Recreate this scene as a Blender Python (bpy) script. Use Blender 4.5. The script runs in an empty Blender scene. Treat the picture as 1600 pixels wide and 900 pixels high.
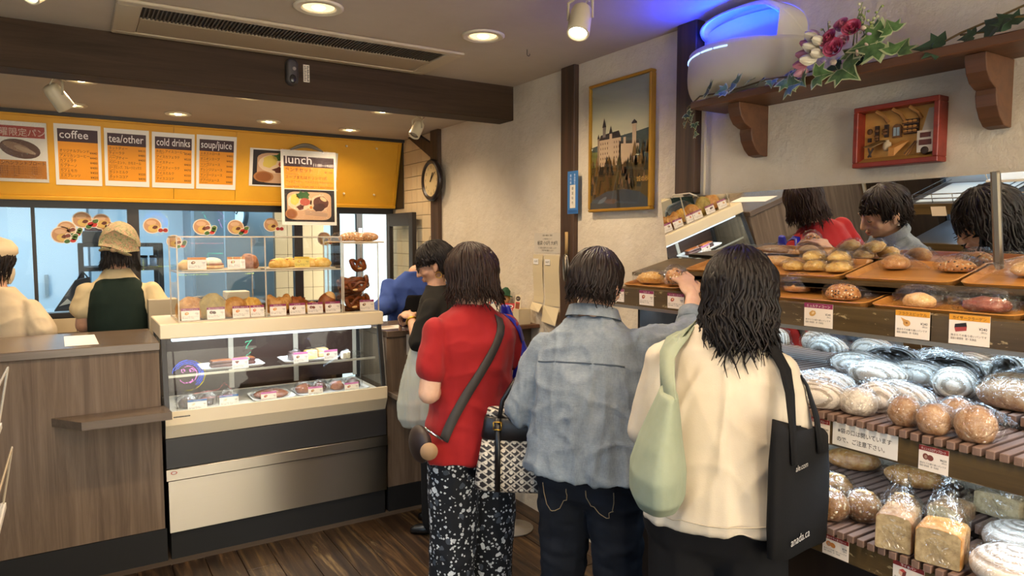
import bpy, bmesh, math, random
from mathutils import Vector, Matrix, Euler, noise, Quaternion
PI = math.pi
R = math.radians
sc = bpy.context.scene
COL = sc.collection
RND = random.Random(7)
# ------------------------------------------------------------------ camera, world, lights, exposure
cam = bpy.data.objects.new('camera', bpy.data.cameras.new('camera'))
COL.objects.link(cam)
cam.location = (0, 0, 1.6)
cam.rotation_euler = (R(90 - 4.06), 0, R(-32.2))
cam.data.sensor_width = 36
cam.data.lens = 36 * 1086 / 1600
cam.data.clip_start = 0.02
sc.camera = cam
sc.view_settings.view_transform = 'Standard'
sc.view_settings.look = 'None'
sc.view_settings.gamma = 1
sc.view_settings.use_curve_mapping = False
sc.view_settings.exposure = 0.78
sc.cycles.max_bounces = 10
sc.cycles.diffuse_bounces = 4
sc.cycles.glossy_bounces = 5
sc.cycles.transmission_bounces = 6
sc.cycles.transparent_max_bounces = 24
sc.cycles.sample_clamp_indirect = 4
sc.cycles.caustics_reflective = False
sc.cycles.caustics_refractive = False
sc.cycles.use_denoising = True
world = bpy.data.worlds.new('world')
sc.world = world
world.use_nodes = True
wn = world.node_tree.nodes
wn['Background'].inputs['Color'].default_value = (1.0, 0.88, 0.72, 1)
wn['Background'].inputs['Strength'].default_value = 6.0
WARM = (1.0, 0.76, 0.50)
COOL = (0.62, 0.84, 1.0)
def lamp(name, kind, loc, power, color, rot=(0, 0, 0), **k):
 d = bpy.data.lights.new(name, kind)
 d.energy = power
 d.color = color
 for a, v in k.items():
  setattr(d, a, v)
 o = bpy.data.objects.new(name, d)
 COL.objects.link(o)
 o.location = loc
 o.rotation_euler = rot
 return o
FRONT_DL = [(0.841, 2.745), (1.572, 2.737), (0.1, 2.74), (0.1, 1.2), (0.95, 1.0), (1.5, 0.1), (0.6, -0.5), (0.3, -1.6), (1.4, -1.6)]
BACK_DL = [(0.063, 4.068), (0.025, 4.842), (0.582, 4.834), (0.842, 4.049), (1.129, 4.825), (1.70, 4.881), (1.63, 4.071)]
for x, y in FRONT_DL:
 lamp('downlight_lamp', 'SPOT', (x, y, 2.485), 38, WARM, spot_size=R(150), spot_blend=0.7, shadow_soft_size=0.05)
for x, y in BACK_DL:
 lamp('downlight_lamp', 'SPOT', (x, y, 2.365), 19, WARM, spot_size=R(150), spot_blend=0.7, shadow_soft_size=0.04)
# kitchen fluorescents
lamp('kitchen_tube_lamp', 'AREA', (0.6, 6.8, 2.36), 36, COOL, shape='RECTANGLE', size=2.6, size_y=0.5)
lamp('kitchen_tube_lamp', 'AREA', (2.1, 5.85, 2.36), 1.0, COOL, shape='RECTANGLE', size=0.6, size_y=0.4)
lamp('kitchen_tube_lamp', 'AREA', (-1.0, 6.4, 2.36), 13, COOL, shape='RECTANGLE', size=0.8, size_y=1.4)
# ------------------------------------------------------------------ materials
def lin(c):
 if isinstance(c, str):
  c = c.lstrip('#')
  c = [int(c[i:i + 2], 16) / 255 for i in (0, 2, 4)]
 return tuple(x / 12.92 if x <= 0.04045 else ((x + 0.055) / 1.055) ** 2.4 for x in c)
class NT:
 """small node-tree writer"""
 def __init__(s, name):
  s.m = bpy.data.materials.new(name)
  s.m.use_nodes = True
  s.t = s.m.node_tree
  s.b = s.t.nodes['Principled BSDF']
  s.out = s.t.nodes['Material Output']
 def n(s, kind, **k):
  nd = s.t.nodes.new(kind)
  for a, v in k.items():
   if a.startswith('i_'):
    key = a[2:]
    key = int(key) if key.isdigit() else key.replace('_', ' ')
    nd.inputs[key].default_value = v
   else:
    setattr(nd, a, v)
  return nd
 def l(s, a, b):
  s.t.links.new(a, b)
 def coord(s, scale=(1, 1, 1), kind='Object', rot=(0, 0, 0)):
  tc = s.n('ShaderNodeTexCoord')
  mp = s.n('ShaderNodeMapping')
  mp.inputs['Scale'].default_value = scale
  mp.inputs['Rotation'].default_value = rot
  s.l(tc.outputs[kind], mp.inputs['Vector'])
  return mp.outputs['Vector']
 def noise(s, vec, scale, detail=4, rough=0.6, dist=0):
  nd = s.n('ShaderNodeTexNoise')
  nd.inputs['Scale'].default_value = scale
  nd.inputs['Detail'].default_value = detail
  nd.inputs['Roughness'].default_value = rough
  nd.inputs['Distortion'].default_value = dist
  s.l(vec, nd.inputs['Vector'])
  return nd.outputs['Fac']
 def ramp(s, fac, stops):
  r = s.n('ShaderNodeValToRGB')
  e = r.color_ramp.elements
  while len(e) < len(stops):
   e.new(0.5)
  for i, (p, c) in enumerate(stops):
   e[i].position = p
   c = lin(c) if isinstance(c, str) else c
   e[i].color = (*c[:3], 1)
  s.l(fac, r.inputs['Fac'])
  return r.outputs['Color']
 def mix(s, fac, a, b, mode='MIX'):
  m = s.n('ShaderNodeMix', data_type='RGBA', blend_type=mode)
  for sock, v in ((m.inputs[0], fac), (m.inputs[6], a), (m.inputs[7], b)):
   if hasattr(v, 'node'):
    s.l(v, sock)
   elif isinstance(v, (int, float)):
    sock.default_value = v
   else:
    sock.default_value = (*(lin(v) if isinstance(v, str) else v)[:3], 1)
  return m.outputs[2]
 def math(s, op, a, b=0.0):
  m = s.n('ShaderNodeMath', operation=op)
  for i, v in enumerate((a, b)):
   if hasattr(v, 'node'):
    s.l(v, m.inputs[i])
   else:
    m.inputs[i].default_value = v
  return m.outputs[0]
 def bump(s, h, strength=0.3, dist=0.01, to=None):
  b = s.n('ShaderNodeBump')
  b.inputs['Strength'].default_value = strength
  b.inputs['Distance'].default_value = dist
  s.l(h, b.inputs['Height'])
  s.l(b.outputs['Normal'], (to or s.b).inputs['Normal'])
  return b.outputs['Normal']
 def set(s, **k):
  for a, v in k.items():
   key = a.replace('_', ' ')
   if hasattr(v, 'node'):
    s.l(v, s.b.inputs[key])
   else:
    s.b.inputs[key].default_value = (*v, 1) if isinstance(v, tuple) and len(v) == 3 else v
  return s
_mc = {}
def plain(c, rough=0.5, metal=0.0, name=None, spec=0.5):
 key = (c, rough, metal, spec)
 if key not in _mc:
  n = NT(name or 'plain_' + str(c).lstrip('#'))
  n.set(Base_Color=lin(c), Roughness=rough, Metallic=metal)
  n.b.inputs['Specular IOR Level'].default_value = spec
  _mc[key] = n.m
 return _mc[key]
def emit(c, strength, name=None):
 key = ('e', c, strength)
 if key not in _mc:
  n = NT(name or 'glow_' + str(c).lstrip('#'))
  n.set(Base_Color=(0, 0, 0), Emission_Color=lin(c) if isinstance(c, str) else c, Emission_Strength=strength)
  _mc[key] = n.m
 return _mc[key]
def noisy(name, stops, scale=8, stretch=(1, 1, 1), rough=0.6, bump=0.0, bscale=None, metal=0, detail=5, bdist=0.01, spec=0.5, kind='Object', dist=0.0, sheen=0):
 n = NT(name)
 v = n.coord(stretch, kind)
 f = n.noise(v, scale, detail, 0.62, dist)
 n.set(Base_Color=n.ramp(f, stops), Roughness=rough, Metallic=metal)
 n.b.inputs['Specular IOR Level'].default_value = spec
 if sheen:
  n.b.inputs['Sheen Weight'].default_value = sheen
 if bump:
  f2 = n.noise(v, bscale or scale * 3, 6, 0.65)
  n.bump(f2, bump, bdist)
 return n.m
def glassy(name, tint=(1, 1, 1), ior=1.45, rough=0.0, bump=None, amount=1.0, base=0.0):
 """clear thin sheet: see-through plus mirror reflection by the Fresnel law"""
 n = NT(name)
 t = n.n('ShaderNodeBsdfTransparent')
 t.inputs['Color'].default_value = (*tint, 1)
 g = n.n('ShaderNodeBsdfGlossy')
 g.inputs['Roughness'].default_value = rough
 f = n.n('ShaderNodeFresnel')
 f.inputs['IOR'].default_value = ior
 if bump:
  v = n.coord()
  w = n.noise(v, bump[0], 2, 0.5, bump[2] if len(bump) > 2 else 0)
  w = n.math('ABSOLUTE', n.math('SUBTRACT', w, 0.5))
  w = n.math('ADD', w, n.math('MULTIPLY', n.math('ABSOLUTE', n.math('SUBTRACT', n.noise(v, bump[0] * 2.6, 2, 0.5, 1.0), 0.5)), 0.5))
  b = n.n('ShaderNodeBump')
  b.inputs['Strength'].default_value = bump[1]
  b.inputs['Distance'].default_value = 0.03
  n.l(w, b.inputs['Height'])
  n.l(b.outputs['Normal'], g.inputs['Normal'])
  n.l(b.outputs['Normal'], f.inputs['Normal'])
 geo = n.n('ShaderNodeNewGeometry')
 fac = n.math('MULTIPLY', n.math('MINIMUM', n.math('ADD', n.math('MULTIPLY', f.outputs[0], amount), base), 0.42 if bump else 1.0), n.math('SUBTRACT', 1.0, geo.outputs['Backfacing']))
 mx = n.n('ShaderNodeMixShader')
 n.l(fac, mx.inputs[0])
 n.l(t.outputs[0], mx.inputs[1])
 n.l(g.outputs[0], mx.inputs[2])
 n.l(mx.outputs[0], n.out.inputs['Surface'])
 return n.m
def wood(name, stops, axis=0, scale=3.0, rough=0.45, bump=0.15, grain=24):
 n = NT(name)
 st = [grain, grain, grain]
 st[axis] = 1.4
 v = n.coord(tuple(st))
 f = n.noise(v, scale * 0.35, 6, 0.65, 0.6)
 n.set(Base_Color=n.ramp(f, stops), Roughness=rough)
 n.bump(f, bump, 0.004)
 return n.m
M = {}
M['plaster'] = (lambda: (lambda n: (
 n.set(Base_Color=n.ramp(n.noise(n.coord(), 1.6, 7, 0.66), [(0.25, '#b5a78f'), (0.5, '#d6cab4'), (0.75, '#e2d8c5')]), Roughness=0.85),
 n.bump(n.noise(n.coord(), 16, 8, 0.62), 0.55, 0.02), n.m)[-1])(NT('plaster')))()
M['ceiling'] = noisy('ceiling_paint', [(0.3, '#b7a893'), (0.7, '#c4b6a1')], 2, rough=0.9, bump=0.05, bscale=60)
M['beam'] = wood('beam_veneer', [(0.3, '#33261a'), (0.7, '#4a3828')], 0, rough=0.6, bump=0.05)
M['beam'].node_tree.nodes['Principled BSDF'].inputs['Specular IOR Level'].default_value = 0.15
M['post'] = wood('post_timber', [(0.25, '#271b12'), (0.6, '#4a3423'), (0.8, '#5b412b')], 2, rough=0.6, bump=0.3)
M['counter'] = wood('counter_veneer', [(0.25, '#55463a'), (0.55, '#72604f'), (0.8, '#857260')], 2, rough=0.62, bump=0.2, grain=30)
M['counter'].node_tree.nodes['Principled BSDF'].inputs['Specular IOR Level'].default_value = 0.2
M['counter_top'] = wood('counter_top_veneer', [(0.25, '#57483b'), (0.7, '#6e5d4d')], 0, rough=0.25, bump=0.03)
M['kick'] = plain('#0a0a0c', 0.75, name='kick_black')
M['rail'] = wood('rail_wood', [(0.25, '#382c1b'), (0.55, '#57462a'), (0.85, '#6a5737')], 1, rough=0.32, bump=0.12)
M['rail_worn'] = (lambda n: (
 n.set(Base_Color=n.mix(n.ramp(n.noise(n.coord((1, 0.5, 1.6)), 42, 6, 0.72), [(0.61, (0, 0, 0)), (0.64, (1, 1, 1))]),
                           n.ramp(n.noise(n.coord((20, 1.4, 20)), 1.2, 5), [(0.3, '#3e311f'), (0.7, '#604f33')]), '#a08f6d'), Roughness=0.3), n.m)[-1])(NT('rail_worn'))
M['cupboard'] = wood('cupboard_dark', [(0.3, '#1b130e'), (0.7, '#2a1f17')], 2, rough=0.55, bump=0.15)
M['slat'] = wood('slat_wood', [(0.2, '#5c463b'), (0.6, '#83695c'), (0.85, '#998174')], 0, rough=0.6, bump=0.2)
M['shelf_wood'] = wood('shelf_wood', [(0.25, '#4b3121'), (0.7, '#6b472f')], 1, rough=0.45, bump=0.08)
M['tray'] = wood('tray_wood', [(0.25, '#a0682f'), (0.55, '#bf8746'), (0.8, '#cd9856')], 1, rough=0.3, bump=0.03)
M['yellow'] = noisy('yellow_panel', [(0.3, '#d99c1c'), (0.7, '#e3a926')], 3, rough=0.5)
M['dark_frame'] = plain('#2a2420', 0.45, name='dark_frame')
M['steel'] = (lambda n: (
 n.set(Base_Color=lin('#a39c90'), Metallic=1.0, Roughness=0.36, Anisotropic=0.85, Anisotropic_Rotation=0.25),
 n.bump(n.noise(n.coord((0.4, 1, 90)), 1.0, 3, 0.6), 0.12, 0.002), n.m)[-1])(NT('brushed_steel'))
M['cream'] = noisy('cream_enamel', [(0.3, '#e3d2b0'), (0.7, '#e8d8b8')], 4, rough=0.35)
M['charcoal'] = plain('#2b2a2b', 0.45, name='charcoal')
M['white'] = plain('#e9e6df', 0.5, name='white_paper')
M['warmwhite'] = plain('#ddd0b4', 0.5, name='warm_white')
M['black'] = plain('#0c0b0c', 0.5, name='black')
M['chrome'] = plain('#d8d8d8', 0.12, 1.0, name='chrome')
M['gold'] = plain('#c39a3f', 0.3, 1.0, name='gold')
M['glass'] = glassy('clear_glass', (0.96, 0.98, 0.97))
M['kglass'] = glassy('kitchen_glass', (0.94, 0.97, 0.98), amount=0.32)
M['case_glass'] = glassy('case_glass', (0.96, 0.98, 0.98), amount=0.6)
M['acrylic'] = glassy('clear_acrylic', (0.97, 0.97, 0.96), amount=0.5)
M['acryl_edge'] = (lambda n: (n.set(Base_Color=lin('#cfc3ad'), Roughness=0.15), n.b.inputs['Alpha'].__setattr__('default_value', 0.55), n.m)[-1])(NT('acrylic_edge'))
M['film'] = glassy('crinkled_film', (0.985, 0.985, 0.985), ior=1.5, rough=0.09, bump=(17, 1.0, 0.6), amount=1.6, base=0.05)
M['film_soft'] = glassy('smooth_film', (0.985, 0.985, 0.98), ior=1.45, rough=0.10, bump=(13, 1.0, 0.6), amount=1.7, base=0.08)
M['sleeve'] = glassy('poster_sleeve', (0.97, 0.97, 0.96), ior=1.45, rough=0.04, bump=(18, 0.5, 1.0), amount=0.9)
M['mirror'] = (lambda n: (n.set(Base_Color=(0.86, 0.87, 0.86), Metallic=1.0, Roughness=0.0), n.m)[-1])(NT('mirror_silver'))
M['tile'] = plain('#dcc7a2', 0.2, name='beige_tile')
M['grout'] = plain('#6b5b49', 0.9, name='grout')
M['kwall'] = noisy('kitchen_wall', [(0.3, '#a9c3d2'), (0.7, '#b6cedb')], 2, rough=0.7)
M['kwhite'] = plain('#cfe0ea', 0.5, name='kitchen_white')
# ------------------------------------------------------------------ meshes
def tag(o, label=None, cat=None, group=None, kind=None):
 if label:
  o['label'] = label
 if cat:
  o['category'] = cat
 if group:
  o['group'] = group
 if kind:
  o['kind'] = kind
 return o
def thing(name, label, cat, loc=(0, 0, 0), rz=0.0, group=None):
 o = bpy.data.objects.new(name, None)
 COL.objects.link(o)
 o.empty_display_size = 0.05
 o.location = loc
 o.rotation_euler = (0, 0, rz)
 return tag(o, label, cat, group)
def rot_to(d):
 return Vector((0, 0, 1)).rotation_difference(Vector(d).normalized()).to_matrix()
class MB:
 """collects geometry; build() links it as ONE mesh object"""
 def __init__(s):
  s.v, s.f, s.mi, s.mats = [], [], [], []
  s.cur = 0
 def m(s, mat):
  if mat not in s.mats:
   s.mats.append(mat)
  s.cur = s.mats.index(mat)
  return s
 def add(s, vs, fs, T=None):
  o = len(s.v)
  if T is not None:
   vs = [T @ Vector(v) for v in vs]
  s.v += [tuple(v) for v in vs]
  s.f += [tuple(i + o for i in f) for f in fs]
  s.mi += [s.cur] * len(fs)
  return s
 def box(s, a, b, T=None, ch=0.0):
  x0, y0, z0 = a
  x1, y1, z1 = b
  if ch:
   c = ch
   rings = []
   for z, k in ((z0, c), (z0 + c, 0), (z1 - c, 0), (z1, c)):
    X0, X1, Y0, Y1 = x0 + k, x1 - k, y0 + k, y1 - k
    rings.append([(X0 + c, Y0, z), (X1 - c, Y0, z), (X1, Y0 + c, z), (X1, Y1 - c, z), (X1 - c, Y1, z), (X0 + c, Y1, z), (X0, Y1 - c, z), (X0, Y0 + c, z)])
   return s.loft(rings, T)
  vs = [(x0, y0, z0), (x1, y0, z0), (x1, y1, z0), (x0, y1, z0), (x0, y0, z1), (x1, y0, z1), (x1, y1, z1), (x0, y1, z1)]
  fs = [(3, 2, 1, 0), (4, 5, 6, 7), (0, 1, 5, 4), (1, 2, 6, 5), (2, 3, 7, 6), (3, 0, 4, 7)]
  return s.add(vs, fs, T)
 def loft(s, rings, T=None, caps=True, close=True):
  n = len(rings[0])
  vs = [p for r in rings for p in r]
  fs = []
  for i in range(len(rings) - 1):
   for j in range(n if close else n - 1):
    k = (j + 1) % n
    fs.append((i * n + j, i * n + k, (i + 1) * n + k, (i + 1) * n + j))
  if caps and close:
   fs.append(tuple(range(n - 1, -1, -1)))
   fs.append(tuple((len(rings) - 1) * n + j for j in range(n)))
  return s.add(vs, fs, T)
 def tube(s, pts, r, seg=8, T=None, flat=1.0, caps=True):
  pts = [Vector(p) for p in pts]
  if not isinstance(r, (list, tuple)):
   r = [r] * len(pts)
  rings = []
  up = None
  for i, p in enumerate(pts):
   d = (pts[min(i + 1, len(pts) - 1)] - pts[max(i - 1, 0)])
   if d.length < 1e-9:
    d = Vector((0, 0, 1))
   d.normalize()
   if up is None:
    up = d.orthogonal().normalized()
   else:
    up = (up - d * up.dot(d))
    up = up.normalized() if up.length > 1e-6 else d.orthogonal().normalized()
   w = d.cross(up)
   rings.append([p + (up * math.cos(2 * PI * j / seg) * flat + w * math.sin(2 * PI * j / seg)) * r[i] for j in range(seg)])
  return s.loft(rings, T, caps)
 def lathe(s, prof, seg=16, T=None):
  rings = [[(max(r, 1e-4) * math.cos(2 * PI * j / seg), max(r, 1e-4) * math.sin(2 * PI * j / seg), z) for j in range(seg)] for r, z in prof]
  return s.loft(rings, T)
 def ell(s, c, r, seg=16, rings=10, T=None, rot=None):
  if not isinstance(r, (list, tuple)):
   r = (r, r, r)
  X = Matrix.Translation(c) @ (rot.to_4x4() if rot else Matrix.Identity(4)) @ Matrix.Diagonal((*r, 1))
  if T is not None:
   X = T @ X
  rr = [[(math.sin(PI * (i + 0.02) / (rings + 0.04)) * math.cos(2 * PI * j / seg), math.sin(PI * (i + 0.02) / (rings + 0.04)) * math.sin(2 * PI * j / seg), -math.cos(PI * (i + 0.02) / (rings + 0.04))) for j in range(seg)] for i in range(rings + 1)]
  return s.loft(rr, X)
 def cap(s, p0, r0, p1, r1, seg=12):
  p0, p1 = Vector(p0), Vector(p1)
  d = p1 - p0
  L = d.length
  Q = rot_to(d).to_4x4() if L > 1e-6 else Matrix.Identity(4)
  T = Matrix.Translation(p0) @ Q
  prof = [(r0 * math.sin(a), -r0 * math.cos(a)) for a in [PI / 2 * i / 4 + 0.03 * (i == 0) for i in range(5)]]
  prof += [(r1 * math.sin(a), L - r1 * math.cos(a)) for a in [PI / 2 + PI / 2 * i / 4 - 0.03 * (i == 4) for i in range(5)]]
  return s.lathe(prof, seg, T)
 def prism(s, poly, z0, z1, T=None):
  n = len(poly)
  vs = [(x, y, z0) for x, y in poly] + [(x, y, z1) for x, y in poly]
  fs = [tuple(range(n - 1, -1, -1)), tuple(range(n, 2 * n))] + [(i, (i + 1) % n, n + (i + 1) % n, n + i) for i in range(n)]
  return s.add(vs, fs, T)
 def mesh(s, name, off=None):
  me = bpy.data.meshes.new(name)
  vs = s.v
  if off is not None:
   vs = [(v[0] - off[0], v[1] - off[1], v[2] - off[2]) for v in vs]
  me.from_pydata(vs, [], s.f)
  for mt in s.mats:
   me.materials.append(mt)
  if len(s.mats) > 1:
   me.polygons.foreach_set('material_index', s.mi)
  me.update()
  return me
 def build(s, name, parent=None, smooth=False, world=True, loc=None, bevel=0, mat=None):
  """world=True: geometry is in world coordinates (parents carry no rotation then)"""
  if mat is not None:
   s.mats = [mat]
   s.mi = [0] * len(s.f)
  off = None
  if parent is not None and world:
   q = parent
   off = Vector((0, 0, 0))
   while q is not None:
    off += q.location
    q = q.parent
  elif parent is None and loc is not None and world:
   off = Vector(loc)
  me = s.mesh(name, off)
  return link(name, me, parent, smooth, loc if parent is None else None, bevel)
def link(name, me, parent=None, smooth=False, loc=None, bevel=0):
 o = bpy.data.objects.new(name, me)
 COL.objects.link(o)
 o.parent = parent
 if loc is not None:
  o.location = loc
 if bevel:
  b = o.modifiers.new('bevel', 'BEVEL')
  b.width = bevel
  b.segments = 2
  b.limit_method = 'ANGLE'
 if smooth:
  me.polygons.foreach_set('use_smooth', [True] * len(me.polygons))
 return o
def copy_tree(o, parent=None):
 c = o.copy()
 COL.objects.link(c)
 c.parent = parent
 for ch in list(o.children):
  copy_tree(ch, c)
 return c
def struct(mb, name, mat=None, parent=None, **k):
 o = mb.build(name, parent, mat=mat, **k)
 if parent is None:
  o['kind'] = 'structure'
 return o
def smoothed(mb, name, voxel=0.006, it=4, disp=None, mat=None, parent=None, world=True, fac=0.5, loc=None):
 """union of overlapping closed shapes as one continuous skin"""
 me = mb.mesh('tmp')
 o = bpy.data.objects.new('tmp', me)
 COL.objects.link(o)
 r = o.modifiers.new('r', 'REMESH')
 r.mode = 'VOXEL'
 r.voxel_size = voxel
 if it:
  q = o.modifiers.new('s', 'SMOOTH')
  q.iterations = it
  q.factor = fac
 dg = bpy.context.evaluated_depsgraph_get()
 me2 = bpy.data.meshes.new_from_object(o.evaluated_get(dg))
 bpy.data.objects.remove(o)
 bpy.data.meshes.remove(me)
 me2.materials.clear()
 me2.name = name
 if disp:
  nrm = [v.normal.copy() for v in me2.vertices]
  for v, n in zip(me2.vertices, nrm):
   v.co += n * disp(v.co)
 off = Vector((0, 0, 0))
 if world:
  q = parent
  while q is not None:
   off += q.location
   q = q.parent
  if parent is None and loc is not None:
   off = Vector(loc)
 me2.transform(Matrix.Translation(-off))
 if mat:
  me2.materials.append(mat)
 return link(name, me2, parent, True, loc if parent is None else None)
def fold(sx, sy, sz, amp, seed=0, sharp=1.0):
 def f(p):
  a = noise.noise(Vector((p.x * sx + seed, p.y * sy, p.z * sz)))
  b = noise.noise(Vector((p.x * sx * 2.3 + 7 + seed, p.y * sy * 2.3, p.z * sz * 2.1)))
  a = math.copysign(abs(a) ** sharp, a)
  return amp * (a + 0.45 * b)
 return f
_tc = {}
def text_mesh(body, size=1.0, bold=0.0, res=1, align='LEFT', shear=0.0):
 bold = min(bold, 0.005)
 res = max(res, 2) if len(body) < 16 else res
 key = (body, bold, res, align, shear)
 if key not in _tc:
  c = bpy.data.curves.new('t', 'FONT')
  c.body = body
  c.size = 1
  c.resolution_u = res
  c.offset = bold
  c.align_x = align
  c.shear = shear
  o = bpy.data.objects.new('t', c)
  COL.objects.link(o)
  dg = bpy.context.evaluated_depsgraph_get()
  me = bpy.data.meshes.new_from_object(o.evaluated_get(dg))
  _tc[key] = ([tuple(v.co) for v in me.vertices], [tuple(p.vertices) for p in me.polygons])
  bpy.data.objects.remove(o)
  bpy.data.curves.remove(c)
  bpy.data.meshes.remove(me)
 return _tc[key]
class Sheet:
 """flat printed sheet: origin O, unit right U, unit up V; layers sit a hair apart"""
 def __init__(s, O, U, V, w, h, mat, t=0.0012):
  s.U, s.V = Vector(U).normalized(), Vector(V).normalized()
  s.N = s.U.cross(s.V)
  s.T = Matrix.Translation(O) @ Matrix((s.U, s.V, s.N)).transposed().to_4x4()
  s.mb = MB()
  s.w, s.h, s.lv = w, h, 0.0
  s.O = Vector(O)
  if mat:
   s.mb.m(mat).box((0, 0, -t), (w, h, 0), s.T)
 def poly(s, pts, c, lv=1):
  m = plain(c) if isinstance(c, str) else c
  z = lv * 0.00035
  n = len(pts)
  s.mb.m(m).add([(x, y, z) for x, y in pts], [tuple(range(n))], s.T)
  return s
 def rect(s, x0, y0, x1, y1, c, lv=1):
  return s.poly([(x0, y0), (x1, y0), (x1, y1), (x0, y1)], c, lv)
 def ell(s, cx, cy, rx, ry, c, lv=2, n=18, rot=0, wob=0, seed=0):
  r = random.Random(seed)
  pts = []
  for i in range(n):
   a = 2 * PI * i / n
   k = 1 + wob * (r.random() - 0.5)
   x, y = rx * math.cos(a) * k, ry * math.sin(a) * k
   pts.append((cx + x * math.cos(rot) - y * math.sin(rot), cy + x * math.sin(rot) + y * math.cos(rot)))
  return s.poly(pts, c, lv)
 def text(s, body, x, y, size, c, lv=3, bold=0.0, align='LEFT', width=None, res=1, shear=0.0):
  vs, fs = text_mesh(body, 1, bold, res, align, shear)
  if not vs:
   return s
  sx = size
  if width:
   w = max(v[0] for v in vs) - min(v[0] for v in vs)
   sx = width / w
  m = plain(c) if isinstance(c, str) else c
  z = lv * 0.00035
  s.mb.m(m).add([(x + v[0] * sx, y + v[1] * size, z) for v in vs], fs, s.T)
  return s
 def build(s, name, parent=None, label=None, cat=None, group=None):
  if parent is None:
   o = s.mb.build(name, None, loc=tuple(s.O))
  else:
   o = s.mb.build(name, parent)
  if label:
   tag(o, label, cat, group)
  return o
# ================================================================== the setting
WX = 2.25          # right wall
CF = 2.50          # ceiling in front of the beam
CB = 2.38          # lower ceiling behind the beam
floor = struct(MB().box((-1.0, -3.1, -0.12), (2.4, 3.8, -0.012)), 'floor', noisy('floor_base', [(0.3, '#1c130c'), (0.7, '#2a1d13')], 6, rough=0.8))
plank_mats = []
for k, (a, b, c) in enumerate([('#1c130b', '#3a2a1b', '#66502f'), ('#21160b', '#432e19', '#705534'), ('#1f1710', '#3f2f20', '#7b6644'), ('#190f09', '#352517', '#58412a')]):
 n = NT('worn_plank_%d' % k)
 v = n.coord((22, 1.3, 22))
 f = n.noise(v, 1.3, 7, 0.68, 0.7)
 base = n.ramp(f, [(0.36, a), (0.52, b), (0.68, c)])
 wv = n.coord((6, 1.6, 6))
 wear = n.ramp(n.noise(wv, 2.3 + k * 0.4, 9, 0.78, 0.4), [(0.6, (0, 0, 0)), (0.72, (1, 1, 1))])
 n.set(Base_Color=n.mix(n.math('MULTIPLY', wear, 0.6), base, '#94805a'), Roughness=0.42)
 n.bump(f, 0.35, 0.004)
 plank_mats.append(n.m)
pw = 0.15
yy0, yy1 = 0.2, 3.76
for i in range(int(3.3 / pw) + 1):
 x0 = -1.0 + i * pw
 y = yy0 - RND.random() * 0.8
 while y < yy1:
  L = 0.9 + RND.random() * 0.25
  y1 = min(y + L, yy1)
  a, b = max(y, yy0) + 0.002, y1 - 0.002
  if b - a > 0.05 and x0 + pw > 0.0:
   dz = RND.uniform(-0.0015, 0.0)
   MB().box((x0 + 0.0015, a, -0.012), (x0 + pw - 0.0015, b, dz), ch=0.0015).build('plank', floor, mat=RND.choice(plank_mats))
  y = y1
struct(MB().box((-1.0, -3.1, -0.012), (2.4, 0.2, 0.0)).box((-1.0, 0.2, -0.012), (0.0 - 0.02, 3.76, -0.002)), 'floor_rear', plank_mats[0])
struct(MB().box((-1.0, -3.1, CF), (2.4, 3.6, CF + 0.1)), 'ceiling', M['ceiling'])
struct(MB().box((-1.9, 3.6, CB), (2.4, 5.46, CB + 0.22)), 'ceiling_rear', M['ceiling'])
wr = struct(MB().box((WX, -3.1, 0), (WX + 0.15, 4.63, CF + 0.05)), 'wall_right', M['plaster'])
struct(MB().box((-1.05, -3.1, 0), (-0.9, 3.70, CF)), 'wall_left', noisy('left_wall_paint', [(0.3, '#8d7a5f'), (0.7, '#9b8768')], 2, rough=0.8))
struct(MB().box((-1.9, 3.70, 0), (-0.9, 3.74, CB)).box((-1.9, 3.74, 0), (-1.8, 5.42, CB)), 'wall_left_rear', M['plaster'])
# entrance wall behind the camera, with a broad shop window
struct(MB().box((-1.0, -3.2, 0), (2.4, -3.1, 0.1)).box((-1.0, -3.2, 2.4), (2.4, -3.1, 2.6)).box((-1.0, -3.2, 0.1), (-0.9, -3.1, 2.4)).box((2.3, -3.2, 0.1), (2.4, -3.1, 2.4))
       .box((0.68, -3.2, 0.1), (0.74, -3.1, 2.4)), 'wall_front', M['dark_frame'])
w1 = struct(MB().box((-0.9, -3.155, 0.1), (2.3, -3.145, 2.4)), 'window_1', M['glass'])
# tiled wall behind the counter end
wt = struct(MB().box((WX + 0.006, 4.63, 0), (WX + 0.15, 5.46, CB + 0.1)), 'wall_tiled', M['grout'])
tile_me = {}
for iy in range(9):
 for iz in range(15):
  y0 = 4.645 + iy * 0.1
  z0 = 0.88 + iz * 0.1
  key = min(0.097, 5.455 - y0)
  z1 = min(z0 + 0.097, CB - 0.002)
  if key < 0.02 or z1 - z0 < 0.01:
   continue
  kk = (round(key, 4), round(z1 - z0, 4))
  if kk not in tile_me:
   tile_me[kk] = MB().m(M['tile']).box((-0.006, 0, 0), (0.0, kk[0], kk[1]), ch=0.0018).mesh('tile')
  o = bpy.data.objects.new('tile', tile_me[kk])
  COL.objects.link(o)
  o.parent = wt
  o.location = (WX + 0.006, y0, z0)
# timber posts on the right wall
for name, x0, y0, y1, zt in (('trim_1', WX - 0.03, 4.52, 4.645, CB), ('trim_2', WX - 0.03, 2.922, 3.04, CF), ('trim_3', WX - 0.05, 2.07, 2.182, CF)):
 struct(MB().box((x0, y0, 1.79 if name == 'trim_3' else 0), (WX + 0.02, y1, zt), ch=0.004), name, M['post'])
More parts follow.
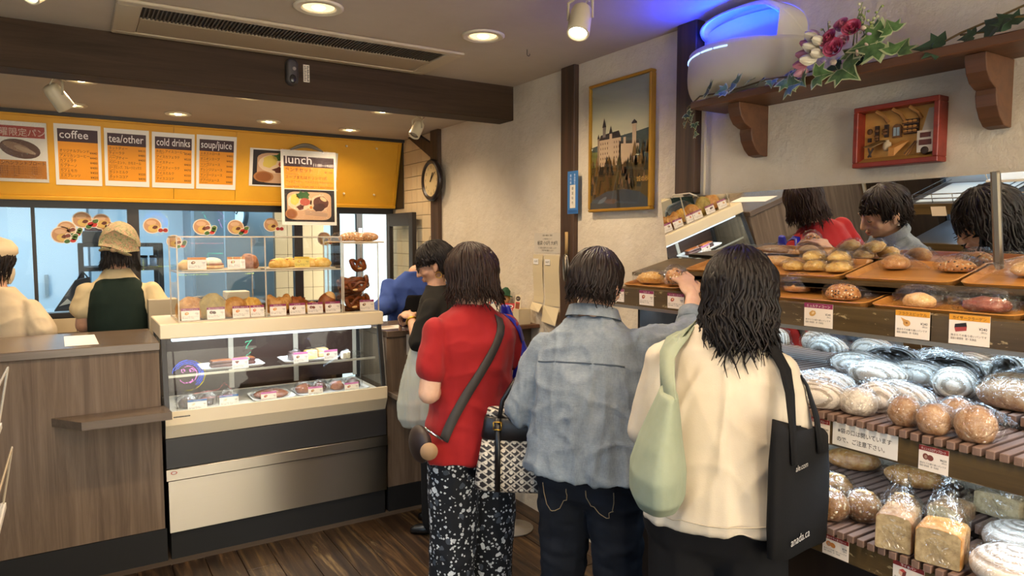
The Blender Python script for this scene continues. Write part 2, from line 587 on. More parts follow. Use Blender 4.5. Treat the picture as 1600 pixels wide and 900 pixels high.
# diagonal brace at the head of the clock post
struct(MB().add([(WX - 0.03, 4.64, 2.19), (WX - 0.03, 4.64, 2.29), (WX - 0.03, 4.86, CB), (WX - 0.03, 5.04, CB), (WX + 0.0, 4.64, 2.19), (WX + 0.0, 4.64, 2.29), (WX + 0.0, 4.86, CB), (WX + 0.0, 5.04, CB)],
    [(0, 1, 2, 3), (7, 6, 5, 4), (0, 4, 5, 1), (1, 5, 6, 2), (2, 6, 7, 3), (3, 7, 4, 0)]), 'trim_4', M['post'])
struct(MB().box((WX - 0.012, 2.052, 1.74), (WX + 0.01, 2.069, CF - 0.35)), 'trim_5', M['warmwhite'])
# ceiling beam
struct(MB().box((-0.9, 3.555, 2.302), (WX, 3.715, 2.52), ch=0.003), 'trim_6', M['beam'])
# kitchen partition: frame, panes, sill
KY = 5.42
struct(MB().box((-1.9, KY, 0), (1.74, KY + 0.08, 1.09)).box((-1.9, KY, 1.84), (2.4, KY + 0.08, CB + 0.05)), 'wall_back', M['dark_frame'])
kf = MB()
for x0, x1 in ((-0.225, -0.205), (0.318, 0.388), (1.44, 1.505), (1.742, 1.80)):
 kf.box((x0, KY + 0.01, 1.09 if x0 < 1.7 else 0), (x1, KY + 0.07, 1.84))
kf.box((-1.9, KY + 0.005, 1.80), (2.25, KY + 0.075, 1.845)).box((-1.9, KY - 0.02, 1.085), (1.742, KY + 0.075, 1.115))
struct(kf, 'trim_7', M['dark_frame'])
for i, (x0, x1) in enumerate(((-1.9, -0.225), (-0.205, 0.318), (0.388, 1.44), (1.505, 1.742))):
 struct(MB().box((x0, KY + 0.036, 1.115), (x1, KY + 0.044, 1.80)), 'window_%d' % (i + 2), M['kglass'])
# beige tiled band under the kitchen windows
wb = struct(MB().box((-1.8, KY - 0.012, 0.0), (1.74, KY - 0.006, 1.07)), 'wall_back_tiled', M['grout'])
tm = MB().m(M['tile']).box((0, -0.006, 0), (0.147, 0.0, 0.097), ch=0.0018).mesh('tile')
for ix in range(11):
 for iz in range(4):
  o = bpy.data.objects.new('tile', tm)
  COL.objects.link(o)
  o.parent = wb
  o.location = (-0.75 + ix * 0.15, KY - 0.012, 0.68 + iz * 0.1)
# kitchen shell
struct(MB().box((-2.4, 5.5, -0.1), (3.6, 8.6, 0.0)), 'floor_kitchen', plain('#8f9aa0', 0.5))
struct(MB().box((-2.4, 5.5, 2.45), (3.6, 8.6, 2.55)), 'ceiling_kitchen', plain('#dfe8ec', 0.8))
struct(MB().box((-2.4, 8.2, 0), (3.6, 8.3, 2.5)), 'wall_kitchen', M['kwall'])
struct(MB().box((-2.5, 5.5, 0), (-2.4, 8.3, 2.5)).box((3.5, 5.5, 0), (3.6, 8.3, 2.5)), 'wall_kitchen_sides', M['kwall'])
struct(MB().box((-1.9, 3.70, -0.1), (2.4, 5.5, 0.0)), 'floor_counter', plain('#4d4238', 0.6))
# ================================================================== yellow menu board
SA = math.atan2(0.16, 0.535)
SU, SV = Vector((1, 0, 0)), Vector((0, -math.sin(SA), math.cos(SA)))
SN = SU.cross(SV)
def sgn(x, z, lift=0.0):
 """a point on the slanted menu board"""
 t = (z - 1.846) / (2.376 - 1.846)
 return Vector((x, 5.36 + (5.20 - 5.36) * t, z)) + SN * lift
sg = thing('menu_board', 'long yellow slanted board over the kitchen window carrying the menu sheets', 'sign', (0.5, 5.3, 1.846))
T = Matrix.Translation(sgn(0, 1.846)) @ Matrix((SU, SV, SN)).transposed().to_4x4()
SH = (2.376 - 1.846) / math.cos(SA)
m1 = MB()
px = -1.75
for x1 in (-0.62, 0.60, 1.0, 2.241):
 m1.box((px + 0.0015, 0.03, -0.02), (x1 - 0.0015, SH - 0.03, 0.0), T)
 px = x1
m1.build('panel', sg, mat=M['yellow'])
MB().box((-1.75, 0.0, -0.02), (2.241, 0.028, 0.012), T, ch=0.004).box((-1.75, SH - 0.028, -0.02), (2.241, SH, 0.012), T, ch=0.004).box((2.215, 0.028, -0.02), (2.241, SH - 0.028, 0.008), T, ch=0.003).build('edge_trim', sg, mat=M['yellow'])
for x, z in ((1.792, 2.307), (2.034, 2.304), (1.801, 1.954), (2.048, 1.952)):
 mt = rot_to(SN).to_4x4()
 MB().lathe([(0.008, 0), (0.008, 0.012), (0.005, 0.014)], 10, Matrix.Translation(sgn(x, z, 0.001)) @ mt).build('holder_peg', sg, mat=M['warmwhite'])
struct(MB().box((-1.8, 5.17, CB - 0.022), (2.25, 5.42, CB + 0.002)).box((2.243, 5.19, 1.84), (2.25, 5.42, CB)), 'trim_8', M['dark_frame'])
ORANGE, DKP = '#e59518', '#3a1f2b'
def menu(x0, x1, zt, zb, title, items, name, label, tw=None, first_gap=0.0):
 w = x1 - x0
 h = (zt - zb) / math.cos(SA)
 s = Sheet(sgn(x0, zb, 0.004), SU, SV, w, h, M['white'])
 b = 0.018
 s.rect(b, 0.035, w - b, h - 0.03, ORANGE, 1)
 s.rect(b, h - 0.11, w - b, h - 0.03, DKP, 2)
 s.text(title, b + 0.008, h - 0.088, 0.082 if not tw else 0.072, '#efeaea', 3, 0.012, width=tw, res=2)
 n = len(items)
 top = h - 0.135 - first_gap
 step = (top - 0.055) / max(n - 1, 1)
 for i, it in enumerate(items):
  y = top - i * step
  s.text(it[0], b + 0.006, y, 0.0225, '#46250c', 3, 0.012, width=min(len(it[0]) * 0.0178, 0.185))
  if it[2]:
   s.text(it[2], b + 0.006, y - 0.012, 0.011, '#8a5410', 3)
  if it[1]:
   s.text(it[1], w - b - 0.005, y - 0.008, 0.020, '#46250c', 3, 0.012, align='RIGHT')
 return s.build(name, None, label, 'menu', 'menu sheets on the yellow board')
menu(-0.078, 0.175, 2.317, 1.945, 'coffee', [('オリジナルブレンド', '¥440', 'Original blend'), ('アメリカンコーヒー', '¥440', 'American coffee'), ('カフェラテ', '¥480', 'Caffe latte'), ('カプチーノ', '¥480', 'Cappuccino'), ('カフェモカ', '¥450', 'Caffe mocha'), ('エスプレッソ', '¥420', 'Espresso')], 'menu_sheet', 'menu sheet headed coffee on the yellow board', 0.155, 0.04)
menu(0.192, 0.45, 2.311, 1.949, 'tea/other', [('ホットティー', '¥410', 'Black tea'), ('ティーラテ', '¥480', 'Tea latte'), ('ハーブティー', '¥400', 'Herb tea'), ('ペパーミント、カモミール', '', 'Peppermint'), ('ローズヒップ、フルーツミックス', '', 'Rosehip'), ('ホットミルク', '¥320', 'Milk'), ('ホットココア', '¥430', 'Cocoa')], 'menu_sheet', 'menu sheet headed tea/other on the yellow board', 0.2)
menu(0.467, 0.728, 2.309, 1.949, 'cold drinks', [('水出しアイスコーヒー', '¥540', 'Iced coffee'), ('アイスカフェラテ', '¥520', 'Iced latte'), ('アイスティー', '¥400', 'Iced tea'), ('アイスティーラテ', '¥470', 'Iced tea latte'), ('アイスミルク', '¥320', 'Iced milk'), ('アイスココア', '¥430', 'Iced cocoa')], 'menu_sheet', 'menu sheet headed cold drinks on the yellow board', 0.205, 0.0)
menu(0.741, 1.0, 2.312, 1.951, 'soup/juice', [('ミネストローネ', '¥480', 'Minestrone'), ('オニオンスープ', '¥450', 'Onion soup'), ('リンゴジュース', '¥440', 'Apple juice'), ('オレンジジュース', '¥440', 'Orange juice'), ('マンゴージュース', '¥440', 'Mango juice'), ('グアバジュース', '¥440', 'Guava juice')], 'menu_sheet', 'menu sheet headed soup/juice on the yellow board', 0.2)
# Sunday bread poster at the left end
s = Sheet(sgn(-0.42, 1.955, 0.004), SU, SV, 0.305, 0.372, M['white'])
s.rect(0.01, 0.02, 0.295, 0.135, '#c07a1e', 1).rect(0.01, 0.275, 0.295, 0.345, '#a3352a', 1)
s.text('日曜限定パン', 0.016, 0.288, 0.052, '#d9b7a6', 3, 0.01, width=0.272)
s.ell(0.165, 0.205, 0.105, 0.058, '#5a3a2e', 2, 20, -0.2).ell(0.15, 0.215, 0.075, 0.024, '#8b6a52', 3, 16, -0.35).ell(0.19, 0.2, 0.06, 0.014, '#a58970', 4, 14, -0.4)
s.text('ミュンヘンランドブロート', 0.016, 0.108, 0.028, '#4a200c', 3, 0.012, width=0.27)
for k in range(5):
 s.text('ライ麦粉を使った香り高いドイツの田舎風パン', 0.03, 0.09 - k * 0.014, 0.0125, '#5b2c0f', 3, 0.0, width=0.24 if k < 4 else 0.12)
po = s.build('bread_poster', None, 'poster with a dark loaf and red heading at the far end of the yellow board', 'poster')
MB().box((-0.005, -0.005, 0.003), (0.31, 0.377, 0.0042), Matrix.Translation(sgn(-0.42, 1.955, 0.004)) @ Matrix((SU, SV, SN)).transposed().to_4x4()).build('plastic_sleeve', po, mat=M['sleeve'])
def tray_meal(s, x, y, w, h, lv=2):
 """printed photo of a lunch tray"""
 s.rect(x, y, x + w, y + h, '#201a1c', lv)
 r = 0.16
 pts = []
 for cx, cy, a0 in ((0.93 - r, 0.93 - r, 0), (0.05 + r, 0.93 - r, 90), (0.05 + r, 0.06 + r, 180), (0.93 - r, 0.06 + r, 270)):
  for k in range(5):
   a = R(a0 + k * 22.5)
   pts.append((x + w * (cx + r * math.cos(a)), y + h * (cy + r * math.sin(a))))
 s.poly(pts, '#c79f7c', lv + 1)
 s.ell(x + w * 0.3, y + h * 0.62, w * 0.24, h * 0.28, '#ddc3a2', lv + 2).ell(x + w * 0.69, y + h * 0.58, w * 0.19, h * 0.27, '#d9b899', lv + 2)
 s.ell(x + w * 0.37, y + h * 0.82, w * 0.13, h * 0.13, '#2c5a22', lv + 3, 22, 0, 0.5, 3).ell(x + w * 0.2, y + h * 0.68, w * 0.09, h * 0.16, '#d9c05b', lv + 3, 14, 0.3, 0.3, 5)
 s.ell(x + w * 0.4, y + h * 0.62, w * 0.1, h * 0.12, '#b0523f', lv + 4, 16, 0, 0.1, 2).ell(x + w * 0.31, y + h * 0.45, w * 0.07, h * 0.09, '#5a2c1c', lv + 4, 12, 0, 0.6, 8)
 s.ell(x + w * 0.13, y + h * 0.24, w * 0.12, h * 0.16, '#a8703f', lv + 3).ell(x + w * 0.13, y + h * 0.24, w * 0.095, h * 0.13, '#8f5528', lv + 4)
 s.ell(x + w * 0.52, y + h * 0.45, w * 0.05, h * 0.08, '#e3d0a3', lv + 3).ell(x + w * 0.52, y + h * 0.45, w * 0.03, h * 0.05, '#c77a32', lv + 4)
 s.ell(x + w * 0.72, y + h * 0.6, w * 0.15, h * 0.22, '#5b3122', lv + 3, 18, 0.5, 0.2, 4).ell(x + w * 0.77, y + h * 0.72, w * 0.075, h * 0.06, '#d7b489', lv + 4, 12, -0.5)
 s.ell(x + w * 0.68, y + h * 0.46, w * 0.12, h * 0.13, '#43231a', lv + 4, 14, 0.2, 0.3, 6)
 for k in range(3):
  s.poly([(x + w * 0.4, y + h * (0.33 - k * 0.05)), (x + w * 0.85, y + h * (0.25 - k * 0.04)), (x + w * 0.85, y + h * (0.265 - k * 0.04)), (x + w * 0.4, y + h * (0.345 - k * 0.05))], '#8b7f78', lv + 3)
s = Sheet(sgn(1.092, 1.985, 0.004), SU, SV, 0.64, 0.275, M['white'])
tray_meal(s, 0.022, 0.01, 0.596, 0.255)
s.build('lunch_photo', None, 'wide photo of a lunch tray on the yellow board, half hidden by the lunch poster', 'photo')
LY = 5.185
s = Sheet((1.29, LY, 1.70), (1, 0, 0), (0, 0, 1), 0.405, 0.545, M['white'])
s.rect(0.02, 0.265, 0.39, 0.5, ORANGE, 1).rect(0.02, 0.425, 0.39, 0.5, DKP, 2)
s.text('lunch', 0.028, 0.447, 0.09, '#efe7e7', 3, 0.012, width=0.19, res=2).text('11:00~14:00', 0.23, 0.433, 0.03, '#efe7e7', 3, 0.012, width=0.15)
s.text('ランチセット', 0.027, 0.39, 0.034, '#46250c', 3, 0.012).text('¥1,100', 0.38, 0.385, 0.022, '#46250c', 3, 0.01, align='RIGHT').text('Mittagmenu', 0.027, 0.366, 0.02, '#a5701c', 3)
s.text('スープまたはドリンク1点', 0.027, 0.338, 0.027, '#46250c', 3, 0.006).text('(アイスコーヒー、アイスカフェラテは+¥110)', 0.027, 0.308, 0.022, '#46250c', 3, width=0.35)
s.text('1soup/drink + 2 side dish + 3 sliced bread', 0.027, 0.276, 0.018, '#46250c', 3, 0.006, width=0.35)
tray_meal(s, 0.02, 0.025, 0.37, 0.235)
lp = s.build('lunch_poster', None, 'lunch poster in a shiny sleeve hanging in front of the yellow board', 'poster')
g = MB()
N = 14
for i in range(N + 1):
 for j in range(N + 1):
  x, z = 1.282 + 0.421 * i / N, 1.692 + 0.561 * j / N
  g.v.append((x, LY - 0.007 - 0.002 * noise.noise(Vector((x * 25, z * 9, 3))), z))
for i in range(N):
 for j in range(N):
  a = i * (N + 1) + j
  g.f.append((a, a + N + 1, a + N + 2, a + 1))
  g.mi.append(0)
g.build('plastic_sleeve', lp, True, mat=M['sleeve'])
hk = MB()
hk.tube([(1.36 + 0.24 * i / 12, LY + 0.004, 2.245 + 0.05 * math.sin(PI * i / 12)) for i in range(13)] + [(1.6 - 0.24 * i / 12, LY + 0.004, 2.245 + 0.028 * math.sin(PI * i / 12)) for i in range(13)], 0.006, 6)
hk.tube([(1.36 + 0.24 * i / 12, LY + 0.006, 2.243 + 0.04 * math.sin(PI * i / 12)) for i in range(13)], [0.004 + 0.016 * math.sin(PI * i / 12) for i in range(13)], 8, flat=0.4)
hk.build('hanger_clip', lp, True, mat=plain('#8d8678', 0.3, 0.6))
# ================================================================== downlights, spots, air conditioner, sensor
dl_glow = emit((1.0, 0.86, 0.55), 9.0, 'downlight_glow')
dl_refl = (lambda n: (n.set(Base_Color=lin('#e6c77e'), Roughness=0.25, Metallic=0.6), n.m)[-1])(NT('downlight_reflector'))
def downlight(x, y, z, r, label, group, bright=9):
 t = thing('ceiling_downlight', label, 'ceiling light', (x, y, z), 0, group)
 MB().lathe([(r * 1.55, -0.001), (r * 1.55, -0.006), (r * 1.35, -0.012), (r * 1.3, -0.006), (r * 1.12, -0.010), (r * 1.02, -0.004), (r, 0.0), (r * 0.99, 0.0005)], 28).build('trim_ring', t, True, world=False, mat=M['warmwhite'])
 MB().lathe([(r * 0.98, -0.0035), (r * 0.9, -0.0005), (r * 0.4, -0.0003), (r * 0.38, -0.0002)], 24).build('reflector', t, True, world=False, mat=emit((1.0, 0.76, 0.36), 1.1, 'reflector_glow'))
 MB().lathe([(0.001, -0.012), (r * 0.3, -0.011), (r * 0.42, -0.006), (r * 0.42, -0.002)], 16).build('bulb', t, True, world=False, mat=dl_glow)
 return t
for i, (x, y) in enumerate(FRONT_DL):
 lab = ('recessed downlight beside the far long edge of the air conditioner panel', 'recessed downlight nearest the castle picture side of the ceiling')[i] if i < 2 else 'recessed downlight in the ceiling over the camera side of the shop'
 downlight(x, y, CF, 0.062, lab, 'front ceiling downlights' if i < 2 else 'ceiling downlights over the camera side')
bl = ['back ceiling downlight tight under the beam above the coffee menu', 'back ceiling downlight in front of the yellow board above the coffee menu', 'back ceiling downlight in front of the board above the cold drinks menu',
      'back ceiling downlight tight under the beam near its sensor', 'back ceiling downlight in front of the board above the lunch photo', 'back ceiling downlight closest to the tiled wall', 'back ceiling downlight half behind the beam near the spotlight']
for (x, y), l in zip(BACK_DL, bl):
 downlight(x, y, CB, 0.05, l, 'back ceiling downlights')
def spotlight(loc, aim, label, ceil, on=True, size=1.0):
 t = thing('track_spotlight', label, 'spotlight', loc)
 d = Vector(aim).normalized()
 Q = rot_to(d).to_4x4()
 k = size
 MB().lathe([(0.001, -0.055 * k), (0.026 * k, -0.054 * k), (0.034 * k, -0.045 * k), (0.038 * k, -0.03 * k), (0.041 * k, 0.062 * k), (0.040 * k, 0.066 * k), (0.034 * k, 0.066 * k), (0.033 * k, 0.05 * k), (0.001, 0.049 * k)], 24, Q).build('lamp_head', t, True, world=False, mat=plain('#cbbd9c', 0.4))
 MB().lathe([(0.001, 0.0495 * k), (0.031 * k, 0.052 * k), (0.031 * k, 0.056 * k), (0.001, 0.0565 * k)], 20, Q).build('lens', t, True, world=False, mat=emit((1, 0.93, 0.8), 12, 'spot_glow') if on else plain('#9a8f7c', 0.2))
 a = MB()
 side = d.cross(Vector((0, 0, 1))).normalized() * 0.045 * k
 top = ceil - loc[2]
 a.tube([side, side + Vector((0, 0, 0.06 * k)), Vector((0, 0, 0.085 * k)), Vector((0, 0, top - 0.002))], 0.006 * k, 6)
 a.tube([-side, -side + Vector((0, 0, 0.06 * k)), Vector((0, 0, 0.085 * k))], 0.005 * k, 6)
 a.lathe([(0.03 * k, top - 0.018), (0.03 * k, top - 0.001)], 16)
 a.build('bracket', t, False, world=False, mat=plain('#b9ab8d', 0.4))
 MB().tube([d * -0.05 * k, d * -0.07 * k + Vector((0.03, 0, 0.03)) * k, Vector((0.04 * k, 0, 0.07 * k)), Vector((0.02 * k, 0, top - 0.01))], 0.003, 6).build('cable', t, True, world=False, mat=M['warmwhite'])
 if on:
  lamp('spot_lamp', 'SPOT', Vector(loc) + d * 0.075 * k, 22, (1, 0.8, 0.55), rot_to(-d).to_euler(), spot_size=R(70), spot_blend=0.8, shadow_soft_size=0.03)
 return t
spotlight((1.56, 2.02, 2.38), (-0.35, -0.25, -0.85), 'cream track spotlight hanging from the ceiling beside the blue-lit wall lamp', CF)
spotlight((-0.055, 2.83, 2.435), (-0.6, -0.5, -0.6), 'lit track spotlight at the ceiling corner above the long beam', CF)
spotlight((-0.04, 3.95, 2.27), (0.55, 0.35, -0.75), 'grey track spotlight under the beam above the coffee menu', CB, on=False)
spotlight((1.79, 3.92, 2.265), (-0.5, -0.2, -0.8), 'small track spotlight under the beam beside the diagonal brace', CB, on=False, size=0.85)
ac = thing('ceiling_air_conditioner', 'long recessed air conditioner panel with a dark louvre in the ceiling', 'air conditioner', (0.85, 3.25, CF))
MB().box((0.17, 3.03, CF - 0.014), (1.64, 3.075, CF - 0.001), ch=0.004).box((0.17, 3.47, CF - 0.014), (1.64, 3.515, CF - 0.001), ch=0.004).box((0.17, 3.075, CF - 0.014), (0.26, 3.47, CF - 0.001), ch=0.004).box((1.56, 3.075, CF - 0.014), (1.64, 3.47, CF - 0.001), ch=0.004).build('frame', ac, mat=plain('#bfae90', 0.5))
MB().box((0.262, 3.25, CF - 0.011), (1.558, 3.468, CF - 0.002), ch=0.003).build('flap', ac, mat=plain('#a9987d', 0.5))
MB().box((0.262, 3.078, CF - 0.003), (1.558, 3.248, CF - 0.001)).build('louvre_recess', ac, mat=plain('#2d2620', 0.8))
lou = MB().box((0, 0, 0), (0.006, 0.165, 0.007)).mesh('louvre_fin')
lou.materials.append(plain('#51463a', 0.6))
for k in range(86):
 o = link('louvre_fin', lou, ac)
 o.location = (0.27 + k * 0.015 - 0.85, 3.08 - 3.25, -0.0105)
vent = thing('ceiling_grille', 'perforated vent grille in the low ceiling behind the beam', 'vent', (-0.16, 3.86, CB))
gm = MB()
for k in range(24):
 gm.box((-0.42 + k * 0.018, 3.82, CB - 0.008), (-0.412 + k * 0.018, 3.93, CB - 0.002))
for k in range(5):
 gm.box((-0.42, 3.825 + k * 0.024, CB - 0.009), (0.012, 3.831 + k * 0.024, CB - 0.001))
gm.build('grille', vent, mat=plain('#a99a80', 0.5))
MB().box((-0.43, 3.81, CB - 0.003), (0.02, 3.94, CB)).build('backing', vent, mat=plain('#4a4034', 0.8))
se = thing('motion_sensor', 'oval grey motion sensor on the face of the long beam', 'sensor', (0.945, 3.553, 2.42))
MB().loft([[(0.945 + 0.03 * k * math.cos(a), 3.555 - y, 2.42 + 0.03 * k * math.sin(a) + (0.035 if math.sin(a) > 0 else -0.035)) for a in [2 * PI * (i + 0.5) / 24 for i in range(24)]] for k, y in ((1, 0), (1, 0.022), (0.85, 0.03), (0.5, 0.032))]).build('housing', se, True, mat=plain('#3d3732', 0.45))
MB().ell((0.952, 3.522, 2.435), (0.009, 0.005, 0.009)).build('lens', se, True, mat=plain('#a79f95', 0.3))
MB().ell((0.945, 3.523, 2.385), (0.017, 0.006, 0.022)).build('dome', se, True, mat=plain('#2a2623', 0.25))
s = Sheet((1.005, 3.552, 2.383), (1, 0, 0), (0, 0, 1), 0.03, 0.085, M['warmwhite'], 0.0015)
for k in range(9):
 s.rect(0.003, 0.006 + k * 0.0085, 0.0115 + 0.003 * (k % 2), 0.0105 + k * 0.0085, '#6b6257', 1).rect(0.017, 0.005 + k * 0.0085, 0.027 - 0.003 * (k % 3 == 1), 0.010 + k * 0.0085, '#4d453c', 1)
s.build('warning_sticker', None, 'small white sticker beside the motion sensor on the beam', 'sticker')
hk = MB().tube([(1.86, 2.82, 2.498), (1.86, 2.82, 2.478)] + [(1.86 + 0.008 - 0.008 * math.cos(a), 2.82, 2.476 - 0.008 * math.sin(a)) for a in [k * 0.45 for k in range(9)]], 0.0016, 6)
tag(hk.build('ceiling_hook', None, True, loc=(1.86, 2.82, 2.49), mat=plain('#3a332b', 0.5)), 'tiny dark hook screwed into the ceiling', 'hook')
struct(MB().box((0.30, 2.58, CF - 0.012), (0.47, 2.68, CF - 0.001), ch=0.003), 'trim_9', plain('#b7a78c', 0.6))
# ================================================================== wall things at the right
ck = thing('wall_clock', 'round dark-rimmed wall clock on the timber post', 'clock', (WX - 0.03, 4.575, 2.02))
Qc = Matrix.Translation((WX - 0.031, 4.575, 2.02)) @ rot_to((-1, 0, 0)).to_4x4()
MB().lathe([(0.001, 0.0), (0.14, 0.0), (0.15, 0.012), (0.148, 0.03), (0.137, 0.04), (0.121, 0.036), (0.117, 0.024), (0.001, 0.023)], 40, Qc).build('case', ck, True, mat=plain('#241a15', 0.35))
MB().lathe([(0.001, 0.0235), (0.117, 0.0245), (0.117, 0.0255), (0.001, 0.0256)], 40, Qc).build('dial', ck, mat=plain('#d9c391', 0.5))
s = Sheet((WX - 0.0575, 4.575, 2.02), (0, -1, 0), (0, 0, 1), 0, 0, None)
for k in range(12):
 a = PI / 2 - k * PI / 6
 s.text(str(k if k else 12), 0.093 * math.cos(a), 0.093 * math.sin(a) - 0.011, 0.03, '#5a4a33', 1, align='CENTER')
s.build('numerals', ck)
hd = MB()
for ang, L, w in ((R(90 - 32), 0.06, 0.007), (R(90 - 52), 0.085, 0.005)):
 d = Vector((0, -math.cos(ang), math.sin(ang)))
 c = Vector((WX - 0.061, 4.575, 2.02))
 hd.tube([c - d * 0.015, c + d * L], w * 0.5, 6)
hd.build('clock_hands', ck, mat=M['black'])
# castle photograph in a gilt frame
cp = thing('castle_picture', 'tall gilt-framed photo of a castle above autumn trees, hung between the posts', 'picture', (WX - 0.001, 2.575, 1.735))
y0, y1, z0, z1 = 2.349, 2.797, 1.733, 2.362
fr = MB()
for a, b in (((y0, z0), (y1, z0 + 0.014)), ((y0, z1 - 0.014), (y1, z1)), ((y0, z0 + 0.014), (y0 + 0.014, z1 - 0.014)), ((y1 - 0.014, z0 + 0.014), (y1, z1 - 0.014))):
 fr.box((WX - 0.035, a[0], a[1]), (WX - 0.001, b[0], b[1]), ch=0.003)
fr.build('frame', cp, mat=plain('#b98a2e', 0.35, 0.5))
W_, H_ = y1 - y0 - 0.024, z1 - z0 - 0.024
s = Sheet((WX - 0.02, y1 - 0.012, z0 + 0.012), (0, -1, 0), (0, 0, 1), W_, H_, M['white'])
gz = NT('printed_sky_gradient')
tc = gz.n('ShaderNodeTexCoord')
sx = gz.n('ShaderNodeSeparateXYZ')
gz.l(tc.outputs['Generated'], sx.inputs[0])
nz = gz.noise(gz.coord((1, 1.5, 6), 'Generated', (0.5, 0, 0)), 2.2, 6)
gz.set(Base_Color=gz.mix(gz.math('MULTIPLY', nz, 0.8), gz.ramp(sx.outputs['Z'], [(0.5, '#f0dcae'), (0.72, '#cfc3a4'), (1.0, '#80868c')]), '#a9a698'), Roughness=0.5)
s.rect(0, H_ * 0.48, W_, H_, gz.m, 1)
s.poly([(0, H_ * 0.3), (W_, H_ * 0.3), (W_, H_ * 0.60), (W_ * 0.8, H_ * 0.585), (W_ * 0.5, H_ * 0.57), (W_ * 0.2, H_ * 0.53), (0, H_ * 0.51)], '#3f4a4c', 2)
s.poly([(0, H_ * 0.3), (W_ * 0.3, H_ * 0.3), (W_ * 0.3, H_ * 0.46), (0, H_ * 0.475)], '#6d6b3a', 3)
st, rf, sh = '#caa98c', '#2e2226', '#9b7d68'
CS = lambda pts, c, l: s.poly([(W_ * a, H_ * b) for a, b in pts], c, l)
CS([(0.14, 0.33), (0.52, 0.33), (0.52, 0.56), (0.14, 0.56)], st, 4)
CS([(0.14, 0.56), (0.52, 0.56), (0.485, 0.615), (0.17, 0.60)], rf, 5)
CS([(0.11, 0.36), (0.145, 0.36), (0.145, 0.575), (0.11, 0.575)], sh, 5)
CS([(0.105, 0.575), (0.15, 0.575), (0.128, 0.615)], rf, 6)
CS([(0.205, 0.58), (0.255, 0.58), (0.255, 0.66), (0.205, 0.66)], '#80716c', 6)
CS([(0.195, 0.66), (0.265, 0.66), (0.23, 0.735)], rf, 7)
CS([(0.325, 0.34), (0.37, 0.34), (0.37, 0.60), (0.325, 0.60)], st, 6)
CS([(0.315, 0.60), (0.38, 0.60), (0.348, 0.665)], rf, 7)
CS([(0.49, 0.33), (0.82, 0.33), (0.82, 0.49), (0.49, 0.51)], st, 4)
CS([(0.49, 0.51), (0.82, 0.49), (0.81, 0.515), (0.5, 0.53)], rf, 5)
CS([(0.565, 0.49), (0.605, 0.49), (0.605, 0.555), (0.565, 0.555)], st, 6)
CS([(0.558, 0.555), (0.612, 0.555), (0.585, 0.58)], '#3b4450', 7)
CS([(0.71, 0.46), (0.775, 0.46), (0.775, 0.645), (0.71, 0.645)], st, 6)
CS([(0.70, 0.645), (0.785, 0.645), (0.785, 0.655), (0.743, 0.678), (0.70, 0.655)], rf, 7)
for i in range(9):
 for j in range(5):
  x, z = 0.165 + i * 0.04, 0.36 + j * 0.04
  if abs(x - 0.345) > 0.03:
   CS([(x, z), (x + 0.012, z), (x + 0.012, z + 0.018), (x, z + 0.018)], '#6a4f44', 6)
r = random.Random(5)
for i in range(110):
 x, z = r.random(), r.uniform(0.12, 0.40)
 k = r.uniform(0.02, 0.05)
 c = r.choice(['#2b2013', '#4d3417', '#6b4a1d', '#3a3214', '#7f5a3c', '#1f1a10'])
 if x > 0.75:
  z += 0.08
 CS([(x - k * 0.8, z - k * 1.3), (x + k * 0.8, z - k * 1.3), (x + k * 0.45, z), (x, z + k * 1.2), (x - k * 0.45, z)], c, 8 + (i % 12))
s.rect(0, 0, W_, H_ * 0.345, '#4f3c18', 7)
CS([(0, 0.0), (1, 0.0), (1, 0.06), (0.86, 0.12), (0.6, 0.15), (0.3, 0.14), (0.1, 0.1), (0, 0.05)], '#333c48', 21)
CS([(0.48, 0.0), (0.54, 0.0), (0.51, 0.15), (0.47, 0.148)], '#161a20', 22)
s.ell(W_ * 0.37, H_ * 0.06, W_ * 0.11, H_ * 0.02, '#59413a', 22, 12, 0, 0.4).ell(W_ * 0.22, H_ * 0.07, W_ * 0.08, H_ * 0.018, '#5e6874', 22, 12, 0.4, 0.4)
s.text('城の秋', W_ * 0.90, H_ * 0.2, 0.028, '#d19a3f', 22, 0.01, align='CENTER')
s.build('photo_print', cp)
MB().box((WX - 0.0295, y0 + 0.012, z0 + 0.012), (WX - 0.0285, y1 - 0.012, z1 - 0.012)).build('glass', cp, mat=M['glass'])
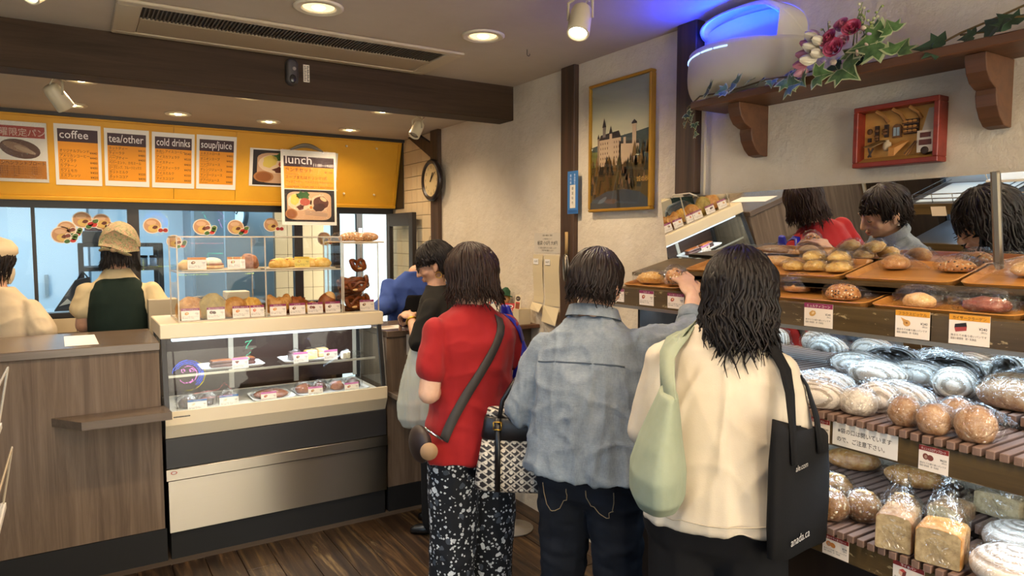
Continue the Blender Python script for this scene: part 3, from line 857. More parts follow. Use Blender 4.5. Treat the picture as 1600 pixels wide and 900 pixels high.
# notices beside the first post
s = Sheet((WX - 0.002, 3.328, 1.52), (0, -1, 0), (0, 0, 1), 0.265, 0.112, plain('#cfc6b4', 0.5))
s.text('お買い物袋のご案内', 0.13, 0.094, 0.011, '#4a4238', 1, 0.005, 'CENTER').text('レジ袋有料化について', 0.13, 0.075, 0.009, '#4a4238', 1, 0, 'CENTER')
s.text('紙袋 小5円 大8円', 0.13, 0.046, 0.026, '#2b251f', 1, 0.015, 'CENTER').text('レジ袋は必要な方にお渡しします', 0.13, 0.024, 0.012, '#4a4238', 1, 0, 'CENTER').text('ご協力をお願いします', 0.13, 0.009, 0.012, '#4a4238', 1, 0, 'CENTER')
s.build('price_notice', None, 'pale printed notice taped to the plaster above two flat paper bags', 'notice')
pb = plain('#cfc09c', 0.7)
def paper_bag(ya, yb, zt, zb, label, flap):
 t = thing('paper_bag', label, 'paper bag', (WX, ya, zt), 0, 'sample paper bags on the wall')
 g = MB()
 n = 8
 for k in range(n + 1):
  z = zt + (zb - zt) * k / n
  off = 0.004 + 0.004 * math.sin(k * 0.7)
  g.v += [(WX - off, ya, z), (WX - off - 0.002, yb, z)]
 for k in range(n):
  g.f.append((2 * k, 2 * k + 1, 2 * k + 3, 2 * k + 2))
  g.mi.append(0)
 g.build('front_panel', t, mat=pb)
 MB().add([(WX - 0.010, ya + 0.004, zb + 0.0), (WX - 0.012, yb - 0.004, zb - 0.008), (WX - 0.05, yb - 0.02, zb - flap), (WX - 0.03, ya - 0.004, zb - flap + 0.01)], [(0, 1, 2, 3)]).build('folded_base', t, mat=pb)
 s2 = Sheet((WX - 0.0125, ya - 0.012, zt - 0.055), (0, -1, 0), (0, 0, 1), 0.05, 0.032, M['white'])
 s2.text('小5円' if 'narrow' in label else '大8円', 0.025, 0.01, 0.015, '#2b251f', 1, 0.015, 'CENTER')
 s2.build('price_slip', t)
paper_bag(3.335, 3.235, 1.51, 1.235, 'narrow flat paper bag pinned under the price notice', 0.05)
paper_bag(3.22, 3.075, 1.508, 1.225, 'wide flat paper bag with folded base pinned under the price notice', 0.10)
s = Sheet((WX - 0.032, 2.972, 1.73), (0, -1, 0), (0, 0, 1), 0.09, 0.222, plain('#2f6fae', 0.4))
s.rect(0.022, 0.03, 0.068, 0.15, '#d8d4c4', 1)
for k, ch in enumerate('食品衛生'):
 s.text(ch, 0.062, 0.196 - k * 0.014, 0.014, '#cfe0ee', 1, 0.01, 'CENTER')
for k, ch in enumerate('責任者'):
 s.text(ch, 0.028, 0.193 - k * 0.018, 0.015, '#cfe0ee', 1, 0.01, 'CENTER')
for k in range(4):
 s.text('春夏秋冬'[k], 0.045, 0.125 - k * 0.025, 0.018, '#4a3a28', 2, 0.0, 'CENTER')
s.rect(0.006, 0.004, 0.084, 0.02, '#1f528a', 1)
s.build('licence_plate', None, 'blue upright plate with a pale name field fixed to the first post', 'sign')
tg = thing('hanging_tongs', 'woven strap with a metal loop hanging on the first post', 'tool', (WX - 0.034, 2.965, 1.63))
MB().tube([(WX - 0.04, 2.968, 1.635), (WX - 0.043, 2.962, 1.575), (WX - 0.041, 2.966, 1.512)], 0.009, 8, flat=0.4).build('strap', tg, True, mat=plain('#a98a56', 0.8))
MB().tube([(WX - 0.045, 2.966 + 0.022 * math.sin(a), 1.445 - 0.07 * math.cos(a)) for a in [2 * PI * k / 20 for k in range(21)]], 0.006, 6).tube([(WX - 0.045, 2.966, 1.51), (WX - 0.045, 2.966, 1.38)], 0.008, 6).build('metal_loop', tg, True, mat=plain('#8c8578', 0.35, 0.9))
# ================================================================== service counter and display case
ct = thing('service_counter', 'wide brown wood-veneer counter the two clerks stand behind', 'counter', (-0.3, 4.05, 0))
MB().box((-0.9, 3.76, 0.165), (0.333, 4.32, 1.058)).build('body', ct, mat=M['counter'])
MB().box((-0.9, 3.748, 1.058), (0.337, 4.36, 1.098), ch=0.003).build('worktop', ct, mat=M['counter_top'])
MB().box((-0.9, 3.755, 0.0), (0.34, 4.3, 0.163)).build('plinth', ct, mat=M['kick'])
MB().prism([(-0.115, 3.758), (0.35, 3.758), (0.365, 3.60), (0.0, 3.60)], 0.745, 0.782).build('ledge', ct, mat=M['counter_top'])
MB().add([(-0.052, 3.83, 1.0988), (0.085, 3.83, 1.0988), (0.075, 4.23, 1.0988), (-0.06, 4.23, 1.0988)], [(0, 1, 2, 3)]).build('leaflet', None, loc=(0, 4, 1.0988), mat=M['white'])
tag(bpy.data.objects['leaflet'], 'white leaflet lying flat on the brown counter top', 'leaflet')
rc = thing('till_counter', 'brown veneer till counter where the customer in black pays', 'counter', (1.9, 4.05, 0))
MB().box((1.51, 3.76, 0.145), (2.215, 4.2, 1.03)).build('body', rc, mat=M['counter'])
MB().box((1.51, 3.75, 1.03), (2.215, 4.25, 1.065), ch=0.003).build('worktop', rc, mat=M['counter_top'])
MB().box((1.51, 3.755, 0.0), (2.215, 4.15, 0.143)).build('plinth', rc, mat=M['kick'])
MB().box((1.515, 3.62, 0.685), (2.2, 3.759, 0.715), ch=0.003).build('ledge', rc, mat=M['counter_top'])
s = Sheet((1.63, 3.748, 0.92), (1, 0, 0), (0, 0, 1), 0.13, 0.12, plain('#d9d2c2', 0.5))
for k in range(5):
 for j in range(2):
  s.ell(0.035 + j * 0.05, 0.02 + k * 0.02, 0.008, 0.006, '#54483c', 1, 8)
s.build('payment_notice', None, 'small white sheet of payment marks stuck on the till counter front', 'notice')
s = Sheet((1.53, 3.85, 1.0662), (1, 0.1, 0), (-0.1, 1, 0), 0.2, 0.14, M['white'])
s.rect(0.01, 0.06, 0.11, 0.13, '#b9a58f', 1).rect(0.12, 0.01, 0.19, 0.05, '#8f98a5', 1)
s.build('leaflet', None, 'printed leaflet lying on the till counter beside the display case', 'leaflet')
X0, X1 = 0.348, 1.497
dc = thing('display_case', 'refrigerated glass-fronted display case with cream bands and steel base', 'display case', (0.92, 3.95, 0))
MB().box((X0 + 0.01, 3.757, 0.0), (X1 - 0.01, 4.15, 0.138)).build('plinth', dc, mat=M['kick'])
MB().box((X0 + 0.005, 3.745, 0.14), (X1 - 0.002, 4.2, 0.40)).box((X0 - 0.005, 3.735, 0.405), (X1 + 0.003, 4.2, 0.462), ch=0.002).build('steel_base', dc, mat=M['steel'])
MB().box((X0, 3.75, 0.464), (X1, 4.2, 0.612)).build('grille_band', dc, mat=M['charcoal'])
lb = MB()
lb.add([(X0, 3.725, 0.685), (X1, 3.725, 0.685), (X1, 3.722, 0.752), (X0, 3.722, 0.752), (X0, 3.738, 0.752), (X1, 3.738, 0.752), (X1, 3.76, 0.614), (X0, 3.76, 0.614)],
       [(0, 1, 2, 3), (3, 2, 5, 4), (4, 5, 6, 7), (7, 6, 1, 0), (0, 3, 4, 7), (1, 6, 5, 2)])
lb.build('lower_band', dc, mat=M['cream'])
MB().box((X0 + 0.03, 3.74, 0.70), (X1 - 0.03, 4.2, 0.735)).build('deck', dc, mat=plain('#c9c2b4', 0.3))
MB().box((X0 - 0.005, 3.80, 1.103), (X1 + 0.012, 4.26, 1.178), ch=0.004).build('top_band', dc, mat=M['cream'])
sp = MB()
for x in (X0, X1 - 0.022):
 sp = MB()
 sp.add([(x, 3.745, 0.752), (x + 0.022, 3.745, 0.752), (x + 0.022, 3.765, 0.752), (x, 3.765, 0.752), (x, 3.805, 1.103), (x + 0.022, 3.805, 1.103), (x + 0.022, 3.825, 1.103), (x, 3.825, 1.103)],
           [(3, 2, 1, 0), (4, 5, 6, 7), (0, 1, 5, 4), (1, 2, 6, 5), (2, 3, 7, 6), (3, 0, 4, 7)])
 sp.build('side_post', dc, mat=M['charcoal'])
 MB().box((x, 4.17, 0.615), (x + 0.022, 4.2, 1.103)).build('rear_post', dc, mat=M['charcoal'])
for x in (X0 + 0.004, X1 - 0.010):
 MB().add([(x, 3.765, 0.752), (x + 0.006, 3.765, 0.752), (x + 0.006, 3.825, 1.103), (x, 3.825, 1.103), (x, 4.17, 0.752), (x + 0.006, 4.17, 0.752), (x + 0.006, 4.17, 1.103), (x, 4.17, 1.103)],
             [(0, 1, 2, 3), (5, 4, 7, 6), (0, 3, 7, 4), (1, 5, 6, 2), (3, 2, 6, 7), (0, 4, 5, 1)]).build('side_glass', dc, mat=M['glass'])
fg = MB().add([(X0 + 0.022, 3.742, 0.752), (X1 - 0.022, 3.742, 0.752), (X1 - 0.022, 3.802, 1.103), (X0 + 0.022, 3.802, 1.103), (X0 + 0.022, 3.747, 0.752), (X1 - 0.022, 3.747, 0.752), (X1 - 0.022, 3.807, 1.103), (X0 + 0.022, 3.807, 1.103)],
              [(0, 1, 2, 3), (5, 4, 7, 6), (0, 3, 7, 4), (1, 5, 6, 2), (3, 2, 6, 7), (0, 4, 5, 1)])
fg.build('front_glass', dc, mat=M['case_glass'])
MB().box((X0 + 0.03, 3.83, 0.905), (X1 - 0.03, 4.13, 0.911)).build('glass_shelf', dc, mat=M['acrylic'])
MB().box((X0 + 0.03, 3.826, 0.902), (X1 - 0.03, 3.831, 0.914)).build('shelf_edge', dc, mat=plain('#c9c4b6', 0.25, 0.4))
for i in range(3):
 xa = X0 + 0.03 + i * 0.365
 MB().box((xa, 4.185, 0.76), (xa + 0.355, 4.19, 1.08)).build('rear_door', dc, mat=plain('#3d2a22', 0.4))
 MB().box((xa + 0.345, 4.175, 0.75), (xa + 0.372, 4.184, 1.09)).build('rear_door_frame', dc, mat=plain('#bfb8aa', 0.4))
MB().box((X0 + 0.05, 3.835, 1.083), (X1 - 0.05, 3.865, 1.101), ch=0.003).build('light_tube', dc, mat=emit((0.8, 0.92, 1.0), 1.0, 'case_tube'))
MB().add([(X0 + 0.03, 3.87, 1.10), (X1 - 0.03, 3.87, 1.10), (X1 - 0.03, 4.05, 1.075), (X0 + 0.03, 4.05, 1.075), (X0 + 0.03, 4.05, 1.08), (X1 - 0.03, 4.05, 1.08)], [(0, 1, 2, 3)]).build('reflector', dc, mat=plain('#cfd4d6', 0.25, 0.3))
lamp('case_tube_lamp', 'AREA', ((X0 + X1) / 2, 3.86, 1.08), 3.2, (0.85, 0.93, 1.0), (R(12), 0, 0), shape='RECTANGLE', size=1.0, size_y=0.03)
s = Sheet((X0 + 0.035, 3.7228, 0.722), (1, 0, 0), (0, 0.05, 1), 0.075, 0.014, plain('#2a2522', 0.4))
s.text('SHOWCASE', 0.004, 0.003, 0.011, '#b9ad99', 1, 0.005, width=0.066)
s.build('badge', dc)
s = Sheet((X0 + 0.008, 3.7335, 0.435), (1, 0, 0), (0, 0, 1), 0.0, 0.0, None)
s.ell(0.022, 0.01, 0.015, 0.008, '#9d3a34', 1).ell(0.022, 0.01, 0.010, 0.005, '#d6cfc6', 2)
s.build('round_badge', dc)
# ------------------------------------------------------------------ bread makers
CR = {}
def crust(name, lo, mid, hi, scale=9, flour=0.0, seeds=None, bump=0.25, spec=0.4, rough=0.45):
 n = NT(name)
 v = n.coord()
 f = n.noise(v, scale * 4, 6, 0.65)
 c = n.ramp(f, [(0.28, lo), (0.5, mid), (0.72, hi)])
 if flour:
  c = n.mix(n.math('MULTIPLY', n.ramp(n.noise(v, 55, 5, 0.7), [(0.42, (0, 0, 0)), (0.62, (1, 1, 1))]), flour), c, '#e3d9c4')
 if seeds:
  w = n.n('ShaderNodeTexVoronoi')
  w.inputs['Scale'].default_value = seeds[0]
  n.l(v, w.inputs['Vector'])
  c = n.mix(n.ramp(w.outputs['Distance'], [(0.3, (1, 1, 1)), (0.38, (0, 0, 0))]), c, n.ramp(w.outputs['Color'], [(0.3, seeds[1]), (0.6, seeds[2])]))
  n.bump(w.outputs['Distance'], 0.5, 0.004)
 else:
  n.bump(f, bump, 0.004)
 n.set(Base_Color=c, Roughness=rough)
 n.b.inputs['Specular IOR Level'].default_value = spec
 CR[name] = n.m
 return n.m
crust('crust_gold', '#8f5a28', '#b98446', '#d3ab70')
crust('crust_brown', '#5c2f14', '#85481f', '#a9652f')
crust('crust_dark', '#3a2114', '#5a3520', '#7d5233')
crust('crust_pale', '#c08a48', '#ddb274', '#ecd0a0')
crust('crust_yellow', '#bf8c3a', '#d6ad58', '#e8cf8c')
crust('crust_choco', '#2a1712', '#3c211a', '#573327')
crust('crust_rye', '#5b4a3a', '#8d7a66', '#b8a890', flour=0.75)
crust('crust_country', '#8b7c6d', '#b3a797', '#d3cabd', flour=0.8)
crust('crust_mill', '#7a5334', '#9c7148', '#b7936a', flour=0.2)
crust('crust_sesame', '#8a5424', '#b37a3e', '#cf9c5b', seeds=(95, '#e6d6a8', '#1a1412'))
crust('crust_seed', '#6d4a2a', '#93693f', '#b98d5d', seeds=(95, '#e0cfa8', '#7f6238'))
crust('crumb', '#85745a', '#a28f6c', '#b8a581', 14, bump=0.5, rough=0.8)
crust('crust_pretzel', '#4c220d', '#6f3615', '#8f4c20', rough=0.25)
crust('crust_cheese', '#b57a2c', '#d6a54a', '#e8c987', 14, bump=0.5)
crust('crust_white', '#cfc4b2', '#e4dbc9', '#f1eadb')
def ripple(seed, amp=0.006, s=22):
 return lambda p: amp * (noise.noise(p * s + Vector((seed, 0, 0))) + 0.4 * noise.noise(p * s * 2.4))
def blob(mb, r, seed=0, amp=0.08, seg=24, rings=14, freq=2.0, zpow=1.0, cut=-0.55, fn=None):
 """rounded loaf with a flat base; local frame, base at z=0"""
 o = len(mb.v)
 rr = []
 zb = r[2] * cut
 for i in range(rings + 1):
  a = PI * (i + 0.02) / (rings + 0.04)
  ring = []
  for j in range(seg):
   b = 2 * PI * j / seg
   u = Vector((math.sin(a) * math.cos(b), math.sin(a) * math.sin(b), -math.cos(a)))
   k = 1 + amp * noise.noise(u * freq + Vector((seed * 3.1, seed, 0)))
   if fn:
    k += fn(u)
   p = Vector((u.x * r[0] * k, u.y * r[1] * k, math.copysign(abs(u.z) ** zpow, u.z) * r[2] * k))
   p.z = max(p.z, zb)
   p.z -= zb
   ring.append(p)
  rr.append(ring)
 mb.loft(rr)
 return mb
def wrap(r, seed, tail=None, puff=1.08, amp=0.14, top=None, cut=-0.55, mat=None, seg=44, rings=24):
 """crumpled clear bag hugging a loaf; tail=(dx,dy,dz) pulls out the gathered end"""
 mb = MB()
 rr = []
 zb = r[2] * cut
 for i in range(rings + 1):
  a = PI * (i + 0.02) / (rings + 0.04)
  ring = []
  for j in range(seg):
   b = 2 * PI * j / seg
   u = Vector((math.sin(a) * math.cos(b), math.sin(a) * math.sin(b), -math.cos(a)))
   w = abs(noise.noise(u * 3.4 + Vector((seed * 1.7, 0, 4)))) + 0.6 * abs(noise.noise(u * 9 + Vector((seed, 3, 0)))) - 0.12
   k = puff + amp * w
   p = Vector((u.x * r[0] * k, u.y * r[1] * k, u.z * r[2] * k))
   if tail:
    tv = Vector(tail)
    d = max(u.dot(tv.normalized()), 0) ** 5
    p += tv * d * (1 + 0.25 * noise.noise(u * 9 + Vector((seed, 0, 0))))
    lat = p - tv * (p.dot(tv) / tv.length_squared)
   p.z = max(p.z, zb * 1.02)
   p.z -= zb
   ring.append(p)
  rr.append(ring)
 mb.loft(rr)
 mb.m(mat or M['film'])
 mb.mi = [0] * len(mb.f)
 return mb
def put(o, loc, rot=(0, 0, 0)):
 o.location = loc
 o.rotation_euler = rot
 return o
def price_card(O, U, V, w, h, head, title, pic, name='price_card', label=None, group=None, titlecol='#f0e6e0', kind=0, price='¥240', paper='#efe4d8', body=None):
 s = Sheet(O, U, V, w, h, plain(paper, 0.45), 0.001)
 s.rect(0, h * 0.80, w, h, head, 1)
 s.text(title, w * 0.5, h * 0.84, h * 0.13, titlecol, 2, 0.012, 'CENTER', width=None if len(title) < 7 else w * 0.82)
 px, py = w * 0.3, h * 0.57
 if kind == 0:
  s.ell(px, py, w * 0.12, h * 0.12, pic, 1, 14, 0.4, 0.15, len(title)).ell(px + w * 0.02, py + h * 0.02, w * 0.06, h * 0.05, '#e3c79a', 2, 10, 0.6)
 elif kind == 1:
  s.ell(px - w * 0.06, py, w * 0.1, h * 0.13, pic, 1, 14, 0.2).ell(px + w * 0.10, py - h * 0.02, w * 0.11, h * 0.12, pic, 2, 14, -0.3).ell(px - w * 0.05, py - h * 0.01, w * 0.05, h * 0.08, '#a98a78', 3, 10)
 elif kind == 2:
  s.poly([(px - w * .16, py - h * .02), (px - w * .15, py + h * .1), (px + w * .13, py + h * .17), (px + w * .15, py + h * .04)], '#231d1d', 1).poly([(px - w * .16, py - h * .02), (px + w * .15, py + h * .04), (px + w * .14, py - h * .10), (px - w * .13, py - h * .16)], pic, 1)
 elif kind == 3:
  s.poly([(px - w * .1, py + h * .06), (px + w * .02, py + h * .16), (px + w * .14, py + h * .08), (px + w * .02, py - h * .0)], '#b8463f', 1).poly([(px - w * .1, py + h * .06), (px + w * .02, py), (px, py - h * .2), (px - w * .11, py - h * .1)], '#d8b49a', 1).poly([(px + w * .02, py), (px + w * .14, py + h * .08), (px + w * .12, py - h * .1), (px, py - h * .2)], '#6a2f2a', 1)
 elif kind == 4:
  s.ell(px + w * 0.04, py - h * 0.03, w * 0.11, h * 0.12, pic, 1, 14).poly([(px - w * .14, py + h * .17), (px + w * .06, py + h * .07), (px - w * .04, py - h * .06)], pic, 1).ell(px + w * 0.04, py - h * 0.02, w * 0.03, h * 0.03, '#7a4a26', 2, 10)
 elif kind == 5:
  s.poly([(px - w * .14, py + h * .1), (px + w * .14, py + h * .1), (px, py - h * .12)], '#9a5148', 1).ell(px, py + h * .09, w * .13, h * .05, '#6f3a33', 2, 12)
 s.text(price, w * 0.94, h * 0.52, h * 0.12, '#2c2522', 1, 0.02, 'RIGHT').text('(税込)', w * 0.94, h * 0.43, h * 0.07, '#4a423c', 1, 0, 'RIGHT')
 ln = body or ['焼きたての香り高いパンです', '国産小麦使用　卵・乳製品']
 for k, t in enumerate(ln):
  s.text(t, w * 0.05, h * (0.27 - k * 0.11), h * 0.085, '#4a423c', 1, 0.0, width=w * (0.88 - 0.25 * (k == len(ln) - 1)))
 return s.build(name, None, label, 'price card', group)
# ------------------------------------------------------------------ acrylic bread box on the case
BX0, BX1, BY0, BY1, BZ0, BZ1, BD = 0.435, 1.275, 3.83, 4.16, 1.178, 1.612, 0.86
ab = thing('acrylic_bread_box', 'clear two-storey acrylic bread box standing on the display case', 'bread box', (0.855, 4.0, BZ0))
t = 0.005
def slab(name, a, b):
 MB().box(a, b).build(name, ab, mat=M['acrylic'])
slab('base_sheet', (BX0, BY0, BZ0), (BX1, BY1, BZ0 + t))
slab('top_sheet', (BX0, BY0, BZ1 - t), (BX1, BY1, BZ1))
slab('shelf_sheet', (BX0 + t, BY0 + t, 1.428), (BX1 - t, BY1, 1.428 + t))
slab('end_sheet', (BX0, BY0, BZ0 + t), (BX0 + t, BY1, BZ1 - t))
slab('end_sheet', (BX1 - t, BY0, BZ0 + t), (BX1, BY1, BZ1 - t))
slab('divider', (BD - t / 2, BY0 + t, BZ0 + t), (BD + t / 2, BY1, BZ1 - t))
slab('front_sheet', (BX0 + t, BY0, BZ0 + t), (BD - t / 2, BY0 + t * 0.6, BZ1 - t))
slab('front_sheet', (BD + t / 2, BY0, BZ0 + t), (BX1 - t, BY0 + t * 0.6, BZ1 - t))
eb = MB()
e = 0.0035
for z in (BZ0 + 0.003, 1.430, BZ1 - 0.002):
 for y in (BY0, BY1):
  eb.box((BX0, y - e, z - e), (BX1, y + e * 0.4, z + e))
for x in (BX0, BD, BX1):
 for y in (BY0, BY1):
  eb.box((x - e, y - e, BZ0), (x + e, y + e * 0.4, BZ1))
 for z in (BZ0 + 0.003, 1.430, BZ1 - 0.002):
  eb.box((x - e, BY0, z - e), (x + e, BY1, z + e))
eb.build('polished_edges', ab, mat=M['acryl_edge'])['kind'] = 'stuff'
pbx = thing('pretzel_box', 'clear acrylic box full of pretzels at the end of the display case', 'bread box', (1.4, 4.0, BZ0))
px0, px1, pz1 = 1.285, 1.492, 1.575
for nm, a, b in (('base_sheet', (px0, BY0, BZ0), (px1, BY1 - 0.05, BZ0 + t)), ('end_sheet', (px0, BY0, BZ0 + t), (px0 + t, BY1 - 0.05, pz1 - t)), ('end_sheet', (px1 - t, BY0, BZ0 + t), (px1, BY1 - 0.05, pz1 - t)), ('front_sheet', (px0 + t, BY0, BZ0 + t), (px1 - t, BY0 + 0.003, pz1 - t)), ('top_sheet', (px0, BY0, pz1 - t), (px1, BY1 - 0.05, pz1))):
 MB().box(a, b).build(nm, pbx, mat=M['acrylic'])
eb = MB()
for x in (px0, px1):
 for y in (BY0, BY1 - 0.05):
  eb.box((x - e, y - e, BZ0), (x + e, y + e, pz1))
for z in (BZ0 + 0.003, pz1 - 0.002):
 eb.box((px0, BY0 - e, z - e), (px1, BY0 + e, z + e))
eb.build('polished_edges', pbx, mat=M['acryl_edge'])['kind'] = 'stuff'
# breads in the box
n_bread = [0]
def loaf(name, label, mb_fn, mat, loc, rot=(0, 0, 0), bag=None, cat='bread', group=None, smooth=True):
 mb = MB().m(mat)
 mb_fn(mb)
 o = mb.build(name, None, smooth, world=False)
 tag(o, label, cat, group)
 put(o, loc, rot)
 if bag:
  w = wrap(**bag)
  b = w.build('plastic_bag', o, True, world=False)
  b['label'] = 'clear crinkled plastic bag'
 return o
def swirl_fn(u):
 a = math.atan2(u.y, u.x)
 rr_ = math.hypot(u.x, u.y)
 return 0.05 * math.sin(a + rr_ * 11) * (u.z > 0)
def ridged(nr, depth):
 return lambda u: -depth * (abs(math.sin(u.x * nr)) < 0.25) * (u.z > 0.1)
def croissant(mb, R0=0.055, r=0.034, bend=2.6, n=27, tilt=0):
 pts, rad = [], []
 for i in range(n):
  f = i / (n - 1)
  a = -bend / 2 + bend * f
  k = math.sin(PI * (0.06 + 0.88 * f)) ** 0.8
  st = 1.0 + 0.16 * ((f * 7) % 1.0 - 0.5)
  pts.append((R0 * math.sin(a), R0 * (1 - math.cos(a)) * 1.0 - 0.02, r * 0.9))
  rad.append(max(r * k * st, 0.004))
 mb.tube(pts, rad, 14)
def pretzel_pts(s=0.05):
 pts = []
 for i in range(49):
  t_ = -1.0 + 2.0 * i / 48
  a = t_ * 2.55
  x = math.sin(a) * (1.15 - 0.25 * abs(t_)) + 0.0
  y = -math.cos(a) * 0.9
  if abs(t_) > 0.62:
   k = (abs(t_) - 0.62) / 0.38
   sg_ = 1 if t_ > 0 else -1
   x0, y0 = math.sin(sg_ * 0.62 * 2.55) * (1.15 - 0.155), -math.cos(0.62 * 2.55) * 0.9
   x = x0 * (1 - k) + (-sg_ * 0.55) * k
   y = y0 * (1 - k) + (-0.72) * k + 0.75 * math.sin(PI * k) * 0.55
  pts.append((x * s, y * s, 0.010 * (1 + 0.6 * math.sin(t_ * 9))))
 return pts
def pretzel(mb, s=0.05, r=0.011):
 P = pretzel_pts(s)
 n = len(P)
 rad = [r * (0.45 + 0.75 * math.sin(PI * (0.1 + 0.8 * i / (n - 1)))) for i in range(n)]
 mb.tube(P, rad, 8)
DZ = BZ0 + t + 0.001
SZ = 1.428 + t + 0.001
GB = 'breads in the acrylic box'
loaf('round_bread', 'round scored golden bread at the near end of the acrylic box', lambda m: blob(m, (0.072, 0.06, 0.06), 1, 0.06, 40, 22, fn=ridged(9, 0.025)), CR['crust_gold'], (0.505, 3.95, DZ), (0, 0, 0.2), None, 'bread', GB)
loaf('poppy_bread', 'round green-grey poppy seed bread with cut top leaning in the acrylic box', lambda m: blob(m, (0.068, 0.045, 0.068), 2, 0.05, 40, 22, fn=lambda u: 0.025 * (abs(math.sin(math.atan2(u.z, u.x) * 2.5)) < 0.2)), crust('crust_poppy', '#8f7a3a', '#a98f4a', '#c0a660', seeds=(230, '#8f8048', '#55502c')), (0.606, 3.93, DZ), (0.1, 0, 0), None, 'bread', GB)
loaf('plain_bun', 'smooth round golden bun in the acrylic box', lambda m: blob(m, (0.064, 0.055, 0.055), 3, 0.03), CR['crust_gold'], (0.718, 3.93, DZ), (0, 0, 0), None, 'bread', GB)
loaf('cheese_bun', 'lumpy yellow cheese bun beside the acrylic divider', lambda m: blob(m, (0.057, 0.05, 0.05), 4, 0.3, freq=3.5), CR['crust_cheese'], (0.805, 3.95, DZ), (0, 0, 0), None, 'bread', GB)
loaf('croissant', 'plump croissant propped up behind its card in the acrylic box', lambda m: croissant(m, 0.05, 0.046, 3.6), CR['crust_gold'], (0.935, 3.95, DZ + 0.055), (R(70), 0, 0.3), None, 'bread', GB)
loaf('croissant', 'croissant lying under the propped croissant', lambda m: croissant(m, 0.05, 0.036, 2.6), CR['crust_gold'], (0.93, 3.90, DZ + 0.002), (0, 0, 3.0), None, 'bread', GB)
loaf('chocolate_pastry', 'flaky chocolate-striped pastry behind the third card right of the divider', lambda m: blob(m, (0.075, 0.045, 0.045), 6, 0.25, freq=4, fn=lambda u: 0.09 * math.sin(u.x * 16 + u.y * 6)), CR['crust_brown'], (1.045, 3.95, DZ), (0, 0, 0.2), None, 'bread', GB)
loaf('almond_stick', 'pale twisted almond pastry in the acrylic box', lambda m: blob(m, (0.05, 0.03, 0.03), 7, 0.3, freq=4), CR['crust_yellow'], (1.135, 3.94, DZ), (0, 0, 0.5), None, 'bread', GB)
loaf('split_roll', 'brown lye roll with a pale split top at the far end of the acrylic box', lambda m: (m.m(CR['crust_brown']), blob(m, (0.052, 0.045, 0.055), 8, 0.05), m.m(CR['crust_pale']), m.ell((0.012, -0.004, 0.062), (0.034, 0.03, 0.03), 16, 8)), CR['crust_brown'], (1.22, 3.93, DZ), (0, 0, 0), None, 'bread', GB)
# upper storey
GU = 'pastries on the upper acrylic storey'
pl = MB().box((0.46, 3.87, SZ), (0.845, 4.12, SZ + 0.006), ch=0.002)
tag(pl.build('serving_tray', None, loc=(0.65, 4, SZ), mat=plain('#b7a98f', 0.35, 0.3)), 'flat grey tray on the upper acrylic storey left of the divider', 'tray')
pl = MB().box((0.88, 3.87, SZ), (1.255, 4.12, SZ + 0.006), ch=0.002)
tag(pl.build('serving_tray', None, loc=(1.06, 4, SZ), mat=plain('#cbbda4', 0.35, 0.2)), 'pale tray of sliced sandwiches on the upper acrylic storey', 'tray')
SZ += 0.007
loaf('cream_pastry', 'pale sugared pastry half hidden by the first upper card', lambda m: blob(m, (0.055, 0.04, 0.032), 9, 0.2), CR['crust_pale'], (0.50, 3.95, SZ), (0, 0, 0), None, 'bread', GU)
loaf('filled_roll', 'white-topped filled roll with a dark layer on the upper acrylic storey', lambda m: (m.m(CR['crust_pale']), blob(m, (0.058, 0.04, 0.02), 3, 0.1), m.m(CR['crust_brown']), m.ell((0, 0, 0.024), (0.06, 0.042, 0.012), 18, 8), m.m(CR['crust_white']), m.ell((0, 0, 0.036), (0.05, 0.038, 0.024), 18, 10)), CR['crust_pale'], (0.615, 3.95, SZ), (0, 0, 0.1), None, 'bread', GU)
loaf('cinnamon_swirl', 'dark brown cinnamon swirl bun at the upper divider', lambda m: blob(m, (0.055, 0.05, 0.052), 11, 0.1, 36, 20, fn=swirl_fn), CR['crust_brown'], (0.79, 3.93, SZ), (R(30), 0, 0), None, 'bread', GU)
for k, (x, y, rz) in enumerate(((0.955, 3.93, 0.3), (1.03, 4.0, 0), (1.13, 3.95, -0.2), (1.185, 3.93, -0.5))):
 loaf('yellow_pastry', ['yellow glazed pastry slice nearest the divider', 'yellow glazed pastry slice behind the yellow card', 'tall yellow glazed pastry slice right of the yellow card', 'low yellow glazed pastry slice at the tray end'][k],
         lambda m: (m.m(CR['crust_yellow']), blob(m, (0.062, 0.035, 0.034), 12 + k, 0.12), m.m(CR['crust_brown']), m.ell((0.0, 0, 0.036), (0.055, 0.026, 0.014), 16, 8)), CR['crust_yellow'], (x, y, SZ), (0, 0, rz), None, 'bread', GU)
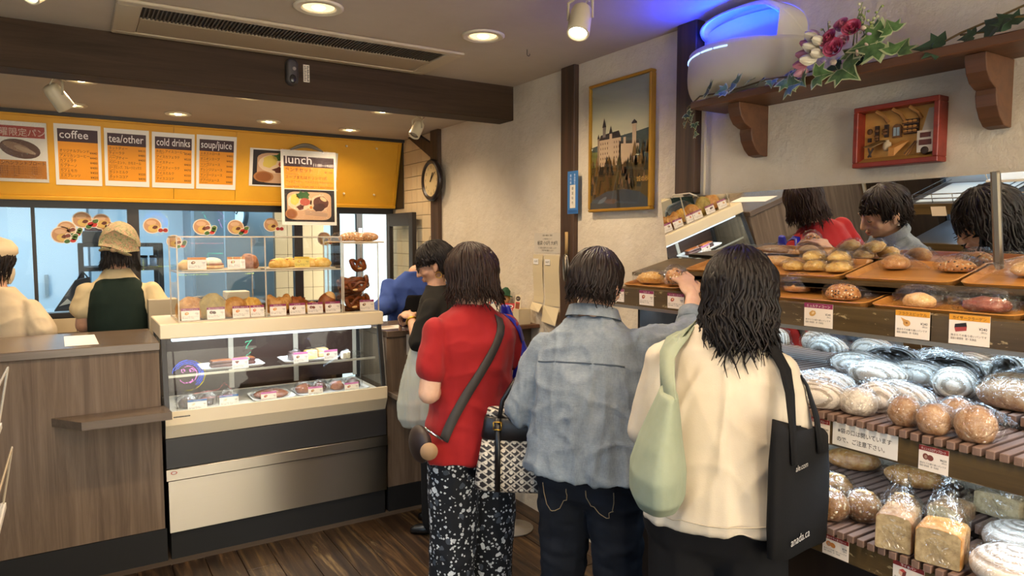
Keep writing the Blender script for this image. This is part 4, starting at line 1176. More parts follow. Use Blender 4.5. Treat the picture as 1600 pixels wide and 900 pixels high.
# pretzels
GP = 'pretzels in the acrylic box'
for k in range(8):
 loaf('pretzel', ['lowest pretzel lying flat in the acrylic box', 'second pretzel up in the lying pile', 'third pretzel up in the lying pile', 'fourth pretzel up in the lying pile', 'fifth pretzel up in the lying pile', 'sixth pretzel up in the lying pile', 'seventh pretzel up in the lying pile', 'topmost pretzel of the lying pile'][k],
         lambda m: pretzel(m, 0.062, 0.013), CR['crust_pretzel'], (1.37 + 0.01 * math.sin(k * 2), 3.97, DZ + k * 0.024), (0.12 * math.sin(k), 0.1 * math.cos(k * 2), k * 0.9), None, 'bread', GP)
for k, (x, y, z, rx, rz, sc_) in enumerate(((1.375, 3.91, 0.02, 80, 0.1, 0.056), (1.39, 3.90, 0.11, 80, -0.3, 0.045), (1.395, 3.93, 0.235, 65, 0.5, 0.058), (1.45, 3.95, 0.03, 88, 1.3, 0.055), (1.455, 3.96, 0.14, 88, 1.2, 0.055))):
 o = loaf('pretzel', ['pretzel standing upright behind the pretzel card', 'small pretzel standing upright above the pretzel card', 'pretzel leaning on top of the pretzel pile', 'pretzel standing edgewise at the foot of the box end', 'pretzel standing edgewise high against the box end'][k],
             lambda m: (m.m(CR['crust_pretzel']), pretzel(m, sc_, 0.012), m.m(CR['crust_pale']), m.ell((0, sc_ * -0.86, 0.017), (0.028, 0.008, 0.008), 12, 6)), CR['crust_pretzel'], (x, y, DZ + z + 0.045), (R(rx), 0, rz), None, 'bread', GP)
# long bagged sesame loaf on the pretzel box
loaf('sesame_loaf', 'long bagged sesame loaf lying on top of the pretzel box', lambda m: (blob(m, (0.085, 0.04, 0.034), 21, 0.1), m.ell((0.09, 0, 0.024), (0.07, 0.038, 0.028), 20, 10)), CR['crust_sesame'], (1.385, 3.95, pz1 + 0.011), (0, 0, 0), dict(r=(0.12, 0.045, 0.04), seed=3, tail=(0.05, -0.02, -0.005), puff=1.03, amp=0.12), 'bread')
tag(MB().box((1.24, 3.88, pz1 + 0.001), (1.555, 4.02, pz1 + 0.009), ch=0.003).build('serving_board', None, loc=(1.4, 3.95, pz1), mat=plain('#b49a72', 0.5)), 'thin pale board under the long sesame loaf on the pretzel box', 'board')
for o in list(COL.objects):
 if o.get('group') == GB and o.name.split('.')[0] != 'croissant':
  o.scale = (1.06, 1.0, 1.25)
# cards in the box
PUR = '#8a2a5a'
GC = 'price cards in the acrylic box'
cards = [(0.447, '#c98a3a', 'ブレートヒェン', 'white price card with purple head before the scored round bread'), (0.568, '#5a3d33', 'モーンブロート', 'white price card with purple head before the poppy bread'), (0.692, '#d0763a', 'ミルヒブロート', 'white price card with purple head before the smooth bun'), (0.782, '#d66a50', 'チーズパン', 'white price card with purple head before the cheese bun'),
         (0.882, '#d98b45', 'クロワッサン', 'white price card with purple head before the propped croissant'), (0.985, '#6a4030', 'ショコラ', 'white price card with purple head before the chocolate pastry'), (1.083, '#7a4030', 'マンデル', 'white price card with purple head before the almond pastry'), (1.183, '#5a2f22', 'ラウゲン', 'white price card with purple head before the lye roll'), (1.385, '#5a2f22', 'ブレッツェル', 'white price card with purple head in the pretzel box')]
for k, (x, pc, ti, lb_) in enumerate(cards):
 w = 0.086
 yc = BY0 + 0.012
 price_card((x, yc, DZ + 0.001), (1, 0, 0), (0, 0.12, 1), w if k != 3 else 0.07, 0.062, PUR, ti, pc, label=lb_, group=GC, kind=1 if k in (1, 6) else 0, price='¥%d' % (180 + 40 * (k % 5)))
price_card((0.485, BY0 + 0.02, SZ + 0.002), (1, 0, 0), (0, 0.1, 1), 0.088, 0.062, '#d98524', 'マンデルシュネッケ', '#7a4a30', label='white price card with orange head at the start of the upper storey', group=GC, titlecol='#6a3a14')
price_card((0.675, BY0 + 0.02, SZ + 0.002), (1, 0, 0), (0, 0.1, 1), 0.088, 0.062, '#d98524', 'シナモンロール', '#b0632e', label='white price card with orange head beside the cinnamon swirl', group=GC, titlecol='#6a3a14')
price_card((1.02, BY0 + 0.02, SZ + 0.002), (1, 0, 0), (0, 0.1, 1), 0.082, 0.058, '#e0b93a', 'フォカッチャ', '#d8a83a', label='yellow price card before the glazed pastry slices', group=GC, titlecol='#7a5a14', paper='#e9cf62')
# ------------------------------------------------------------------ inside the chilled case
FZ = 0.736
def dish(name, label, x0, x1, y0, y1, z, mat, lip=0.012):
 m = MB()
 c = 0.02
 rings = []
 for k, zz_ in ((0.012, 0.0), (0.0, lip), (0.004, lip), (0.014, 0.003), (0.03, 0.003)):
  X0_, X1_, Y0_, Y1_ = x0 + k, x1 - k, y0 + k, y1 - k
  rings.append([(X0_ + c, Y0_, z + zz_), (X1_ - c, Y0_, z + zz_), (X1_, Y0_ + c, z + zz_), (X1_, Y1_ - c, z + zz_), (X1_ - c, Y1_, z + zz_), (X0_ + c, Y1_, z + zz_), (X0_, Y1_ - c, z + zz_), (X0_, Y0_ + c, z + zz_)])
 m.loft(rings)
 return tag(m.build(name, None, loc=((x0 + x1) / 2, (y0 + y1) / 2, z), mat=mat), label, 'dish')
UZ = 0.912
wht = plain('#e6e4df', 0.3)
dish('white_platter', 'white platter of chocolate bars on the glass shelf of the case', 0.54, 0.86, 3.87, 4.07, UZ, wht)
for k, (x, y, z) in enumerate(((0.645, 3.95, 0), (0.645, 3.95, 0.019), (0.765, 3.97, 0), (0.765, 3.97, 0.019))):
 loaf('chocolate_bar', ['lower chocolate cake bar at the near end of the platter', 'upper chocolate cake bar at the near end of the platter', 'lower chocolate cake bar at the far end of the platter', 'upper chocolate cake bar at the far end of the platter'][k],
         lambda m: (m.box((-0.055, -0.03, 0), (0.055, 0.03, 0.016), ch=0.004), m.m(CR['crust_brown']), m.box((-0.05, -0.027, 0.016), (0.05, 0.027, 0.0185), ch=0.001)) if k % 2 else m.box((-0.055, -0.03, 0), (0.055, 0.03, 0.018), ch=0.004), CR['crust_choco'], (x, y, UZ + 0.004 + z), (0, 0, 0.05 * k), None, 'cake', 'chocolate bars in the case', False)
dish('white_platter', 'white platter of wrapped cake slices on the glass shelf of the case', 0.96, 1.27, 3.87, 4.07, UZ, wht)
for k, (x, y, c1) in enumerate(((1.035, 3.95, 'crust_choco'), (1.125, 3.95, 'crust_yellow'), (1.20, 3.99, 'crust_pale'))):
 loaf('cake_slice', ['film-wrapped cream cake slice on the second platter', 'film-wrapped yellow cake slice on the second platter', 'film-wrapped pale cake slice behind the pink card'][k], lambda m: m.box((-0.03, -0.03, 0), (0.03, 0.03, 0.048), ch=0.004), CR[c1], (x, y, UZ + 0.005), (0, 0, 0.1), dict(r=(0.042, 0.042, 0.04), seed=k, puff=1.0, amp=0.25, mat=M['film']), 'cake', 'wrapped cakes in the case', False)
loaf('cheese_portion', 'two white wrapped slices on the glass shelf by the case end', lambda m: (m.box((-0.025, -0.012, 0), (-0.002, 0.014, 0.04), ch=0.003), m.box((0.002, -0.012, 0), (0.025, 0.014, 0.04), ch=0.003)), plain('#e3d9bd', 0.5), (1.30, 3.86, UZ + 0.001), (0, 0, 0.2), dict(r=(0.035, 0.03, 0.033), seed=5, tail=(0.09, 0.01, 0.0), puff=1.0, amp=0.2), 'cake', None, False)
dish('oval_platter', 'white platter with a film-covered flat brown cake at the case front', 0.775, 1.0, 3.775, 4.0, FZ, wht)
loaf('flat_cake', 'flat round brown cake under film at the case front', lambda m: blob(m, (0.09, 0.09, 0.022), 3, 0.05), CR['crust_brown'], (0.885, 3.885, FZ + 0.004), (0, 0, 0), dict(r=(0.10, 0.10, 0.028), seed=9, puff=1.0, amp=0.15), 'cake')
dish('long_platter', 'long clear-lidded platter of wrapped cakes at the case front', 1.01, 1.42, 3.775, 4.0, FZ, plain('#d7d8d6', 0.2))
for k, (x, y) in enumerate(((1.06, 3.88), (1.15, 3.87), (1.245, 3.86), (1.345, 3.87))):
 loaf('wrapped_cake', ['film-wrapped brown cake wedge beside the flat cake', 'film-wrapped nut cake second along the case front', 'film-wrapped chocolate roll third along the case front', 'film-wrapped round brown cake at the case end'][k], lambda m: blob(m, (0.042, 0.035, 0.032), 30 + k, 0.2), CR['crust_dark' if k % 2 else 'crust_brown'], (x, y, FZ + 0.005), (0, 0, k), dict(r=(0.05, 0.045, 0.04), seed=k + 4, puff=1.02, amp=0.25), 'cake', 'wrapped cakes in the case')
for k, (x, y) in enumerate(((0.46, 3.86), (0.56, 3.88), (0.66, 3.87))):
 loaf('wrapped_bundle', ['shiny film-wrapped dark cake nearest the brown counter', 'shiny film-wrapped dark cake behind the first blue card', 'shiny film-wrapped dark cake behind the second blue card'][k], lambda m: blob(m, (0.04, 0.03, 0.035), 40 + k, 0.2), CR['crust_choco'], (x, y, FZ + 0.001), (0, 0, k * 2), dict(r=(0.048, 0.04, 0.042), seed=k + 14, puff=1.05, amp=0.4), 'cake', 'wrapped cakes in the case')
PNK, BLU = '#d37fb4', '#3f6ca8'
GK = 'price cards in the chilled case'
price_card((0.685, 3.855, UZ + 0.001), (1, 0, 0), (0, 0.1, 1), 0.082, 0.058, PNK, 'ドレスナー', '#9a5148', label='white card with pink head before the chocolate bars', group=GK, kind=5, titlecol='#7a2a5a')
price_card((1.005, 3.86, UZ + 0.001), (1, 0, 0), (0, 0.1, 1), 0.082, 0.058, PNK, 'ケーゼクーヘン', '#7a4030', label='white card with pink head before the cream cake slice', group=GK, titlecol='#7a2a5a')
price_card((1.175, 3.858, UZ + 0.001), (1, 0, 0), (0, 0.1, 1), 0.078, 0.058, PNK, 'モーンクーヘン', '#7a4030', label='white card with pink head beside the yellow cake slice', group=GK, titlecol='#7a2a5a')
price_card((0.455, 3.775, FZ + 0.001), (1, 0, 0), (0, 0.16, 1), 0.09, 0.052, BLU, 'ソーセージ', '#d9cfc0', label='white card with blue head nearest the brown counter in the case', group=GK)
price_card((0.605, 3.775, FZ + 0.001), (1, 0, 0), (0, 0.16, 1), 0.092, 0.058, BLU, 'ハムサンド', '#d9cfc0', label='white card with blue head beside the flat brown cake', group=GK)
price_card((0.81, 3.776, FZ + 0.001), (1, 0, 0), (0, 0.16, 1), 0.08, 0.05, PNK, 'チェリークーヘン', '#a5352c', label='white card with pink head showing a red cake before the flat cake', group=GK, titlecol='#7a2a5a')
price_card((1.06, 3.776, FZ + 0.001), (1, 0, 0), (0, 0.16, 1), 0.08, 0.05, PNK, 'ヌストルテ', '#b0703a', label='white card with pink head before the nut cake', group=GK, titlecol='#7a2a5a')
price_card((1.265, 3.776, FZ + 0.001), (1, 0, 0), (0, 0.16, 1), 0.082, 0.05, PNK, 'ツヴィーベル', '#a5452c', label='white card with pink head at the far end of the case', group=GK, titlecol='#7a2a5a')
# things on and behind the counter top seen through the box
bx = thing('bagged_tray', 'dark lidded tray in shiny film standing behind the acrylic box', 'tray', (0.62, 4.23, 1.178))
MB().loft([[(0.62 + k * 0.13 * math.cos(a), 4.215 + 0.03 * k * math.sin(a), 1.18 + z) for a in [2 * PI * i / 20 for i in range(20)]] for k, z in ((1, 0), (0.95, 0.05), (0.7, 0.09), (0.4, 0.1))]).build('lid', bx, True, mat=plain('#3b434a', 0.3))
b_ = wrap((0.145, 0.042, 0.055), 8, puff=1.0, amp=0.25)
b_.v = [(x + 0.62, y + 0.215 + 4.0, z + 1.18) for x, y, z in b_.v]
b_.build('film', bx, True)
# ================================================================== the bread rack along the right wall
RY0, RY1 = 0.15, 2.05
MX = 2.20
rk = thing('bread_rack', 'long dark wooden bread rack with slatted shelves along the right wall', 'shelf', (1.95, 1.1, 0))
MB().box((1.80, RY0, 0.0), (MX, RY1, 0.76)).build('base_cabinet', rk, mat=M['cupboard'])
for k in range(5):
 y0 = RY0 + 0.01 + k * 0.378
 d = MB().box((1.782, y0, 0.06), (1.80, y0 + 0.368, 0.735), ch=0.003).build('cupboard_door', rk, mat=M['cupboard'])
 for yk in ([y0 + 0.335] if k % 2 else [y0 + 0.03]):
  MB().lathe([(0.006, 0), (0.006, 0.012), (0.015, 0.02), (0.016, 0.028), (0.010, 0.034), (0.001, 0.035)], 14, Matrix.Translation((1.782, yk, 0.62)) @ rot_to((-1, 0, 0)).to_4x4()).build('knob', d, True, mat=plain('#4a3a30', 0.25))
MB().box((1.695, RY0, 0.745), (1.72, RY1, 0.812), ch=0.003).build('front_rail', rk, mat=M['rail_worn'])
MB().box((1.72, RY0, 0.76), (MX, RY1, 0.812)).build('shelf_board', rk, mat=M['cupboard'])
MB().box((1.715, RY0, 1.042), (1.74, RY1, 1.112), ch=0.003).build('front_rail', rk, mat=M['rail'])
MB().box((1.74, RY0, 1.06), (MX, RY1, 1.110)).build('shelf_board', rk, mat=M['cupboard'])
pitch = 0.0275
sl_me = {}
def slat(x0, x1, h):
 key = (x0, x1, h)
 if key not in sl_me:
  m = MB().m(M['slat']).box((0, 0, 0), (x1 - x0, 0.0185, h), ch=0.0015)
  sl_me[key] = m.mesh('slat')
 return sl_me[key]
ns = int((RY1 - RY0) / pitch)
for z, x0, xr, dzr in ((1.112, 1.700, 1.935, 0.036), (0.8125, 1.675, 1.92, 0.05)):
 for k in range(ns):
  y = RY0 + 0.004 + k * pitch
  o = link('slat', slat(x0, xr if False else 2.19, 0.019), rk)
  o.location = Vector((x0, y, z + RND.uniform(-0.0008, 0.0008))) - rk.location
  if k < 62:
   o = link('slat', slat(xr, 2.19, 0.024), rk)
   o.location = Vector((xr, y, z + 0.019 + dzr * 0.35)) - rk.location
for z0, xr, dzr in ((1.131, 1.94, 0.036), (0.8315, 1.925, 0.05)):
 for x in (xr + 0.01, 2.165):
  MB().box((x, RY0, z0 + 0.0009), (x + 0.016, RY0 + 62 * pitch, z0 + dzr * 0.35 - 0.0002)).build('slat_bearer', rk, mat=M['cupboard'])
# upper step (two slanted boards)
for ya, yb in ((RY0, 0.921), (0.924, RY1 + 0.12)):
 MB().add([(1.845, ya, 1.338), (1.845, yb, 1.338), (1.845, yb, 1.405), (1.845, ya, 1.405), (1.865, ya, 1.338), (1.865, yb, 1.338), (1.865, yb, 1.409), (1.865, ya, 1.409)],
             [(3, 2, 1, 0), (4, 5, 6, 7), (0, 1, 5, 4), (1, 2, 6, 5), (2, 3, 7, 6), (3, 0, 4, 7)]).build('front_rail', rk, mat=M['rail_worn'])
MB().box((1.838, RY0, 1.327), (1.87, RY1 + 0.12, 1.338)).build('rail_lip', rk, mat=plain('#8e8b86', 0.3, 0.6))
sb = MB()
for (xa, za, xb, zb) in ((1.865, 1.395, 2.115, 1.443), (1.955, 1.462, 2.185, 1.517)):
 sb.add([(xa, RY0, za), (xa, RY1 + 0.12, za), (xb, RY1 + 0.12, zb), (xb, RY0, zb), (xa, RY0, za - 0.014), (xa, RY1 + 0.12, za - 0.014), (xb, RY1 + 0.12, zb - 0.014), (xb, RY0, zb - 0.014)],
           [(3, 2, 1, 0), (4, 5, 6, 7), (0, 1, 5, 4), (1, 2, 6, 5), (2, 3, 7, 6), (3, 0, 4, 7)])
sb.build('sloping_board', rk, mat=M['rail'])
MB().box((1.955, RY0, 1.447), (1.968, 1.90, 1.476)).box((2.10, RY0, 1.36), (2.115, RY1, 1.44)).build('riser', rk, mat=M['rail'])
MB().box((1.87, RY0, 1.338), (2.19, RY1 + 0.12, 1.348)).build('underside_board', rk, mat=plain('#3a2f26', 0.6))
MB().box((1.945, RY0 + 0.05, 1.325), (1.975, RY1, 1.3375)).build('light_tube', rk, mat=emit((0.75, 0.88, 1.0), 3, 'rack_tube'))
MB().box((1.76, RY0 + 0.05, 1.047), (1.785, RY1, 1.0595)).build('light_tube', rk, mat=emit((0.75, 0.88, 1.0), 3, 'rack_tube'))
lamp('rack_tube_lamp', 'AREA', (1.96, 1.1, 1.322), 2.1, (0.5, 0.75, 1.0), (0, 0, 0), shape='RECTANGLE', size=0.03, size_y=1.8)
lamp('rack_tube_lamp', 'AREA', (1.775, 1.1, 1.044), 2.4, (0.6, 0.8, 1.0), (0, 0, 0), shape='RECTANGLE', size=0.03, size_y=1.8)
for y in (RY0, RY1):
 MB().box((1.88, y - 0.012, 0.76), (MX, y, 1.34)).build('end_panel', rk, mat=M['cupboard'])
# mirrors
TA = R(10)
mr = thing('tilted_mirror', 'long frameless mirror leaning forward above the bread trays', 'mirror', (MX, 1.58, 1.455))
def mx(y, L=0.0, back=0.0):
 """point of the mirror plane: leans 10 degrees forward and is turned 3.5 degrees"""
 return Vector((MX + (y - 1.5) * math.tan(R(3.5)) - math.sin(TA) * L + back, y, 1.455 + math.cos(TA) * L))
def mirror_pane(name, y0, y1, L=0.325):
 MB().add([mx(y0), mx(y1), mx(y1, L), mx(y0, L), mx(y0, 0, 0.004), mx(y1, 0, 0.004), mx(y1, L, 0.004), mx(y0, L, 0.004)],
             [(3, 2, 1, 0), (4, 5, 6, 7), (0, 1, 5, 4), (1, 2, 6, 5), (2, 3, 7, 6), (3, 0, 4, 7)]).build(name, mr, mat=M['mirror'])
mirror_pane('mirror_pane', 0.915, 2.25)
mirror_pane('mirror_pane', 0.15, 0.893)
MB().tube([mx(0.904, -0.003, -0.003), mx(0.904, 0.33, -0.003)], 0.011, 6).build('joint_strip', mr, mat=plain('#8f8676', 0.35, 0.8))
MB().tube([mx(2.18, 0.325), mx(2.16, 0.335, -0.01), mx(2.06, 0.338, -0.01), mx(2.03, 0.325)], 0.003, 6).build('wire_clip', mr, mat=M['warmwhite'])
MB().box((MX + 0.03, 0.2, 1.7), (WX - 0.001, 2.2, 1.72)).build('mirror_batten', mr, mat=M['post'])
m2 = thing('lower_mirror', 'mirror panel behind the slatted middle shelf', 'mirror', (MX, 1.1, 1.13))
MB().box((2.191, RY0, 1.135), (2.195, RY1 - 0.02, 1.335)).build('mirror_pane', m2, mat=M['mirror'])
# wooden trays on the slanted boards
def tray_mesh(L, W):
 m = MB()
 c = 0.03
 rings = []
 for k, z in ((0.010, 0.0), (0.0, 0.017), (0.003, 0.0185), (0.006, 0.017), (0.016, 0.005), (0.03, 0.004)):
  pts = []
  for cx, cy, a0 in ((W - c, L - c, 0), (c, L - c, 90), (c, c, 180), (W - c, c, 270)):
   for q in range(4):
    a = R(a0 + q * 30)
    rr_ = max(c - k, 0.002)
    pts.append((cx + rr_ * math.cos(a), cy + rr_ * math.sin(a), z))
  rings.append(pts)
 m.loft(rings)
 m.m(M['tray'])
 m.mi = [0] * len(m.f)
 return m.mesh('serving_tray')
SL1 = math.atan2(0.048, 0.25)
SL2 = math.atan2(0.055, 0.23)
def on1(x, y, lift=0.0):
 return Vector((x, y, 1.3985 + (x - 1.868) * math.tan(SL1) + lift))
def on2(x, y, lift=0.0):
 return Vector((x, y, 1.4655 + (x - 1.958) * math.tan(SL2) + lift))
tl = ['orange wooden tray on the front step nearest the frame edge', 'orange wooden tray on the front step holding the yellow long-necked loaf and a brown bag', 'orange wooden tray on the front step holding the seeded roll', 'orange wooden tray on the front step the denim customer reaches over', 'orange wooden tray on the front step nearest the post']
for k, (a, b) in enumerate(((0.37, 0.725), (0.735, 1.105), (1.115, 1.485), (1.495, 1.82), (1.825, 2.14))):
 o = link('serving_tray', tray_mesh(b - a, 0.235))
 tag(o, tl[k], 'tray', 'trays on the front step')
 put(o, on1(1.872, a, 0.0012), (0, -SL1, 0))
tl = ['orange wooden tray on the back step under the mirror joint', 'orange wooden tray on the back step holding the round roll and the seeded roll', 'orange wooden tray on the back step holding the heap of cheese rolls', 'orange wooden tray on the back step under the mirrored display case']
for k, (a, b) in enumerate(((0.56, 0.92), (0.93, 1.245), (1.255, 1.575), (1.585, 1.89))):
 o = link('serving_tray', tray_mesh(b - a, 0.215))
 tag(o, tl[k], 'tray', 'trays on the back step')
 put(o, on2(1.962, a, 0.0012), (0, -SL2, 0))
# wrapped breads on the trays
LF = 0.0075
W1, W2 = 'wrapped breads on the front step', 'wrapped breads on the back step'
loaf('cheese_bread', 'bagged yellow cheese bread at the post end of the front step', lambda m: blob(m, (0.045, 0.085, 0.04), 50, 0.2, freq=3), CR['crust_cheese'], on1(1.96, 2.055, LF), (0, 0, 0.1), dict(r=(0.055, 0.10, 0.046), seed=1, puff=1.05, amp=0.25), 'bread', W1)
loaf('sesame_bun', 'bagged round bun beside the bagged yellow cheese bread', lambda m: blob(m, (0.045, 0.05, 0.042), 51, 0.12), CR['crust_gold'], on1(1.955, 1.925, LF), (0, 0, 0), dict(r=(0.055, 0.06, 0.05), seed=2, puff=1.05, amp=0.25), 'bread', W1)
loaf('split_loaf', 'golden split loaf just beside the reaching hand', lambda m: blob(m, (0.05, 0.085, 0.05), 52, 0.08, fn=lambda u: -0.14 * (abs(u.x) < 0.12) * (u.z > 0)), CR['crust_gold'], on1(1.965, 1.665, LF), (0, 0, 0.4), dict(r=(0.055, 0.092, 0.054), seed=3, puff=1.03, amp=0.12), 'bread', W1)
loaf('sugar_bun', 'bagged plain bun half hidden by the black-haired customer', lambda m: blob(m, (0.04, 0.05, 0.035), 53, 0.12), CR['crust_gold'], on1(1.99, 1.415, LF), (0, 0, 0), dict(r=(0.05, 0.065, 0.05), seed=4, puff=1.05, amp=0.4), 'bread', W1)
loaf('seeded_roll', 'bagged oval roll covered in light and dark seeds on the front step', lambda m: blob(m, (0.04, 0.058, 0.042), 54, 0.06), CR['crust_sesame'], on1(1.94, 1.225, LF), (0, 0, 0.2), dict(r=(0.046, 0.064, 0.046), seed=5, tail=(-0.005, -0.055, -0.004), puff=1.04, amp=0.16), 'bread', W1)
loaf('pale_loaf', 'pale yellow bread in a loose bag on the front step', lambda m: blob(m, (0.03, 0.055, 0.034), 55, 0.08), CR['crust_pale'], on1(1.925, 0.995, LF), (0, 0, -0.2), dict(r=(0.045, 0.075, 0.05), seed=6, tail=(0.09, -0.06, 0.015), puff=1.04, amp=0.3), 'bread', W1)
loaf('brown_pastry', 'dark red-brown pastry in a crinkled bag on the front step', lambda m: blob(m, (0.045, 0.06, 0.032), 56, 0.25, freq=3), crust('crust_red', '#5c2b1d', '#834332', '#a56a52'), on1(1.935, 0.835, LF), (0, 0, 0.1), dict(r=(0.06, 0.085, 0.048), seed=7, puff=1.05, amp=0.35), 'bread', W1)
loaf('brown_pastry', 'second dark pastry in a crinkled bag on the nearest front tray', lambda m: blob(m, (0.045, 0.06, 0.035), 57, 0.25, freq=3), CR['crust_brown'], on1(1.96, 0.60, LF), (0, 0, 0.1), dict(r=(0.06, 0.08, 0.048), seed=8, puff=1.05, amp=0.35), 'bread', W1)
loaf('long_loaf', 'flat bagged golden loaf on the back step under the mirrored display case', lambda m: blob(m, (0.04, 0.10, 0.026), 58, 0.12), CR['crust_gold'], on2(2.105, 1.765, LF), (0, 0, 0.1), dict(r=(0.046, 0.11, 0.031), seed=9, puff=1.04, amp=0.25), 'bread', W2)
loaf('baguette_half', 'pale bagged half loaf beside the black hair on the back step', lambda m: blob(m, (0.035, 0.085, 0.03), 59, 0.08), CR['crust_pale'], on2(2.10, 1.585, LF), (0, 0, 0.5), dict(r=(0.042, 0.10, 0.036), seed=10, tail=(0.0, -0.05, 0), puff=1.04, amp=0.2), 'bread', W2)
for k, (x, y, z) in enumerate(((2.05, 1.475, 0), (2.055, 1.395, 0), (2.05, 1.31, 0), (2.115, 1.43, 0), (2.12, 1.35, 0), (2.085, 1.425, 0.024), (2.085, 1.335, 0.024))):
 loaf('cheese_roll', ['bagged golden roll at the hand end of the front of the heap', 'bagged golden roll in the middle of the front of the heap', 'bagged golden roll at the near end of the front of the heap', 'bagged golden roll behind in the heap beside the hand', 'bagged golden roll behind in the heap at its near end', 'bagged golden roll on top of the heap beside the hand', 'bagged golden roll on top of the heap at its near end'][k],
         lambda m: blob(m, (0.034, 0.046, 0.029), 60 + k, 0.22, freq=3), CR['crust_yellow'], on2(x, y, LF + z), (0, 0, 0.3 * k), dict(r=(0.039, 0.053, 0.033), seed=20 + k, puff=1.03, amp=0.22), 'bread', 'heap of golden rolls on the back step')
loaf('round_roll', 'bagged round tan roll on the back step in front of the mirrored denim shirt', lambda m: blob(m, (0.040, 0.046, 0.038), 70, 0.06), CR['crust_gold'], on2(2.11, 1.165, LF), (0, 0, 0), dict(r=(0.046, 0.054, 0.042), seed=31, tail=(0.01, -0.055, -0.012), puff=1.03, amp=0.16), 'bread', W2)
loaf('seed_roll', 'bagged brown seeded roll on the back step in front of the mirrored black hair', lambda m: blob(m, (0.036, 0.055, 0.032), 71, 0.08), CR['crust_sesame'], on2(2.105, 0.99, LF), (0, 0, 0.2), dict(r=(0.046, 0.062, 0.042), seed=32, tail=(0.01, -0.06, 0.0), puff=1.03, amp=0.2), 'bread', W2)
loaf('long_pale_loaf', 'long pale loaf in a loose bag under the mirror joint', lambda m: blob(m, (0.04, 0.095, 0.042), 72, 0.06), CR['crust_pale'], on2(2.09, 0.765, LF), (0, 0, 0.2), dict(r=(0.048, 0.11, 0.048), seed=33, tail=(-0.04, 0.07, -0.01), puff=1.03, amp=0.2), 'bread', W2)
for o in list(COL.objects):
 if o.get('group') in (W1, W2, 'heap of golden rolls on the back step') and o.parent is None:
  o.scale = (0.92, 0.86, 0.72)
# ------------------------------------------------------------------ loaves on the slatted shelves
SM, SB = 1.1325, 0.833          # slat tops
SMR, SBR = SM + 0.0385, SB + 0.0435
def banded(n, col1, col2, axis, freq, flour=0.6, rings=False):
 nt = NT(n)
 w = nt.n('ShaderNodeTexWave', wave_type='RINGS' if rings else 'BANDS', bands_direction='X' if not rings else 'X')
 if rings:
  w.rings_direction = 'Z'
 w.inputs['Scale'].default_value = freq
 w.inputs['Distortion'].default_value = 0.7 if not rings else 1.4
 w.inputs['Detail'].default_value = 3
 w.inputs['Detail Scale'].default_value = 1.5
 v = nt.coord((1, 1, 1), 'Object', (0, 0, R(90) if axis == 1 else 0))
 nt.l(v, w.inputs['Vector'])
 f2 = nt.noise(nt.coord(), 60, 5, 0.7)
 fac = nt.math('MULTIPLY_ADD', w.outputs['Fac'], 0.7)
 c = nt.ramp(w.outputs['Fac'], [(0.12, col1), (0.42, col2)])
 c = nt.mix(nt.math('MULTIPLY', f2, 0.45), c, '#e6ddd0')
 nt.set(Base_Color=c, Roughness=0.75)
 nt.bump(w.outputs['Fac'], 0.5, 0.008)
 return nt.m
band_loaf = banded('rye_banded', '#77664f', '#d2c8ba', 0, 22)
ring_loaf = banded('ring_banded', '#8b7460', '#d6cabb', 0, 16, rings=True)
GM = 'wrapped loaves on the middle slatted shelf'
